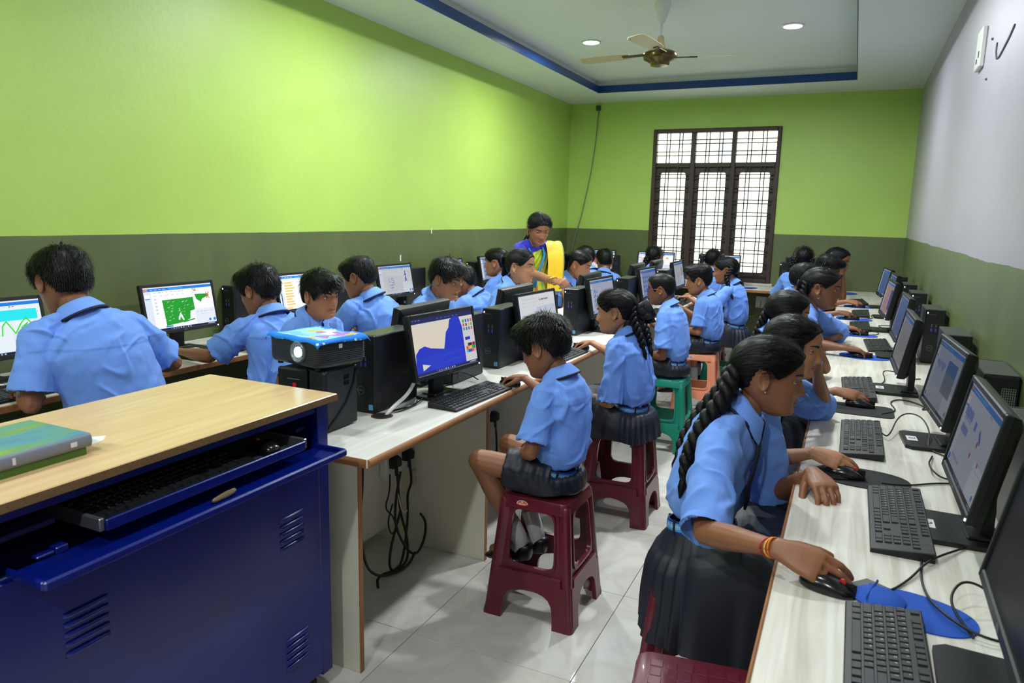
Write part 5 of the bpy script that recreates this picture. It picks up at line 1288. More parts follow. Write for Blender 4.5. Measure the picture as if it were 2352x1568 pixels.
for k in range(11):
    q = MB(); z = .026+k*.0062; q.loft([[(x*kk, y*kk, zz) for x, y in rrect(.1335, .1055, .03)] for zz, kk in ((z, 1.0), (z+.0008, 1.008), (z+.0026, 1.008), (z+.0034, 1.0))], cap=False); q.build('rib', m_pj, pj, 50)
q = MB(); T = Matrix.Translation((.035, -.103, .058)) @ Matrix.Rotation(PI/2, 4, 'X')
def lz(prof): return [[tuple(T @ Vector((r*math.cos(t), r*math.sin(t), z))) for t in np.linspace(0, 2*PI, 28, endpoint=False)] for r, z in prof]
q.loft(lz([(.036, 0), (.037, .006), (.034, .012), (.031, .012), (.026, .005), (.0185, .001), (.018, -.01)])); q.build('lens_ring', m_grey, pj, 50)
q = MB(); q.loft(lz([(.018, .002), (.0175, .008), (.013, .012), (.005, .0135)])); q.build('lens', pm('lens_glow', (190, 236, 255), .1, 0, 10, emit=3.2), pj, 60)
q = MB(); q.box(.134, .1348, -.02, -.006, .072, .086); q.build('sticker', m_mark, pj, 0)
for x in (-.10, .10):
    for y in (-.08, .08): q = MB(); q.cyl((x, y), .010, 0, .014, 10); q.build('foot', m_black, pj)
m_cloth, t, b = nodes('cloth_sky_print'); N = t.nodes.new; L = t.links.new
tc = N('ShaderNodeTexCoord'); v = N('ShaderNodeTexVoronoi'); v.inputs['Scale'].default_value = 26; v.inputs['Randomness'].default_value = .9; L(tc.outputs['Object'], v.inputs['Vector'])
rp = N('ShaderNodeValToRGB'); rp.color_ramp.interpolation = 'CONSTANT'; e = rp.color_ramp.elements; e[0].color = rgb(150, 208, 240); e[1].position = .95; e[1].color = rgb(236, 240, 240)
for p_, c in ((.55, (120, 190, 238)), (.70, (240, 176, 60)), (.80, (176, 120, 200)), (.86, (160, 206, 240)), (.90, (240, 150, 120))): e.new(p_).color = rgb(*c)
sp3 = N('ShaderNodeSeparateColor'); L(v.outputs['Color'], sp3.inputs[0]); L(sp3.outputs[0], rp.inputs[0])
sx = N('ShaderNodeSeparateXYZ'); L(tc.outputs['Object'], sx.inputs[0])
ax_ = N('ShaderNodeMath'); ax_.operation = 'ABSOLUTE'; L(sx.outputs['X'], ax_.inputs[0]); ay_ = N('ShaderNodeMath'); ay_.operation = 'ABSOLUTE'; L(sx.outputs['Y'], ay_.inputs[0])
g1 = N('ShaderNodeMath'); g1.operation = 'GREATER_THAN'; g1.inputs[1].default_value = .112; L(ax_.outputs[0], g1.inputs[0]); g2 = N('ShaderNodeMath'); g2.operation = 'GREATER_THAN'; g2.inputs[1].default_value = .084; L(ay_.outputs[0], g2.inputs[0])
mxm = N('ShaderNodeMath'); mxm.operation = 'MAXIMUM'; L(g1.outputs[0], mxm.inputs[0]); L(g2.outputs[0], mxm.inputs[1])
v2 = N('ShaderNodeTexVoronoi'); v2.inputs['Scale'].default_value = 46; v2.inputs['Randomness'].default_value = .3; L(tc.outputs['Object'], v2.inputs['Vector']); lt = N('ShaderNodeMath'); lt.operation = 'LESS_THAN'; lt.inputs[1].default_value = .26; L(v2.outputs['Distance'], lt.inputs[0])
bo = N('ShaderNodeMix'); bo.data_type = 'RGBA'; bo.inputs[6].default_value = rgb(24, 128, 226); bo.inputs[7].default_value = rgb(220, 236, 246); L(lt.outputs[0], bo.inputs[0])
fm = N('ShaderNodeMix'); fm.data_type = 'RGBA'; L(mxm.outputs[0], fm.inputs[0]); L(rp.outputs[0], fm.inputs[6]); L(bo.outputs[2], fm.inputs[7]); L(fm.outputs[2], b.inputs['Base Color']); b.inputs['Roughness'].default_value = .9
q = MB(); ng = 26; gr = []
for i in range(ng):
    row = []
    for j in range(ng):
        u_, v_ = (i/(ng-1)*2-1)*.150, (j/(ng-1)*2-1)*.120
        over = max(0, abs(u_)-.130)+max(0, abs(v_)-.102); z = .1045-over*.62+.003*math.sin(u_*60+v_*30)*(.5+over*20)+.004*noise.noise((u_*14, v_*14, 1))
        row.append((u_-max(0, abs(u_)-.132)*math.copysign(.5, u_), v_-max(0, abs(v_)-.104)*math.copysign(.5, v_), z))
    gr.append(row)
V, Fs = loft(gr, False, False); q.add(V, Fs); cl = q.build('cloth', m_cloth, None, 180, (-1.632, 1.938, .964)); cl.rotation_euler = (0, 0, math.radians(-12)); tag(cl, 'bright blue printed cloth draped over the projector', 'cloth')
md = cl.modifiers.new('s', 'SOLIDIFY'); md.thickness = .0025; md.offset = 1

# ------------------------------------------------------------------ monitors, computers, keyboards
gR, gM, gL, gB = 'monitors along the right wall', 'monitors on the middle desk', 'monitors along the left wall', 'monitors on the back desk'
for x, y, yw, pic, st, num, lab in (
    (.262, 1.27, .02, 'off', 1, None, 'nearest right-wall monitor, dark screen at the frame edge'), (.272, 1.95, -.01, 'sprites', .20, '2', 'right-wall monitor showing red and blue sprites on a pale screen'),
    (.287, 2.743, -.068, 'paint2', .15, '3', 'right-wall monitor with a dim blue screen, just past the sprite one'), (.211, 3.557, -.02, 'wood', .20, '4', 'right-wall monitor with greyish screen on an angled stand'),
    (.245, 4.50, -.03, 'blue', .22, None, 'fifth right-wall monitor, blue screen half hidden by the fourth'), (.223, 5.594, -.068, 'peach', .38, None, 'right-wall monitor with peach-coloured screen'),
    (.270, 6.40, -.05, 'blue', .3, None, 'right-wall monitor hidden behind the peach-screened one'), (.249, 7.15, -.096, 'blue', .38, None, 'farthest right-wall monitor with a blue screen near the corner')):
    monitor(x, y, (-math.cos(yw), math.sin(yw)), lab, pic, gR, st, num)
for x, y, yw, pic, st, lab in ((-1.418, 2.478, .10, 'bluepaint', .80, 'nearest middle-desk monitor showing a large blue painted shape'), (-1.412, 3.42, .06, 'document', .72, 'middle-desk monitor showing a white document, behind the spiky-haired boy'),
    (-1.425, 4.52, .05, 'word', .50, 'middle-desk monitor with lettering on a lilac screen, beside the girl with the bow'), (-1.42, 5.68, .04, 'letters', .50, 'middle-desk monitor peeking above the boy with glasses'), (-1.42, 6.78, -.02, 'stick', .42, 'farthest middle-desk monitor with a grey-blue screen')):
    monitor(x, y, (math.cos(yw), -math.sin(yw)), lab, pic, gM, st, '15' if y < 2.6 else None)
for x, y, lab in ((-1.715, 2.66, 'nearest monitor seen from behind, beside the first black computer'), (-1.715, 3.62, 'monitor seen from behind in front of the girl with the ponytail'), (-1.69, 4.80, 'monitor seen from behind that the teacher is touching'), (-1.715, 6.10, 'fourth monitor seen from behind on the middle desk'), (-1.715, 7.00-.22, 'farthest monitor seen from behind on the middle desk')):
    monitor(x, y, (-1, -.03), lab, 'editor', gM, .8)
for x, y, pic, st, num, lab in ((-3.10, 1.73, 'mountains', 1.0, '22', 'left-wall monitor at the frame edge with green mountain lines'), (-3.10, 2.655, 'scribble', 1.0, '21', 'left-wall monitor showing a big green scribble'), (-3.10, 3.58, 'blocks', 1.1, None, 'left-wall monitor with rows of orange blocks'),
    (-3.10, 4.62, 'stick', .70, None, 'left-wall monitor showing a blue stick figure'), (-3.10, 6.24, 'letters', .75, None, 'left-wall monitor with blue shapes in front of the girl in profile'), (-3.10, 5.45, 'editor', .8, None, 'left-wall monitor hidden behind the leaning boy')):
    monitor(x, y, (1, -.03), lab, pic, gL, st, num)
for x, y, pic, st, lab in ((-2.80, 8.44, 'pink', .85, 'back-desk monitor in the left corner with a pink picture'), (-2.09, 8.44, 'orange', .95, 'back-desk monitor with orange blocks under the window'), (-1.345, 8.44, 'editor', .85, 'back-desk monitor with a pale blue screen under the window'), (-.44, 8.44, 'off', 1, 'back-desk monitor with a black screen right of the window')):
    monitor(x, y, (0, -1), lab, pic, gB, st)

gPR, gPM, gPL = 'computers along the right wall', 'computers on the middle desk', 'computers along the left wall'
for x, y, rear, lab in ((.437, 1.83, True, 'nearest right-wall computer, only its top showing'), (.444, 2.555, True, 'right-wall computer with its rear panel and lime audio jack showing'), (.425, 3.40, False, 'right-wall computer with a lit power light behind the dim blue screen'), (.428, 4.39, False, 'right-wall computer with a hatched side vent, standing clear'),
    (.42, 5.39, False, 'right-wall computer behind the blue screen'), (.412, 6.13, False, 'right-wall computer behind the peach screen'), (.40, 7.00, False, 'farthest right-wall computer near the corner')): computer(x, y, lab, rear, None, gPR)
for x, y, rear, lab in ((-1.578, 2.122, False, 'first black computer on the middle desk, beside the projector'), (-1.56, 2.66, True, 'middle-desk computer behind the blue painted screen, green light on'), (-1.536, 3.068, False, 'middle-desk computer between the first two screens, badge at its foot'), (-1.57, 3.62, True, 'middle-desk computer half hidden by the white document screen'),
    (-1.556, 4.205, False, 'middle-desk computer with blue ports behind the spiky-haired boy'), (-1.57, 4.78, True, 'middle-desk computer beside the lilac screen'), (-1.53, 5.22, False, 'middle-desk computer behind the boy with glasses'), (-1.55, 5.82, True, 'middle-desk computer turned backwards, above the glasses boy'), (-1.50, 6.33, False, 'farthest middle-desk computer before the window')): computer(x, y, lab, rear, None, gPM)
for x, y, lab in ((-3.265, 3.10, 'left-wall computer beside the green scribble screen'), (-3.265, 3.90, 'left-wall computer behind the orange block screen'), (-3.26, 4.55-.55+.9, 'left-wall computer behind the stick figure screen'), (-3.25, 5.55, 'left-wall computer with cables, behind the leaning boy'), (-3.26, 6.06, 'left-wall computer left of the girl in profile')): computer(x, y, lab, False, None, gPL)
for x, y, rz, lab in ((-2.55, 8.42, .5, 'back-desk computer turned sideways between the boy and the parted girl'), (-.66, 8.42, 0, 'back-desk computer behind the black screen'), (-3.12, 8.40, 0, 'back-desk computer in the left corner')): computer(x, y, lab, False, rz, 'computers on the back desk')

for x, y, near, yw, lab in ((.112, 1.235, True, .0, 'nearest right-wall keyboard at the bottom of the picture'), (.160, 1.955, True, .0, 'right-wall keyboard in front of the sprite screen'), (.082, 2.670, True, .0, 'right-wall keyboard beside the black oval mouse pad'), (.075, 3.50, True, .03, 'right-wall keyboard half hidden by the hand on the black pad'),
    (.185, 4.83, False, .05, 'right-wall keyboard beside the girl with the hoop earring'), (.09, 5.69, False, 0, 'right-wall keyboard by the hand with a red thread'), (.10, 6.50, False, 0, 'right-wall keyboard third from the back corner'), (.085, 7.45, False, .1, 'farthest right-wall keyboard by the chin-resting girl')):
    keyboard(x, y, (-1, 0), lab, near, 'keyboards along the right wall', yaw=yw)
for x, y, near, yw, lab in ((-1.335, 2.515, True, -.06, 'middle-desk keyboard below the blue painted screen'), (-1.335, 3.50, True, -.05, 'middle-desk keyboard behind the spiky-haired boy'), (-1.335, 4.62, False, 0, 'middle-desk keyboard by the boy with glasses'), (-1.335, 5.55, False, 0, 'middle-desk keyboard by the curly-haired boy'), (-1.335, 6.45, False, 0, 'middle-desk keyboard by the girl with two braids')):
    keyboard(x, y, (1, 0), lab, near, 'keyboards on the middle desk', yaw=yw)
for x, y, lab in ((-2.86, 1.56, 'left-wall keyboard under the hand at the frame edge'), (-2.90, 2.70, 'left-wall keyboard under the green scribble screen'), (-2.90, 4.6, 'left-wall keyboard under the stick figure screen')): keyboard(x, y, (1, 0), lab, False, 'keyboards along the left wall')

BLUEP, BLACKP = (24, 78, 178), (24, 25, 28)
bp = pad(.170, 1.492, (1, -.25), 'large blue mouse pad beside the nearest keyboard', BLUEP, sc=.84)
q = MB(); V, Fs = loft([[(x, -.088-.004*math.cos(t)+.012*math.sin(t), .004+.007*(1-math.cos(t))) for t in np.linspace(0, 2.6, 8)] for x in (-.055, -.02, .015, .04)], False, False); q.add(V, Fs); q.build('folded_edge', pm('pad_%d_%d_%d' % BLUEP, BLUEP), bp, 180)

q = MB(); q.prism([(.055, 1.55), (.075, 1.50), (.13, 1.47), (.14, 1.56), (.09, 1.59)], DZ, DZ+.0025); tag(q.build('pad_sheet', pm('pad_grey', (104, 106, 104), .8, .1, 50)), 'grey underside sheet peeping from below the blue mouse pad', 'mouse pad')
for x, y, f, c, sh, lab in ((.085, 2.255, (1, 0), BLACKP, 'oval', 'black oval mouse pad nearest the thread-bracelet girl'), (.09, 3.12, (1, 0), BLACKP, 'rect', 'black rectangular mouse pad by the second hand'), (.115, 4.41, (1, 0), BLUEP, 'oval', 'blue mouse pad under the hand of the hoop-earring girl'), (.075, 5.27, (1, 0), BLUEP, 'oval', 'blue mouse pad under the hand with a red thread'), (.06, 6.14, (1, 0), BLUEP, 'oval', 'blue mouse pad third from the back corner'), (.10, 7.08, (1, 0), BLUEP, 'oval', 'blue mouse pad farthest along the right wall'), (.0, 8.4, (0, 1), BLUEP, 'oval', 'blue mouse pad on the back desk near the corner'), (-1.0, 8.36, (0, 1), BLUEP, 'oval', 'blue mouse pad on the back desk below the window')):
    pad(x, y, f, lab, c, sh)
for x, y, f, lab, z in ((.018, 1.505, (.93, -.25), 'glossy black mouse under the hand with the thread bracelet', DZ), (.040, 2.242, (1, -.1), 'black mouse with an orange wheel on the black oval pad', DZ+.003), (.085, 3.172, (1, -.05), 'black mouse on the rectangular black pad', DZ+.003), (.10, 4.38, (1, .1), 'black mouse on the blue pad of the hoop-earring girl', DZ+.003), (.092, 5.275, (1, 0), 'black mouse on the blue pad by the red thread', DZ+.003), (.04, 6.105, (1, 0), 'black mouse third from the back corner', DZ+.003), (.092, 7.03, (1, 0), 'black mouse farthest along the right wall', DZ+.003),
    (-1.305, 2.80, (-1, .35), 'black mouse under the spiky-haired boy\'s hand', DZ), (-1.337, 3.803, (-1, .4), 'black mouse under the hand of the girl with the bow', DZ), (-1.348, 4.972, (-1, .4), 'black mouse under the hand of the boy with glasses', DZ), (-1.337, 5.912, (-1, .3), 'black mouse under the curly-haired boy\'s hand', DZ)):
    mouse(x, y, f, lab, None, z)

# ------------------------------------------------------------------ cables on the desks and under the middle desk
Z = DZ+.004
for P, lab in (([(.06, 1.50, Z), (.12, 1.53, Z), (.17, 1.62, Z), (.21, 1.72, Z+.01), (.30, 1.86, Z)], 'black mouse cable running to the keyboard of the sprite screen'), ([(.20, 1.74, Z), (.19, 1.62, Z), (.20, 1.50, Z+.012), (.26, 1.42, Z+.01), (.34, 1.44, Z)], 'black cable looping across the large blue mouse pad'),
    ([(.26, 1.43, Z), (.22, 1.50, Z+.03), (.26, 1.58, Z+.05), (.33, 1.55, Z+.02), (.30, 1.47, Z), (.36, 1.50, Z)], 'coiled black cable behind the nearest monitor'), ([(.135, 2.23, Z), (.20, 2.24, Z), (.27, 2.30, Z), (.33, 2.33, Z)], 'black mouse cable crossing the desk behind the oval pad'),
    ([(.15, 2.75, Z+.01), (.17, 2.70, Z+.01), (.21, 2.95, Z+.04), (.27, 2.90, Z+.06), (.30, 2.78, Z+.03), (.28, 2.66, Z), (.33, 2.6, Z)], 'black cable bending up beside the dim blue screen'), ([(.29, 2.58, Z), (.26, 2.40, Z+.02), (.30, 2.34, Z), (.36, 2.4, Z)], 'short black cable in front of the base of the dim blue screen'),
    ([(.16, 3.08, Z), (.22, 3.16, Z), (.19, 3.32, Z), (.25, 3.40, Z), (.33, 3.3, Z), (.3, 3.22, Z), (.38, 3.3, Z)], 'tangled black mouse cable beside the rectangular pad'), ([(.145, 3.6, Z), (.20, 3.75, Z), (.18, 3.92, Z+.02), (.25, 3.98, Z+.01), (.3, 3.86, Z), (.35, 3.9, Z)], 'black keyboard cable below the greyish screen'),
    ([(.18, 4.44, Z), (.25, 4.5, Z), (.2, 4.75, Z+.02), (.28, 4.8, Z), (.36, 4.7, Z)], 'black cable by the hoop-earring girl\'s keyboard'), ([(.15, 5.3, Z), (.22, 5.38, Z), (.18, 5.6, Z), (.26, 5.7, Z), (.2, 5.85, Z), (.3, 5.9, Z)], 'black cable winding under the peach screen'), ([(.11, 6.18, Z), (.2, 6.25, Z), (.17, 6.5, Z), (.26, 6.55, Z)], 'black cable near the far right-wall screens'),
    ([(-1.44, 2.76, Z+.012), (-1.50, 2.80, Z+.02), (-1.52, 2.72, Z+.05), (-1.47, 2.64, Z+.02), (-1.53, 2.6, Z)], 'thin black cable looping behind the middle-desk keyboard'), ([(-1.50, 2.36, Z), (-1.46, 2.28, Z), (-1.50, 2.20, Z), (-1.51, 2.15, Z-.01)], 'black cables running to the desk grommet'), ([(-1.53, 2.5, Z), (-1.48, 2.36, Z+.004), (-1.46, 2.22, Z+.002), (-1.495, 2.14, Z-.01)], 'second black cable beside the white one at the grommet'),
    ([(-3.02, 2.70, Z), (-3.05, 2.85, Z+.05), (-2.98, 2.93, Z+.02), (-3.03, 2.97, Z), (-3.1, 2.9, Z)], 'black cable beside the scribble monitor'), ([(-3.15, 2.45, Z), (-3.10, 2.38, Z), (-3.2, 2.3, Z), (-3.25, 2.5, Z)], 'black cable left of the scribble monitor'), ([(-3.0, 1.95, Z), (-3.05, 2.05, Z+.06), (-3.15, 2.02, Z+.05), (-3.12, 1.9, Z), (-3.2, 1.85, Z)], 'black cable behind the big boy\'s monitor'), ([(-3.05, 4.85, Z), (-2.98, 4.9, Z+.05), (-3.04, 4.98, Z+.02), (-2.97, 5.05, Z), (-3.1, 5.1, Z)], 'tangled black cable by the stick figure monitor')):
    cable(P, lab)
cable([(-1.535, 2.42, Z+.13), (-1.50, 2.36, Z+.10), (-1.475, 2.26, Z+.05), (-1.485, 2.17, Z+.02), (-1.50, 2.13, Z-.02)], 'thick white cable dropping into the desk grommet', .0075, m_white)
cable([(-1.54, 5.16, Z+.16), (-1.49, 5.12, Z+.1), (-1.47, 5.08, Z+.03), (-1.5, 5.02, Z)], 'white cable behind the boy with glasses', .005, m_white)
gm = thing('cable_grommet', 'round brown-rimmed cable hole beside the first black computer', 'grommet', (-1.497, 2.118, DZ))
q = MB(); q.lathe([(.040, 0), (.040, .0016), (.034, .0016), (.032, -.002)], n=28); q.build('rim', pm('rim_brown', (84, 52, 34), .5, .1, 20), gm); q = MB(); q.lathe([(.001, .0006), (.035, .0006), (.035, .0003), (.001, .0003)], n=24); q.build('hole', pm('vent_dark', (5, 5, 6)), gm, 0)
for k, (y, n_) in enumerate(((2.46, 3), (3.42, 3), (5.1, 2))):
    o = thing('socket_plate', ('white socket panel under the near end of the middle desk', 'white socket panel under the desk beside the seated boy\'s knees', 'white socket panel farther under the middle desk')[k], 'socket', (-1.752, y, .40))
    for j in range(n_):
        q = MB(); q.box(0, .034, j*.135-.005, j*.135+.12, -.045, .055, 0, .004); pl = q.build('plate', m_white, o)
        q = MB(); q.box(.034, .037, j*.135+.01, j*.135+.04, -.02, .02, 0, .001); q.build('switch', m_white, pl)
for k, (y, z) in enumerate(((2.50, .425), (2.60, .43), (3.46, .39), (3.60, .395))):
    o = thing('power_plug', ('black plug at left in the near socket panel', 'black plug at right in the near socket panel', 'black plug at left in the socket panel by the boy\'s knees', 'black plug at right in the socket panel by the boy\'s knees')[k], 'plug', (-1.715, y, z), 0)
    q = MB(); q.loft([[(x, yy*w_, zz*w_) for yy, zz in ((-.024, -.026), (.024, -.026), (.026, .012), (.012, .028), (-.012, .028), (-.026, .012))] for x, w_ in ((0, 1), (.02, 1), (.036, .75))]); q.tube([(.02, 0, -.024), (.022, 0, -.06)], .008, 8); q.build('body', m_black, o, 40)
for P, r, lab in (([(-1.69, 2.60, .37), (-1.68, 2.60, .30), (-1.68, 2.56, .26), (-1.66, 2.54, .18), (-1.62, 2.44, .02), (-1.60, 2.36, .012), (-1.60, 2.22, .05), (-1.58, 2.2, .012)], .0055, 'black power cord falling from the right-hand near plug'), ([(-1.69, 2.50, .37), (-1.67, 2.49, .2), (-1.64, 2.50, .10), (-1.60, 2.45, .010), (-1.60, 2.32, .010), (-1.60, 2.30, .10), (-1.62, 2.42, .25)], .0055, 'black power cord falling from the left-hand near plug'),
    ([(-1.60, 2.13, .70), (-1.60, 2.14, .5), (-1.59, 2.10, .32), (-1.585, 2.12, .14), (-1.58, 2.2, .06), (-1.58, 2.32, .02), (-1.58, 2.42, .012), (-1.6, 2.5, .03)], .0055, 'long black cord hanging in a deep loop near the desk panel'), ([(-1.62, 2.42, .42), (-1.62, 2.38, .3), (-1.6, 2.35, .2), (-1.6, 2.45, .05), (-1.6, 2.52, .012), (-1.6, 2.58, .06), (-1.6, 2.59, .14), (-1.6, 2.545, .19)], .0055, 'black cord with a cut end curling upwards'),
    ([(-1.70, 2.46, .38), (-1.66, 2.40, .33), (-1.66, 2.36, .27), (-1.66, 2.42, .22), (-1.66, 2.45, .15), (-1.66, 2.41, .13), (-1.66, 2.38, .2), (-1.66, 2.42, .27)], .0035, 'thin black cord in a small loop below the near sockets'), ([(-1.70, 2.78, .44), (-1.69, 2.70, .40), (-1.68, 2.66, .3), (-1.67, 2.60, .22), (-1.66, 2.5, .18), (-1.66, 2.46, .3)], .0025, 'thin white cord below the near sockets'),
    ([(-1.69, 3.46, .33), (-1.68, 3.46, .2), (-1.66, 3.4, .03), (-1.62, 3.3, .012)], .0055, 'black cord below the plug by the boy\'s knees'), ([(-1.6, 3.75, .7), (-1.58, 3.76, .45), (-1.56, 3.8, .3), (-1.55, 3.86, .2), (-1.56, 3.93, .28), (-1.6, 3.9, .5)], .004, 'black cables hanging behind the girl with the bow'), ([(-1.62, 3.72, .7), (-1.6, 3.72, .4), (-1.6, 3.75, .1), (-1.6, 3.9, .012)], .006, 'thick black cable bundle under the desk by the girl with the bow')):
    cable(P, lab, r, m_white if 'white' in lab else None)
o = thing('cable_tag', 'small beige tag on the cord below the near sockets', 'tag', (-1.66, 2.59, .33)); q = MB(); q.box(-.006, .006, -.012, .012, -.035, .035, 0, .003); q.build('tag', pm('tag_beige', (176, 168, 150), .6, .1, 30), o)

# ------------------------------------------------------------------ stools
gS = 'moulded plastic stools'
stool(-.965, 2.435, 'maroon', 'maroon stool with an orange sticker under the spiky-haired boy', .0, 'orange', gS)
stool(-.965, 3.43, 'maroon', 'maroon stool under the girl with the bow', .03, None, gS)
stool(-1.03, 4.65, 'green', 'green stool under the boy with glasses', .02, None, gS)
stool(-1.01, 5.66, 'peach', 'peach stool with a pale oval sticker under the curly-haired boy', .05, 'pale', gS)
stool(-.96, 6.60, 'green', 'green stool under the girl with two long braids', .0, None, gS)
stool(-.30, 2.00, 'maroon', 'maroon stool under the nearest girl with thick braids', .08, None, gS)
stool(-.225, 1.46, 'maroon', 'empty maroon stool at the bottom edge of the picture', .15, None, gS)
for x, y, c, lab in ((-.30, 2.62, 'maroon', 'stool under the second girl on the right'), (-.33, 3.48, 'peach', 'stool under the third girl on the right'), (-.33, 4.68, 'green', 'stool under the girl with the hoop earring'), (-.42, 5.60, 'maroon', 'stool under the short-haired boy on the right'), (-.36, 6.35, 'green', 'stool under the curly-haired child on the right'), (-.34, 7.25, 'maroon', 'stool under the chin-resting girl'),
    (-2.44, 1.76, 'maroon', 'stool under the big boy on the left'), (-2.47, 2.64, 'maroon', 'stool under the boy using the scribble screen'), (-2.46, 3.52, 'green', 'stool under the boy facing the orange blocks'), (-2.46, 4.55, 'maroon', 'stool under the hidden-headed child on the left'), (-2.46, 5.42, 'green', 'stool under the girl in profile on the left'), (-2.46, 7.0, 'maroon', 'stool under the girl half hidden behind another'),
    (-2.27, 2.20+.75, 'green', 'stool under the boy behind the projector'), (-2.26, 3.84, 'maroon', 'stool under the boy with open mouth'), (-2.26, 4.98-.12, 'green', 'stool under the ponytail girl beside the teacher'), (-2.25, 6.02, 'maroon', 'stool under the girl with ribbon and ponytail'),
    (-2.55, 7.72, 'maroon', 'stool under the crouching boy at the back'), (-1.93, 7.72, 'green', 'stool under the parted-hair girl at the back'), (-1.31, 7.72, 'maroon', 'stool under the ribboned girl at the back'), (-.44, 7.75, 'peach', 'stool under the girl facing the black screen')):
    stool(x, y, c, c+' '+lab if not lab.startswith(c) else lab, 0, None, gS)
# ------------------------------------------------------------------ everyone in the room
M_ = lambda x, y, z, d, pose='mouse', **k: dict(w=(x, y, z), d=d, pose=pose, **k)
def boy(**k): d = dict(k='boy', front=.054, top=.021, fringe=.010, seed=1.); d.update(k); return d
def girl(**k): d = dict(k='girl', front=.056, seed=2.); d.update(k); return d
P = {}
# ---- aisle side of the middle desk, facing the screens
P['MR1'] = person(dict(label='boy with spiky black hair on the maroon stool painting a blue shape', lod=0, hip=(-.935, 2.43), face=(-1, .05), head=(-1.0, 2.44, 1.0), look=(-.93, .10, -.36), seat=.475, s=.93, hs=1.06, skin=1, wide=1.03,
    hands=dict(R=M_(-1.212, 2.755, .798, (-.90, .42, -.14), 'mouse'), L=dict(w=(-1.06, 2.40, .60), d=(-.55, .8, -.2), pose='rest', e=(-.965, 2.265, .655))),
    legs=dict(L=((-1.19, 2.305, .575), (-1.055, 2.40, .245), (-1, .05, -.15)), R=((-1.19, 2.565, .565), (-1.03, 2.50, .235), (-1, .05, -.15))), sock=.26, cut=.62, hair=boy(front=.050, top=.028, fringe=.014, side=.010, back=.014, lift=.42, len=.028, seed=1, strands=2600), gaze=(0, -.35), tpos=(2.2, 4.2, .3)))
P['MR2'] = person(dict(label='girl with a navy bow and braid at the middle desk', lod=0, hip=(-.93, 3.43), face=(-1, .03), head=(-1.03, 3.42, 1.022), look=(-1, -.05, -.14), seat=.475, s=.92, hs=1.06, skin=3, bottom='skirt', hem=.98,
    hands=dict(R=M_(-1.25, 3.752, .798, (-.86, .5, -.14)), L=dict(w=(-1.14, 3.36, .60), d=(-.8, .5, -.1), pose='rest', e=(-.99, 3.265, .605))), legs=dict(L=((-1.20, 3.34, .50), (-1.12, 3.36, .13)), R=((-1.20, 3.53, .50), (-1.12, 3.5, .13))),
    hair=girl(front=.060, seed=3.1, gather=(-.02, -.105, .025), part=False), braids=[dict([('from', (-.01, -.100, .025)), ('to', [(-.925, 3.39, .995), (-.885, 3.375, .92), (-.865, 3.37, .86)]), ('r', .025), ('pitch', .044), ('bow', 2.0), ('bowt', .5), ('ax', (.9, .3, .1))]), dict([('from', (.02, -.100, .025)), ('to', [(-.915, 3.46, .995), (-.875, 3.45, .93), (-.85, 3.43, .865)]), ('r', .023), ('bow', 1.8), ('bowt', .75), ('ax', (.9, .3, -.1))])], gaze=(0, -.15), tpos=(2.0, 4.4, .2)))
P['MR3'] = person(dict(label='boy with blue-framed glasses and cropped hair', lod=1, hip=(-1.0, 4.66), face=(-1, .02), head=(-1.10, 4.65, 1.028), look=(-1, .02, -.12), seat=.475, s=.92, hs=1.0, skin=2, belttext=True,
    hands=dict(R=M_(-1.265, 4.915, .798, (-.82, .55, -.14)), L=dict(w=(-1.16, 4.6, .61), d=(-.8, .5, -.1), pose='rest', e=(-1.03, 4.50, .62))), hair=boy(front=.066, top=.011, fringe=.002, side=.003, back=.004, seed=4, strands=0), tpos=(2.0, 4.4, .2)))
P['MR4'] = person(dict(label='boy with wavy fringe and faded sides on the peach stool', lod=1, hip=(-.97, 5.66), face=(-1, .02), head=(-1.05, 5.65, 1.018), look=(-1, -.03, -.16), seat=.475, s=.96, hs=1.05, skin=0, wide=1.08, belttext=True,
    hands=dict(R=M_(-1.25, 5.865, .798, (-.85, .45, -.14)), L=dict(w=(-1.14, 5.62, .64), d=(-.8, .5, -.1), pose='rest', e=(-1.0, 5.49, .645))), legs=dict(L=((-1.26, 5.56, .50), (-1.15, 5.58, .22), (-1, 0, -.1)), R=((-1.26, 5.76, .5), (-1.15, 5.74, .22), (-1, 0, -.1))), hair=boy(front=.058, top=.028, fringe=.018, side=.003, back=.005, seed=5, lift=.6, strands=500), tpos=(2.0, 4.4, .2)))
P['MR5'] = person(dict(label='girl with two looped braids farthest along the middle desk', lod=1, hip=(-.89, 6.57), face=(-1, -.05), head=(-.995, 6.55, 1.045), look=(-1, -.12, -.16), seat=.475, s=1.0, hs=1.05, skin=0, bottom='skirt', hem=.95, belttext=True,
    hands=dict(R=M_(-1.27, 6.66, .81, (-.9, -.2, -.1), 'key'), L=dict(w=(-1.26, 6.38, .81), d=(-.9, .3, -.1), pose='key')), hair=girl(front=.058, seed=6, gather=(-.06, -.075, .02), partline=True, pend=.0),
    braids=[dict([('from', (-.070, -.060, .02)), ('to', [(-.965, 6.45, 1.0), (-.955, 6.44, .96), (-.935, 6.43, .90), (-.915, 6.42, .86)]), ('r', .024), ('bow', 0)]), dict([('from', (.062, -.070, .02)), ('to', [(-.90, 6.63, 1.0), (-.86, 6.62, .94), (-.835, 6.6, .88)]), ('r', .022), ('bow', 0)])], tpos=(2.0, 4.4, .2)))
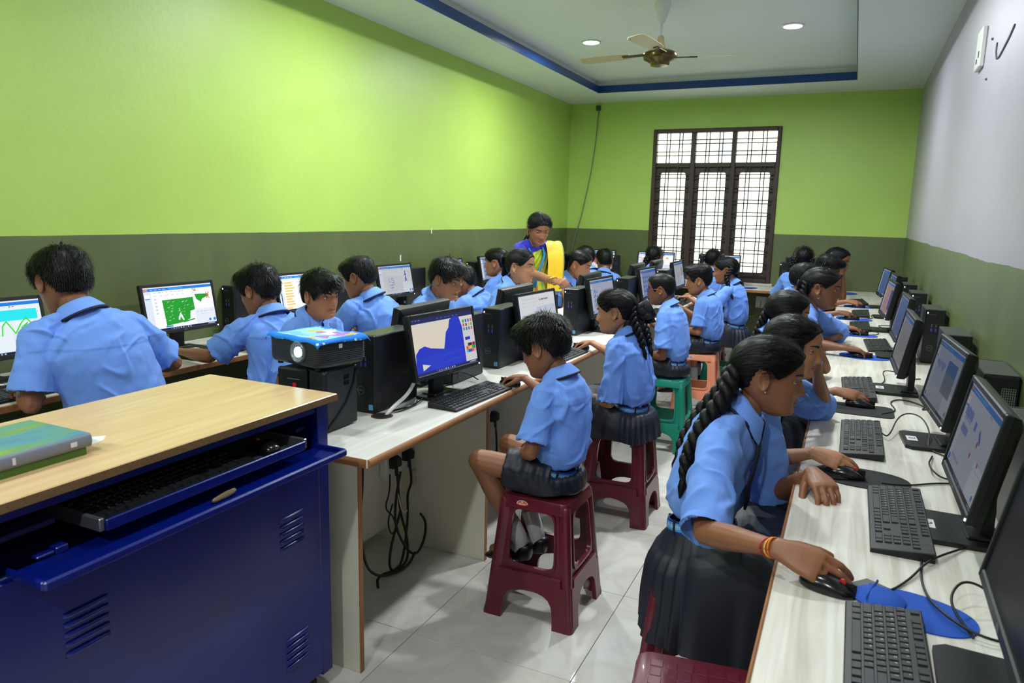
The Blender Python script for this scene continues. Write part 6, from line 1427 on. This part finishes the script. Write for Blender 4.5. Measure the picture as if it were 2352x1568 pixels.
# ---- along the right wall, facing it
P['R1'] = person(dict(browt=1.6, hand=1.1, label='nearest girl with two thick braids and a thread bracelet at the right-wall desk', lod=0, hip=(-.315, 2.02), face=(1, -.02), head=(-.178, 2.10, 1.052), look=(.96, .06, -.12), seat=.49, s=1.0, hs=.965, skin=1, bottom='skirt', hem=1.0, twist=-.30, belt=.150, drop=.16,
    hands=dict(R=M_(-.085, 1.535, .802, (.95, -.22, -.16), 'mouse', e=(-.262, 1.70, .735), n=(-.1, -.50, .85)), L=M_(-.045, 2.10, .79, (.42, -.88, -.12), 'rest')), hair=girl(front=.062, seed=2.2, gather=(.01, -.105, -.005), partline=False, thick=.0095),
    braids=[dict([('from', (.030, -.098, .0)), ('to', [(-.278, 2.02, 1.005), (-.325, 1.975, .925), (-.355, 1.94, .845), (-.362, 1.92, .775)]), ('r', .031), ('pitch', .050), ('bow', 0)]), dict([('from', (-.015, -.105, .01)), ('to', [(-.298, 2.09, 1.01), (-.348, 2.07, .94), (-.388, 2.05, .86), (-.402, 2.03, .80)]), ('r', .027), ('pitch', .048), ('bow', 0)])], studs=[1, -1], gaze=(.1, -.15), open=.5, tpos=(2.1, 4.3, .3)))
P['R2'] = person(dict(label='girl with a hair clip resting her cheek on one hand behind the nearest girl', lod=0, hip=(-.30, 2.62), face=(1, 0), head=(-.150, 2.60, 1.060), look=(.93, -.22, -.12), seat=.48, s=.97, hs=.97, skin=3, bottom='skirt', hem=1.0,
    hands=dict(R=M_(-.055, 2.262, .802, (.94, -.2, -.15), n=(-.1, -.45, .88)), L=dict(w=(-.075, 2.765, .955), d=(-.3, -.45, .75), pose='rest', e=(-.045, 2.93, .785), n=(.6, .5, .5))), hair=girl(front=.064, seed=2.9, ears=False, gather=(0, -.105, .0), partline=False), braids=[dict([('from', (-.0, -.10, -.01)), ('to', [(-.29, 2.60, .96), (-.33, 2.58, .86), (-.35, 2.56, .76)]), ('r', .026), ('bow', 0)])], gaze=(.1, -.1)))
P['R3'] = person(dict(label='girl leaning on her elbow, her eyes just above the clip-haired girl', lod=1, hip=(-.36, 3.46), face=(1, 0), head=(-.236, 3.48, 1.068), look=(.95, .10, -.14), seat=.475, s=.97, hs=.96, skin=1, bottom='skirt',
    hands=dict(R=M_(-.012, 3.185, .800, (.97, -.12, -.12), n=(-.1, -.4, .9)), L=dict(w=(-.14, 3.60, .95), d=(-.4, -.35, .8), pose='rest', e=(-.07, 3.73, .79), n=(.6, .5, .5))), hair=girl(front=.062, seed=4.4, ears=False, gather=(0, -.105, .01)), braids=[dict([('from', (-.0, -.10, .0)), ('to', [(-.36, 3.46, .98), (-.40, 3.45, .88)]), ('r', .025), ('bow', 0)])]))
P['R4'] = person(dict(label='girl with a gold hoop earring and folded braid in profile', lod=1, hip=(-.32, 4.68), face=(1, -.02), head=(-.142, 4.60, 1.098), look=(.99, -.08, -.10), seat=.475, s=1.05, hs=1.02, skin=2, bottom='skirt', hem=1.0,
    hands=dict(R=M_(.005, 4.36, .800, (.97, .18, -.12), e=(-.16, 4.40, .80)), L=dict(w=(-.045, 4.80, .79), d=(-.55, -.8, -.1), pose='rest', e=(-.02, 4.93, .80))), hair=girl(front=.062, seed=5.1, gather=(.03, -.100, .02)),
    braids=[dict([('from', (.045, -.085, .02)), ('to', [(-.245, 4.52, 1.06), (-.275, 4.51, 1.01), (-.255, 4.51, .965)]), ('r', .026), ('bow', 1.2), ('bowt', .3), ('ax', (.7, .5, 0))])], hoops=[1, -1], gaze=(0, 0)))
P['R5'] = person(dict(label='short-haired boy on the right seen from behind the hoop-earring girl', lod=1, hip=(-.44, 5.60), face=(1, 0), head=(-.292, 5.60, 1.072), look=(.93, .25, -.12), seat=.475, s=1.0, hs=1.03, skin=1,
    hands=dict(R=M_(-.005, 5.265, .800, (.96, .1, -.12), e=(-.19, 5.38, .82)), L=dict(wl=(-.1, .3, .62), dl=(.5, .8, -.1), pose='rest')), hair=boy(front=.056, top=.016, fringe=.004, side=.008, back=.010, seed=8, strands=300)))
P['R6'] = person(dict(label='child with shiny curly black hair half hidden on the right', lod=1, hip=(-.34, 6.35), face=(1, 0), head=(-.170, 6.35, 1.098), look=(.96, -.1, -.3), seat=.475, s=1.0, hs=1.0, skin=2, hands=dict(R=M_(-.06, 6.09, .800, (.96, .15, -.12), n=(-.1, -.4, .9)), L=dict(wl=(-.1, .3, .62), dl=(.5, .8, -.1), pose='rest')), hair=boy(front=.05, top=.03, fringe=.016, seed=9, lift=.9, strands=600)))
P['R7'] = person(dict(label='girl at the far right end with her chin propped on her hand', lod=1, hip=(-.30, 7.25), face=(1, 0), head=(-.118, 7.25, 1.135), look=(.90, -.32, -.18), seat=.475, s=1.05, hs=1.04, skin=0, bottom='skirt',
    hands=dict(R=M_(-.005, 7.02, .800, (.97, .1, -.12), n=(-.1, -.4, .9)), L=dict(w=(-.055, 7.285, .965), d=(-.12, -.2, .95), pose='fist', e=(-.045, 7.39, .785), n=(.9, .3, .1))), hair=girl(front=.062, seed=7.3, gather=(.04, -.095, .01)), braids=[dict([('from', (.05, -.08, .01)), ('to', [(-.21, 7.17, 1.08), (-.24, 7.16, 1.02), (-.25, 7.16, .93)]), ('r', .024), ('bow', 0)])]))
# ---- window side of the middle desk, facing right
P['ML1'] = person(dict(label='boy with a thick fringe looking sideways behind the projector', lod=0, hip=(-2.29, 2.60), face=(1, -.1), head=(-2.12, 2.545, 1.108), look=(.98, -.16, -.08), seat=.475, s=.98, hs=.93, skin=0, hair=boy(front=.040, top=.026, fringe=.020, seed=11, lift=.55, strands=2000), gaze=(.25, -.08), open=.6, belttext=False))
P['ML2'] = person(dict(label='boy with his mouth slightly open leaning toward his screen', lod=0, hip=(-2.28, 3.62), face=(1, -.08), head=(-2.075, 3.57, 1.112), look=(.99, .02, -.30), seat=.475, s=1.02, hs=1.0, skin=1, hair=boy(front=.046, top=.024, fringe=.014, seed=12, lift=.4, strands=1600), gaze=(.1, -.35), open=.4, lip=.9, belttext=False))
P['ML3'] = person(dict(label='girl with pearl stud and ponytail sitting in front of the teacher', lod=0, hip=(-2.29, 4.72), face=(1, -.1), head=(-2.115, 4.68, 1.122), look=(1, .04, -.05), seat=.475, s=1.03, hs=1.05, skin=3, bottom='skirt', belttext=False, vox=.005, cvox=.0075,
    hair=girl(front=.064, seed=13, gather=(0, -.108, .03), part=False, tail=dict([('from', (0, -.110, .035)), ('to', [(-2.235, 4.70, 1.12), (-2.25, 4.70, 1.06), (-2.24, 4.70, 1.02)]), ('bow', 1.2), ('ax', (.4, 1, 0))])), studs=[1, -1], gaze=(.3, .05)))
P['ML4'] = person(dict(label='girl with a ribboned ponytail looking down behind the touched monitor', lod=1, hip=(-2.27, 5.88), face=(1, -.12), head=(-2.095, 5.85, 1.078), look=(.98, .05, -.32), seat=.475, s=1.03, hs=1.04, skin=0, bottom='skirt',
    hair=girl(front=.060, seed=14, gather=(.02, -.108, .03), part=False, tail=dict([('from', (.02, -.110, .035)), ('to', [(-2.215, 5.86, 1.08), (-2.235, 5.85, 1.03), (-2.225, 5.85, .98)]), ('bow', 1.3), ('ax', (.4, 1, 0))])), studs=[1], gaze=(0, -.35), open=.4))
# ---- along the left wall, backs to the camera
P['L1'] = person(dict(label='tall boy at far left seen from behind at the mountain screen', lod=0, hip=(-2.45, 1.80), face=(-1, .10), head=(-2.60, 1.70, 1.198), look=(-.90, .12, -.34), seat=.475, s=1.18, hs=.93, skin=1, wide=1.1, belt=.14, belttext=False,
    hands=dict(L=M_(-2.70, 1.585, .815, (-.80, .42, -.22), 'key', e=(-2.52, 1.50, .80)), R=dict(w=(-2.66, 2.02, .82), d=(-.8, .2, -.1), pose='key', e=(-2.50, 2.07, .85))), hair=boy(front=.05, top=.022, fringe=.012, back=.015, side=.010, seed=15, lift=.35, strands=2200)))
P['L2'] = person(dict(label='boy seen from behind at the green scribble screen, arm stretched out', lod=0, hip=(-2.46, 2.60), face=(-1, .12), head=(-2.55, 2.615, 1.095), look=(-.93, -.02, -.32), seat=.475, s=1.05, hs=.99, skin=1, belttext=False,
    hands=dict(L=M_(-2.915, 2.465, .79, (-.93, .30, -.1), 'mouse', e=(-2.67, 2.41, .80)), R=M_(-2.84, 2.78, .79, (-.95, .1, -.1), 'key')), hair=boy(front=.05, top=.024, fringe=.014, back=.013, seed=16, lift=.4, strands=1800)))
P['L3'] = person(dict(label='boy seen from behind between the orange-block and stick-figure screens', lod=1, hip=(-2.44, 3.50), face=(-1, .15), head=(-2.55, 3.39, 1.108), look=(-.9, -.12, -.28), seat=.475, s=1.08, hs=.97, skin=1, hands=dict(L=M_(-2.86, 3.35, .79, (-.95, .1, -.1), 'key'), R=M_(-2.86, 3.65, .79, (-.95, .1, -.1), 'key')), hair=boy(front=.056, top=.017, fringe=.004, back=.010, seed=17, strands=500)))
P['L4'] = person(dict(label='bent-over child behind the open-mouthed boy, only a blue back showing', lod=1, hip=(-2.44, 4.86), face=(-1, 0), head=(-2.63, 4.78, .98), look=(-.9, -.1, -.4), seat=.475, s=1.06, hs=.95, skin=1, hands=dict(L=M_(-2.86, 4.72, .79, (-.95, .1, -.1), 'key'), R=M_(-2.86, 4.98, .79, (-.95, .1, -.1), 'key')), hair=boy(seed=18, strands=300)))
P['L5'] = person(dict(label='girl in left profile with flat parted hair beyond the leaning boy', lod=1, hip=(-2.45, 5.38), face=(-1, .1), head=(-2.60, 5.27, 1.10), look=(-.97, -.12, -.05), seat=.475, s=1.0, hs=1.03, skin=0, bottom='skirt', hands=dict(L=M_(-2.86, 5.2, .79, (-.95, .1, -.1), 'key'), R=M_(-2.86, 5.5, .79, (-.95, .1, -.1), 'key')), hair=girl(front=.056, seed=19, gather=(0, -.108, .0)), braids=[dict([('from', (0, -.1, -.01)), ('to', [(-2.47, 5.34, 1.0), (-2.43, 5.36, .9)]), ('r', .025), ('bow', 0)])]))
P['L6'] = person(dict(label='girl half hidden behind the ribboned ponytail girl at the far left', lod=2, hip=(-2.42, 7.0), face=(-1, .2), head=(-2.49, 7.08, 1.062), look=(-.9, .1, -.2), seat=.475, s=1.05, hs=1.08, skin=0, bottom='skirt', hair=girl(seed=20), hands=dict(L=M_(-2.84, 6.9, .79, (-.95, .1, -.1), 'key'), R=M_(-2.84, 7.15, .79, (-.95, .1, -.1), 'key'))))
# ---- back desk, facing the window wall
P['B0'] = person(dict(label='boy hunched over the back desk holding his head', lod=1, hip=(-2.50, 7.74), face=(-.1, 1), head=(-2.495, 7.78, 1.0), look=(-.45, .85, -.32), seat=.475, s=1.12, hs=1.05, skin=0, wide=1.1, hands=dict(L=dict(w=(-2.585, 7.99, .93), d=(.2, -.45, .75), pose='rest', e=(-2.66, 8.10, .79))), hair=boy(front=.056, top=.02, back=.012, seed=21, strands=400)))
P['B1'] = person(dict(label='girl with centre-parted hair from behind at the orange-block screen', lod=1, hip=(-1.94, 7.72), face=(0, 1), head=(-1.938, 7.78, 1.065), look=(-.05, 1, -.25), seat=.475, s=1.06, hs=1.08, skin=0, bottom='skirt', hair=girl(seed=22, gather=(0, -.11, .0), partline=True, partback=1, pend=-.03), braids=[dict([('from', (-.045, -.085, -.01)), ('to', [(-2.01, 7.68, .99), (-2.03, 7.70, .93)]), ('r', .024), ('bow', 0)]), dict([('from', (.045, -.085, -.01)), ('to', [(-1.875, 7.68, .99), (-1.86, 7.7, .93)]), ('r', .024), ('bow', 0)])]))
P['B2'] = person(dict(label='girl with ribbons at both sides of her parted hair under the window', lod=1, hip=(-1.31, 7.72), face=(0, 1), head=(-1.308, 7.76, 1.062), look=(.05, 1, -.2), seat=.475, s=1.0, hs=1.08, skin=1, bottom='skirt', hair=girl(seed=23, gather=(0, -.11, .03), partline=True, partback=1, pend=-.03), braids=[dict([('from', (-.066, -.065, .03)), ('to', [(-1.41, 7.67, 1.06), (-1.405, 7.67, 1.0)]), ('r', .02), ('bow', 1.2), ('ax', (1, 0, 0))]), dict([('from', (.066, -.065, .03)), ('to', [(-1.205, 7.67, 1.08), (-1.21, 7.67, 1.02)]), ('r', .02), ('bow', 1.2), ('ax', (1, 0, 0))])]))
P['B3'] = person(dict(label='girl with looped braids facing the black screen at the back', lod=1, hip=(-.45, 7.74), face=(-.05, 1), head=(-.436, 7.76, 1.112), look=(-.08, 1, -.15), seat=.475, s=1.12, hs=1.02, skin=0, bottom='skirt', hem=.95, hands=dict(L=M_(-.62, 8.10, .80, (-.2, .95, -.1), 'key'), R=M_(-.32, 8.12, .80, (.1, .95, -.1), 'key')), hair=girl(seed=24, gather=(0, -.11, .02), partline=True, partback=1, pend=-.03),
    braids=[dict([('from', (-.062, -.070, .0)), ('to', [(-.525, 7.68, 1.06), (-.53, 7.68, 1.0), (-.515, 7.68, .96)]), ('r', .024), ('bow', 1.1), ('ax', (1, 0, 0))]), dict([('from', (.062, -.070, .0)), ('to', [(-.345, 7.68, 1.06), (-.335, 7.68, 1.0), (-.34, 7.68, .97)]), ('r', .024), ('bow', 1.1), ('ax', (1, 0, 0))])]))

# ---- extras worn by some
def ring_at(c, root, centre, axis, r, th, mat, name, tilt=0., n=6):
    ax = nrm(axis); e1 = nrm(np.cross(ax, (0, 0, 1.))); e2 = np.cross(ax, e1); a = np.linspace(0, 2*PI, 25)
    q = MB(); q.tube([centre+e1*r*math.cos(t)*1.1+e2*r*math.sin(t)*.92+ax*tilt*math.cos(t) for t in a], th, n); return q.build(name, mat, root, 180)
m_th1, m_th2 = pm('thread_orange', (216, 110, 24), .7, .15, 200), pm('thread_red', (170, 26, 30), .7, .15, 200)
c = P['R1']; S, E, W_, dd, n_, po = c['arms'][1]; v = nrm(W_-E)
b_ = ring_at(c, c['root'], W_-v*.012, v, .0225, .0022, m_th1, 'thread_bracelet', .010); q = ring_at(c, c['root'], W_-v*.018, v, .0225, .0019, m_th2, 'thread_bracelet', -.008); ring_at(c, c['root'], W_-v*.014, v, .0228, .0018, pm('thread_yellow', (228, 180, 60), .7, .15, 200), 'thread_bracelet', .002)
c = P['R5']; S, E, W_, dd, n_, po = c['arms'][1]; v = nrm(W_-E); ring_at(c, c['root'], W_-v*.012, v, .0225, .0022, m_th2, 'thread_bracelet', .003)
for k, p in (('R2', (.042, -.035, .096)), ('R7', (.058, -.04, .078))):
    c = P[k]; q = MB(); a = c['hp'](p); b_ = c['hp']((p[0]+.020, p[1]-.004, p[2]-.028)); q.tube([a, (a+b_)/2+vec(0, 0, .003), b_], np.array([(.0018, .0012)]*3)*c['hs'], 6, rnd=True); q.build('hair_clip', pm('clip_silver', (206, 208, 212), .25, .05, 30, metal=.8), c['root'], 180)
c = P['MR3']; gl = MB(); g2 = MB(); hp = c['hp']; yy = .092
for sd in (1, -1):
    a = np.linspace(0, 2*PI, 25); gl.tube([hp((sd*.031+.021*np.sign(math.cos(t))*abs(math.cos(t))**.7, yy-.006*abs(math.cos(t)) if math.cos(t)*sd > 0 else yy, .006+.0155*np.sign(math.sin(t))*abs(math.sin(t))**.7)) for t in a], .0018, 6)
    gl.tube([hp((sd*.051, yy-.005, .012)), hp((sd*.068, .06, .012)), hp((sd*.075, .03, .011))], .0019, 6); g2.tube([hp((sd*.075, .03, .011)), hp((sd*.0765, .0, .010)), hp((sd*.078, -.022, -.004)), hp((sd*.076, -.032, -.02))], .0018, 6)
gl.tube([hp((-.011, yy, .008)), hp((0, yy+.002, .011)), hp((.011, yy, .008))], .0017, 6)
gg = gl.build('glasses', pm('frame_blue', (48, 60, 150), .3, .1, 30), c['root'], 180); g2.build('temple_tip', pm('frame_orange', (206, 120, 84), .4, .1, 30), gg, 180)
m_badge = [pm('badge_orange', (232, 110, 40), .6, .1, 60), pm('badge_navy', (40, 44, 90), .6, .1, 60)]
for k in ('MR2', 'MR3', 'MR4'):          # embroidered school crest on the shirt pocket
    c = P[k]; info = torso_rings(c, SHIRT)[1]; Cc, r0, f0, tg = info[5]; q = MB(); w0 = c['sp'].get('wide', 1)*c['s']
    base = Cc+f0*.098*w0-r0*.075*w0; nn = nrm(f0*.72-r0*.69); xx = nrm(np.cross(nn, tg)); base = Cc+(f0*.082-r0*.082)*w0+nn*.012
    th = np.linspace(0, PI, 8); q.add([base+xx*.016*math.cos(t)+tg*.016*math.sin(t) for t in th], [tuple(range(8))], 0)
    for j in range(3): o_ = base-tg*(.006+.011*j); q.add([o_-xx*.02, o_+xx*.02, o_+xx*.02-tg*.005, o_-xx*.02-tg*.005], [(0, 1, 2, 3)], 1)
    q.build('shirt_crest', m_badge, c['root'], 0)

# ---- the teacher
c = person(dict(label='woman in a yellow and green sari leaning over to touch a monitor', lod=0, hip=(-2.44, 5.52), face=(.80, -.62), head=(-2.30, 5.42, 1.378), look=(.66, -.66, -.40), stand=True, pelvis=(-2.44, 5.54, .84), s=1.13, hs=.97, skin=0, shw=.118, dress='sari', shoes=False, vox=.0055, lip=1.,
    hands=dict(R=dict(w=(-1.86, 4.70, 1.035), d=(.85, -.5, .05), pose='fist', n=(.2, -.6, .8), hint=(-.2, -.4, -1)), L=dict(w=(-2.15, 5.66, .80), d=(.15, -.1, -.95), pose='rest', n=(.7, .6, .1))), hair=girl(front=.056, seed=30, gather=(0, -.11, -.02), tail=dict([('from', (0, -.10, -.03)), ('to', [(-2.42, 5.47, 1.28), (-2.46, 5.50, 1.18), (-2.46, 5.52, 1.05)]), ('bow', 0), ('r', 1.3)])), gaze=(0, -.35), open=.35, browt=.8))
T_ = c; root, s, hp, hs = c['root'], c['s'], c['hp'], c['hs']
m_bl = pm('blouse_blue', (40, 36, 190), .6, .12, 30, .2, 200, sheen=.2); m_go = pm('gold_zari', (196, 150, 74), .35, .35, 120, .4, 200, metal=.4)
WT = [(0, .112, .082, .082), (.3, .114, .088, .085), (.55, .120, .100, .088), (.75, .124, .092, .082), (.88, .104, .07, .07), (.97, .058, .048, .05)]
rings, info = torso_rings(c, WT); Tm = [loft(rings)]
for side, (S, E, W_, dd, n_, po) in c['arms'].items():
    v = E-S; Tm.append(tube([c['N']+(S-c['N'])*.35, S, S+v*.3, S+v*.62], np.array([.040, .046, .047, .047])*s, 18, False))
V, Fs = [], []
for v_, f_ in Tm: o = len(V); V += list(v_); Fs += [tuple(i+o for i in q) for q in f_]
me = remesh(V, Fs, .006, 3); me.materials.clear(); me.materials.append(m_bl); me.name = 'blouse'; me.polygons.foreach_set('use_smooth', [True]*len(me.polygons)); put('blouse', me, root)
for side, (S, E, W_, dd, n_, po) in c['arms'].items():
    v = E-S
    for t, w_ in ((.60, .010), (.52, .004)):
        ctr = S+v*t; ax = nrm(v); e1 = nrm(np.cross(ax, (0, 0, 1.))); e2 = np.cross(ax, e1); a = np.linspace(0, 2*PI, 25)[:-1]; q = MB()
        q.loft([[ctr+ax*h+e1*r*math.cos(u)+e2*r*math.sin(u) for u in a] for h, r in ((-w_, .0505*s), (-w_, .0535*s), (w_, .0535*s), (w_, .0505*s))], cap=False); q.build('sleeve_border', m_go, root, 60)
# gold neck border
N, Q = c['N'], c['Q']; q = MB(); a = np.linspace(0, 2*PI, 41); tn = nrm(Q-N); r_ = nrm(c['rt']-(c['rt'] @ tn)*tn); f_ = np.cross(tn, r_)
q.tube([N+r_*.080*s*math.sin(t)+f_*(.070*math.cos(t)+.012)*s-tn*(.018+.052*max(0, math.cos(t))**2+.012*abs(math.cos(t)))*s for t in a], np.array([(.0035, .009)]*41), 8, up=tn); q.build('neck_border', m_go, root, 180)
m_sa, t, b = nodes('sari_green_yellow'); Nn = t.nodes.new; L = t.links.new
tc = Nn('ShaderNodeTexCoord'); mp = Nn('ShaderNodeMapping'); mp.inputs['Scale'].default_value = (9, 9, 3); L(tc.outputs['Object'], mp.inputs[0]); n = Nn('ShaderNodeTexNoise'); n.inputs['Scale'].default_value = 1.6; L(mp.outputs[0], n.inputs[0])
rp = Nn('ShaderNodeValToRGB'); e = rp.color_ramp.elements; e[0].position = .36; e[0].color = rgb(120, 160, 10); e[1].position = .70; e[1].color = rgb(214, 110, 20); e.new(.48).color = rgb(168, 198, 14); e.new(.60).color = rgb(222, 190, 14); L(n.outputs[0], rp.inputs[0]); L(rp.outputs[0], b.inputs['Base Color']); b.inputs['Roughness'].default_value = .55; b.inputs['Sheen Weight'].default_value = .3
m_ye = pm('sari_yellow', (240, 196, 10), .55, .10, 20, .3, 150, sheen=.3); m_bo = pm('sari_border', (146, 150, 60), .5, .2, 100)
B = c['B']; rows = []
d_rings, inf = torso_rings(c, [(t_, w_*1.09, f1*1.13, b1*1.09) for t_, w_, f1, b1 in [(-.08, .122, .092, .09)]+WT[:-1]+[(.93, .086, .062, .062)]])
for k, (Cc, r0, f0, tg) in enumerate(inf):
    t_ = k/(len(inf)-1); wd, df, db = [(.133, .104, .098), (.122, .094, .09), (.125, .100, .094), (.131, .114, .096), (.135, .105, .09), (.113, .080, .077), (.094, .07, .068)][k]
    a0 = np.interp(t_, [0, .4, .75, 1], [1.9, 1.2, .55, -.25]); a1 = np.interp(t_, [0, 1], [-1.9, -1.75]); a = np.linspace(a0, a1, 70)
    pl = 1+.035*np.sin(a*26+t_*2)*np.interp(t_, [0, 1], [.6, 1.2])
    rows.append(Cc+(np.sin(a)*wd*s*pl)[:, None]*r0+(np.where(np.cos(a) > 0, np.cos(a)*df, np.cos(a)*db)*s*pl)[:, None]*f0)
fine = []; R0 = np.array(rows)
for u in np.linspace(0, len(rows)-1, 26): i = min(int(u), len(rows)-2); fine.append(R0[i]*(1-(u-i))+R0[i+1]*(u-i))
V, Fs = loft(fine, False, False); q = MB(); q.add(V, Fs); q.build('sari_drape', m_sa, root, 180)
SL = c['arms'][-1][0]; rt = c['rt']; f0 = np.cross((0, 0, 1), rt)
path = [SL+rt*.035+f0*.150-vec(0, 0, .34), SL+rt*.03+f0*.148-vec(0, 0, .20), SL+rt*.02+f0*.135-vec(0, 0, .09), SL+rt*.01+f0*.085+vec(0, 0, .022), SL+rt*.0+f0*.02+vec(0, 0, .066), SL-f0*.06+vec(0, 0, .05), SL-f0*.11-vec(0, 0, .06), SL-f0*.12-vec(0, 0, .30), SL-f0*.12-vec(0, 0, .55)]
P_ = np.array(path)
for _ in range(2): P_ = np.vstack([P_[:1], np.stack([.75*P_[:-1]+.25*P_[1:], .25*P_[:-1]+.75*P_[1:]], 1).reshape(-1, 3), P_[-1:]])
def band(u0, u1, lift, m, name, nu=26):
    rows = []
    for p, tg in zip(P_, np.gradient(P_, axis=0)):
        tg = nrm(tg); nn = nrm(np.cross(rt, tg)); u = np.linspace(u0, u1, nu)
        rows.append(p+u[:, None]*rt+(.0035*np.sin(u*70+p[2]*9)+lift)[:, None]*nn)
    V, Fs = loft(rows, False, False); q = MB(); q.add(V, Fs); return q.build(name, m, root, 180)
pal = band(-.085, .055, 0, m_ye, 'sari_pallu'); bd = band(-.098, -.085, .001, m_bo, 'sari_border', 6); bd.parent = pal
rg = []; a = np.linspace(0, 2*PI, 73)[:-1]
for z_, w_, d_ in ((.98, .118, .096), (.90, .150, .120), (.80, .165, .135), (.5, .17, .15), (.2, .19, .17), (.012, .21, .19)):
    m = 1+.03*np.sin(a*22)*(1-z_*.6); pe = c['pel']; rg.append(np.stack([pe[0]+np.sin(a)*w_*m*1.05, pe[1]*z_/.84*.9+np.cos(a)*d_*m, np.full(72, z_)], -1))
q = MB(); q.loft(rg, cap=False); q.build('sari_skirt', m_sa, root, 180)
m_lan = pm('lanyard_blue', (40, 160, 224), .5, .1, 60); info2 = inf
def chest(k, u, o): Cc, r0, f1, tg = info2[k]; return Cc+r0*u*s+f1*([.104, .094, .100, .114, .105, .080, .07][k]+o)*s
q = MB()
for sg in (1, -1): q.tube([N+r_*sg*.052*s-f_*.02*s+tn*.012*s, N+r_*sg*.058*s+f_*.045*s-tn*.012*s, chest(5, sg*.050, .028), chest(4, sg*.040, .020), chest(3, sg*.026, .014), chest(2, sg*.012, .022), chest(1, sg*.004, .026)], np.array([(.0095, .0012)]*7), 6, up=f_)
q.build('lanyard', m_lan, root, 180)
m_gold = pm('gold', (215, 165, 60)); m_gb = pm('bangle_green', (36, 84, 40), .2, .2, 60, metal=.3)
S, E, W_, dd, n_, po = c['arms'][1]; v = nrm(W_-E)
for k, (d_, m) in enumerate(((.075, m_gold), (.035, m_gb), (.029, m_mark), (.023, m_gb), (.013, m_gold), (.006, m_gold))): ring_at(c, root, W_-v*d_, v, .0275*1.08, .0026, m, 'bangle', .004*((k % 2)*2-1))
q = MB(); q.sphere(hp((0, surf_y(0, .030)+.0006, .030)), .0024*hs, 8); q.build('bindi', pm('bindi_red', (150, 20, 30), .4, .1, 60), root, 180)
q = MB(); q.tube([hp((0, .072, .083)), hp((0, .064, .093))], .0018*hs, 6, rnd=True); q.build('parting_vermilion', pm('bindi_red', (150, 20, 30)), root, 180)
for sd in (1, -1): q = MB(); q.sphere(hp((sd*.078, -.003, -.034)), .005, 8); q.lathe([(.001, 0), (.006, -.012), (.003, -.018), (.0005, -.02)], hp((sd*.078, -.003, -.036)), 10); q.build('earring', m_gold, root, 180)
q = MB(); q.sphere(hp((-.0125, surf_y(-.0125, -.029)+.001, -.029)), .0016*hs, 8); q.build('nose_stud', m_gold, root, 180)
a = np.linspace(-1.9, 1.9, 25); q = MB(); q.tube([N+r_*.062*s*math.sin(t)+f_*(.060*math.cos(t)+.016)*s-tn*(.01+.05*max(0, math.cos(t)))*s for t in a], .0016, 6); q.build('necklace', m_gold, root, 180)
for m in list(bpy.data.meshes):
    if m.users == 0: bpy.data.meshes.remove(m)
bpy.data.scenes.remove(TMP)
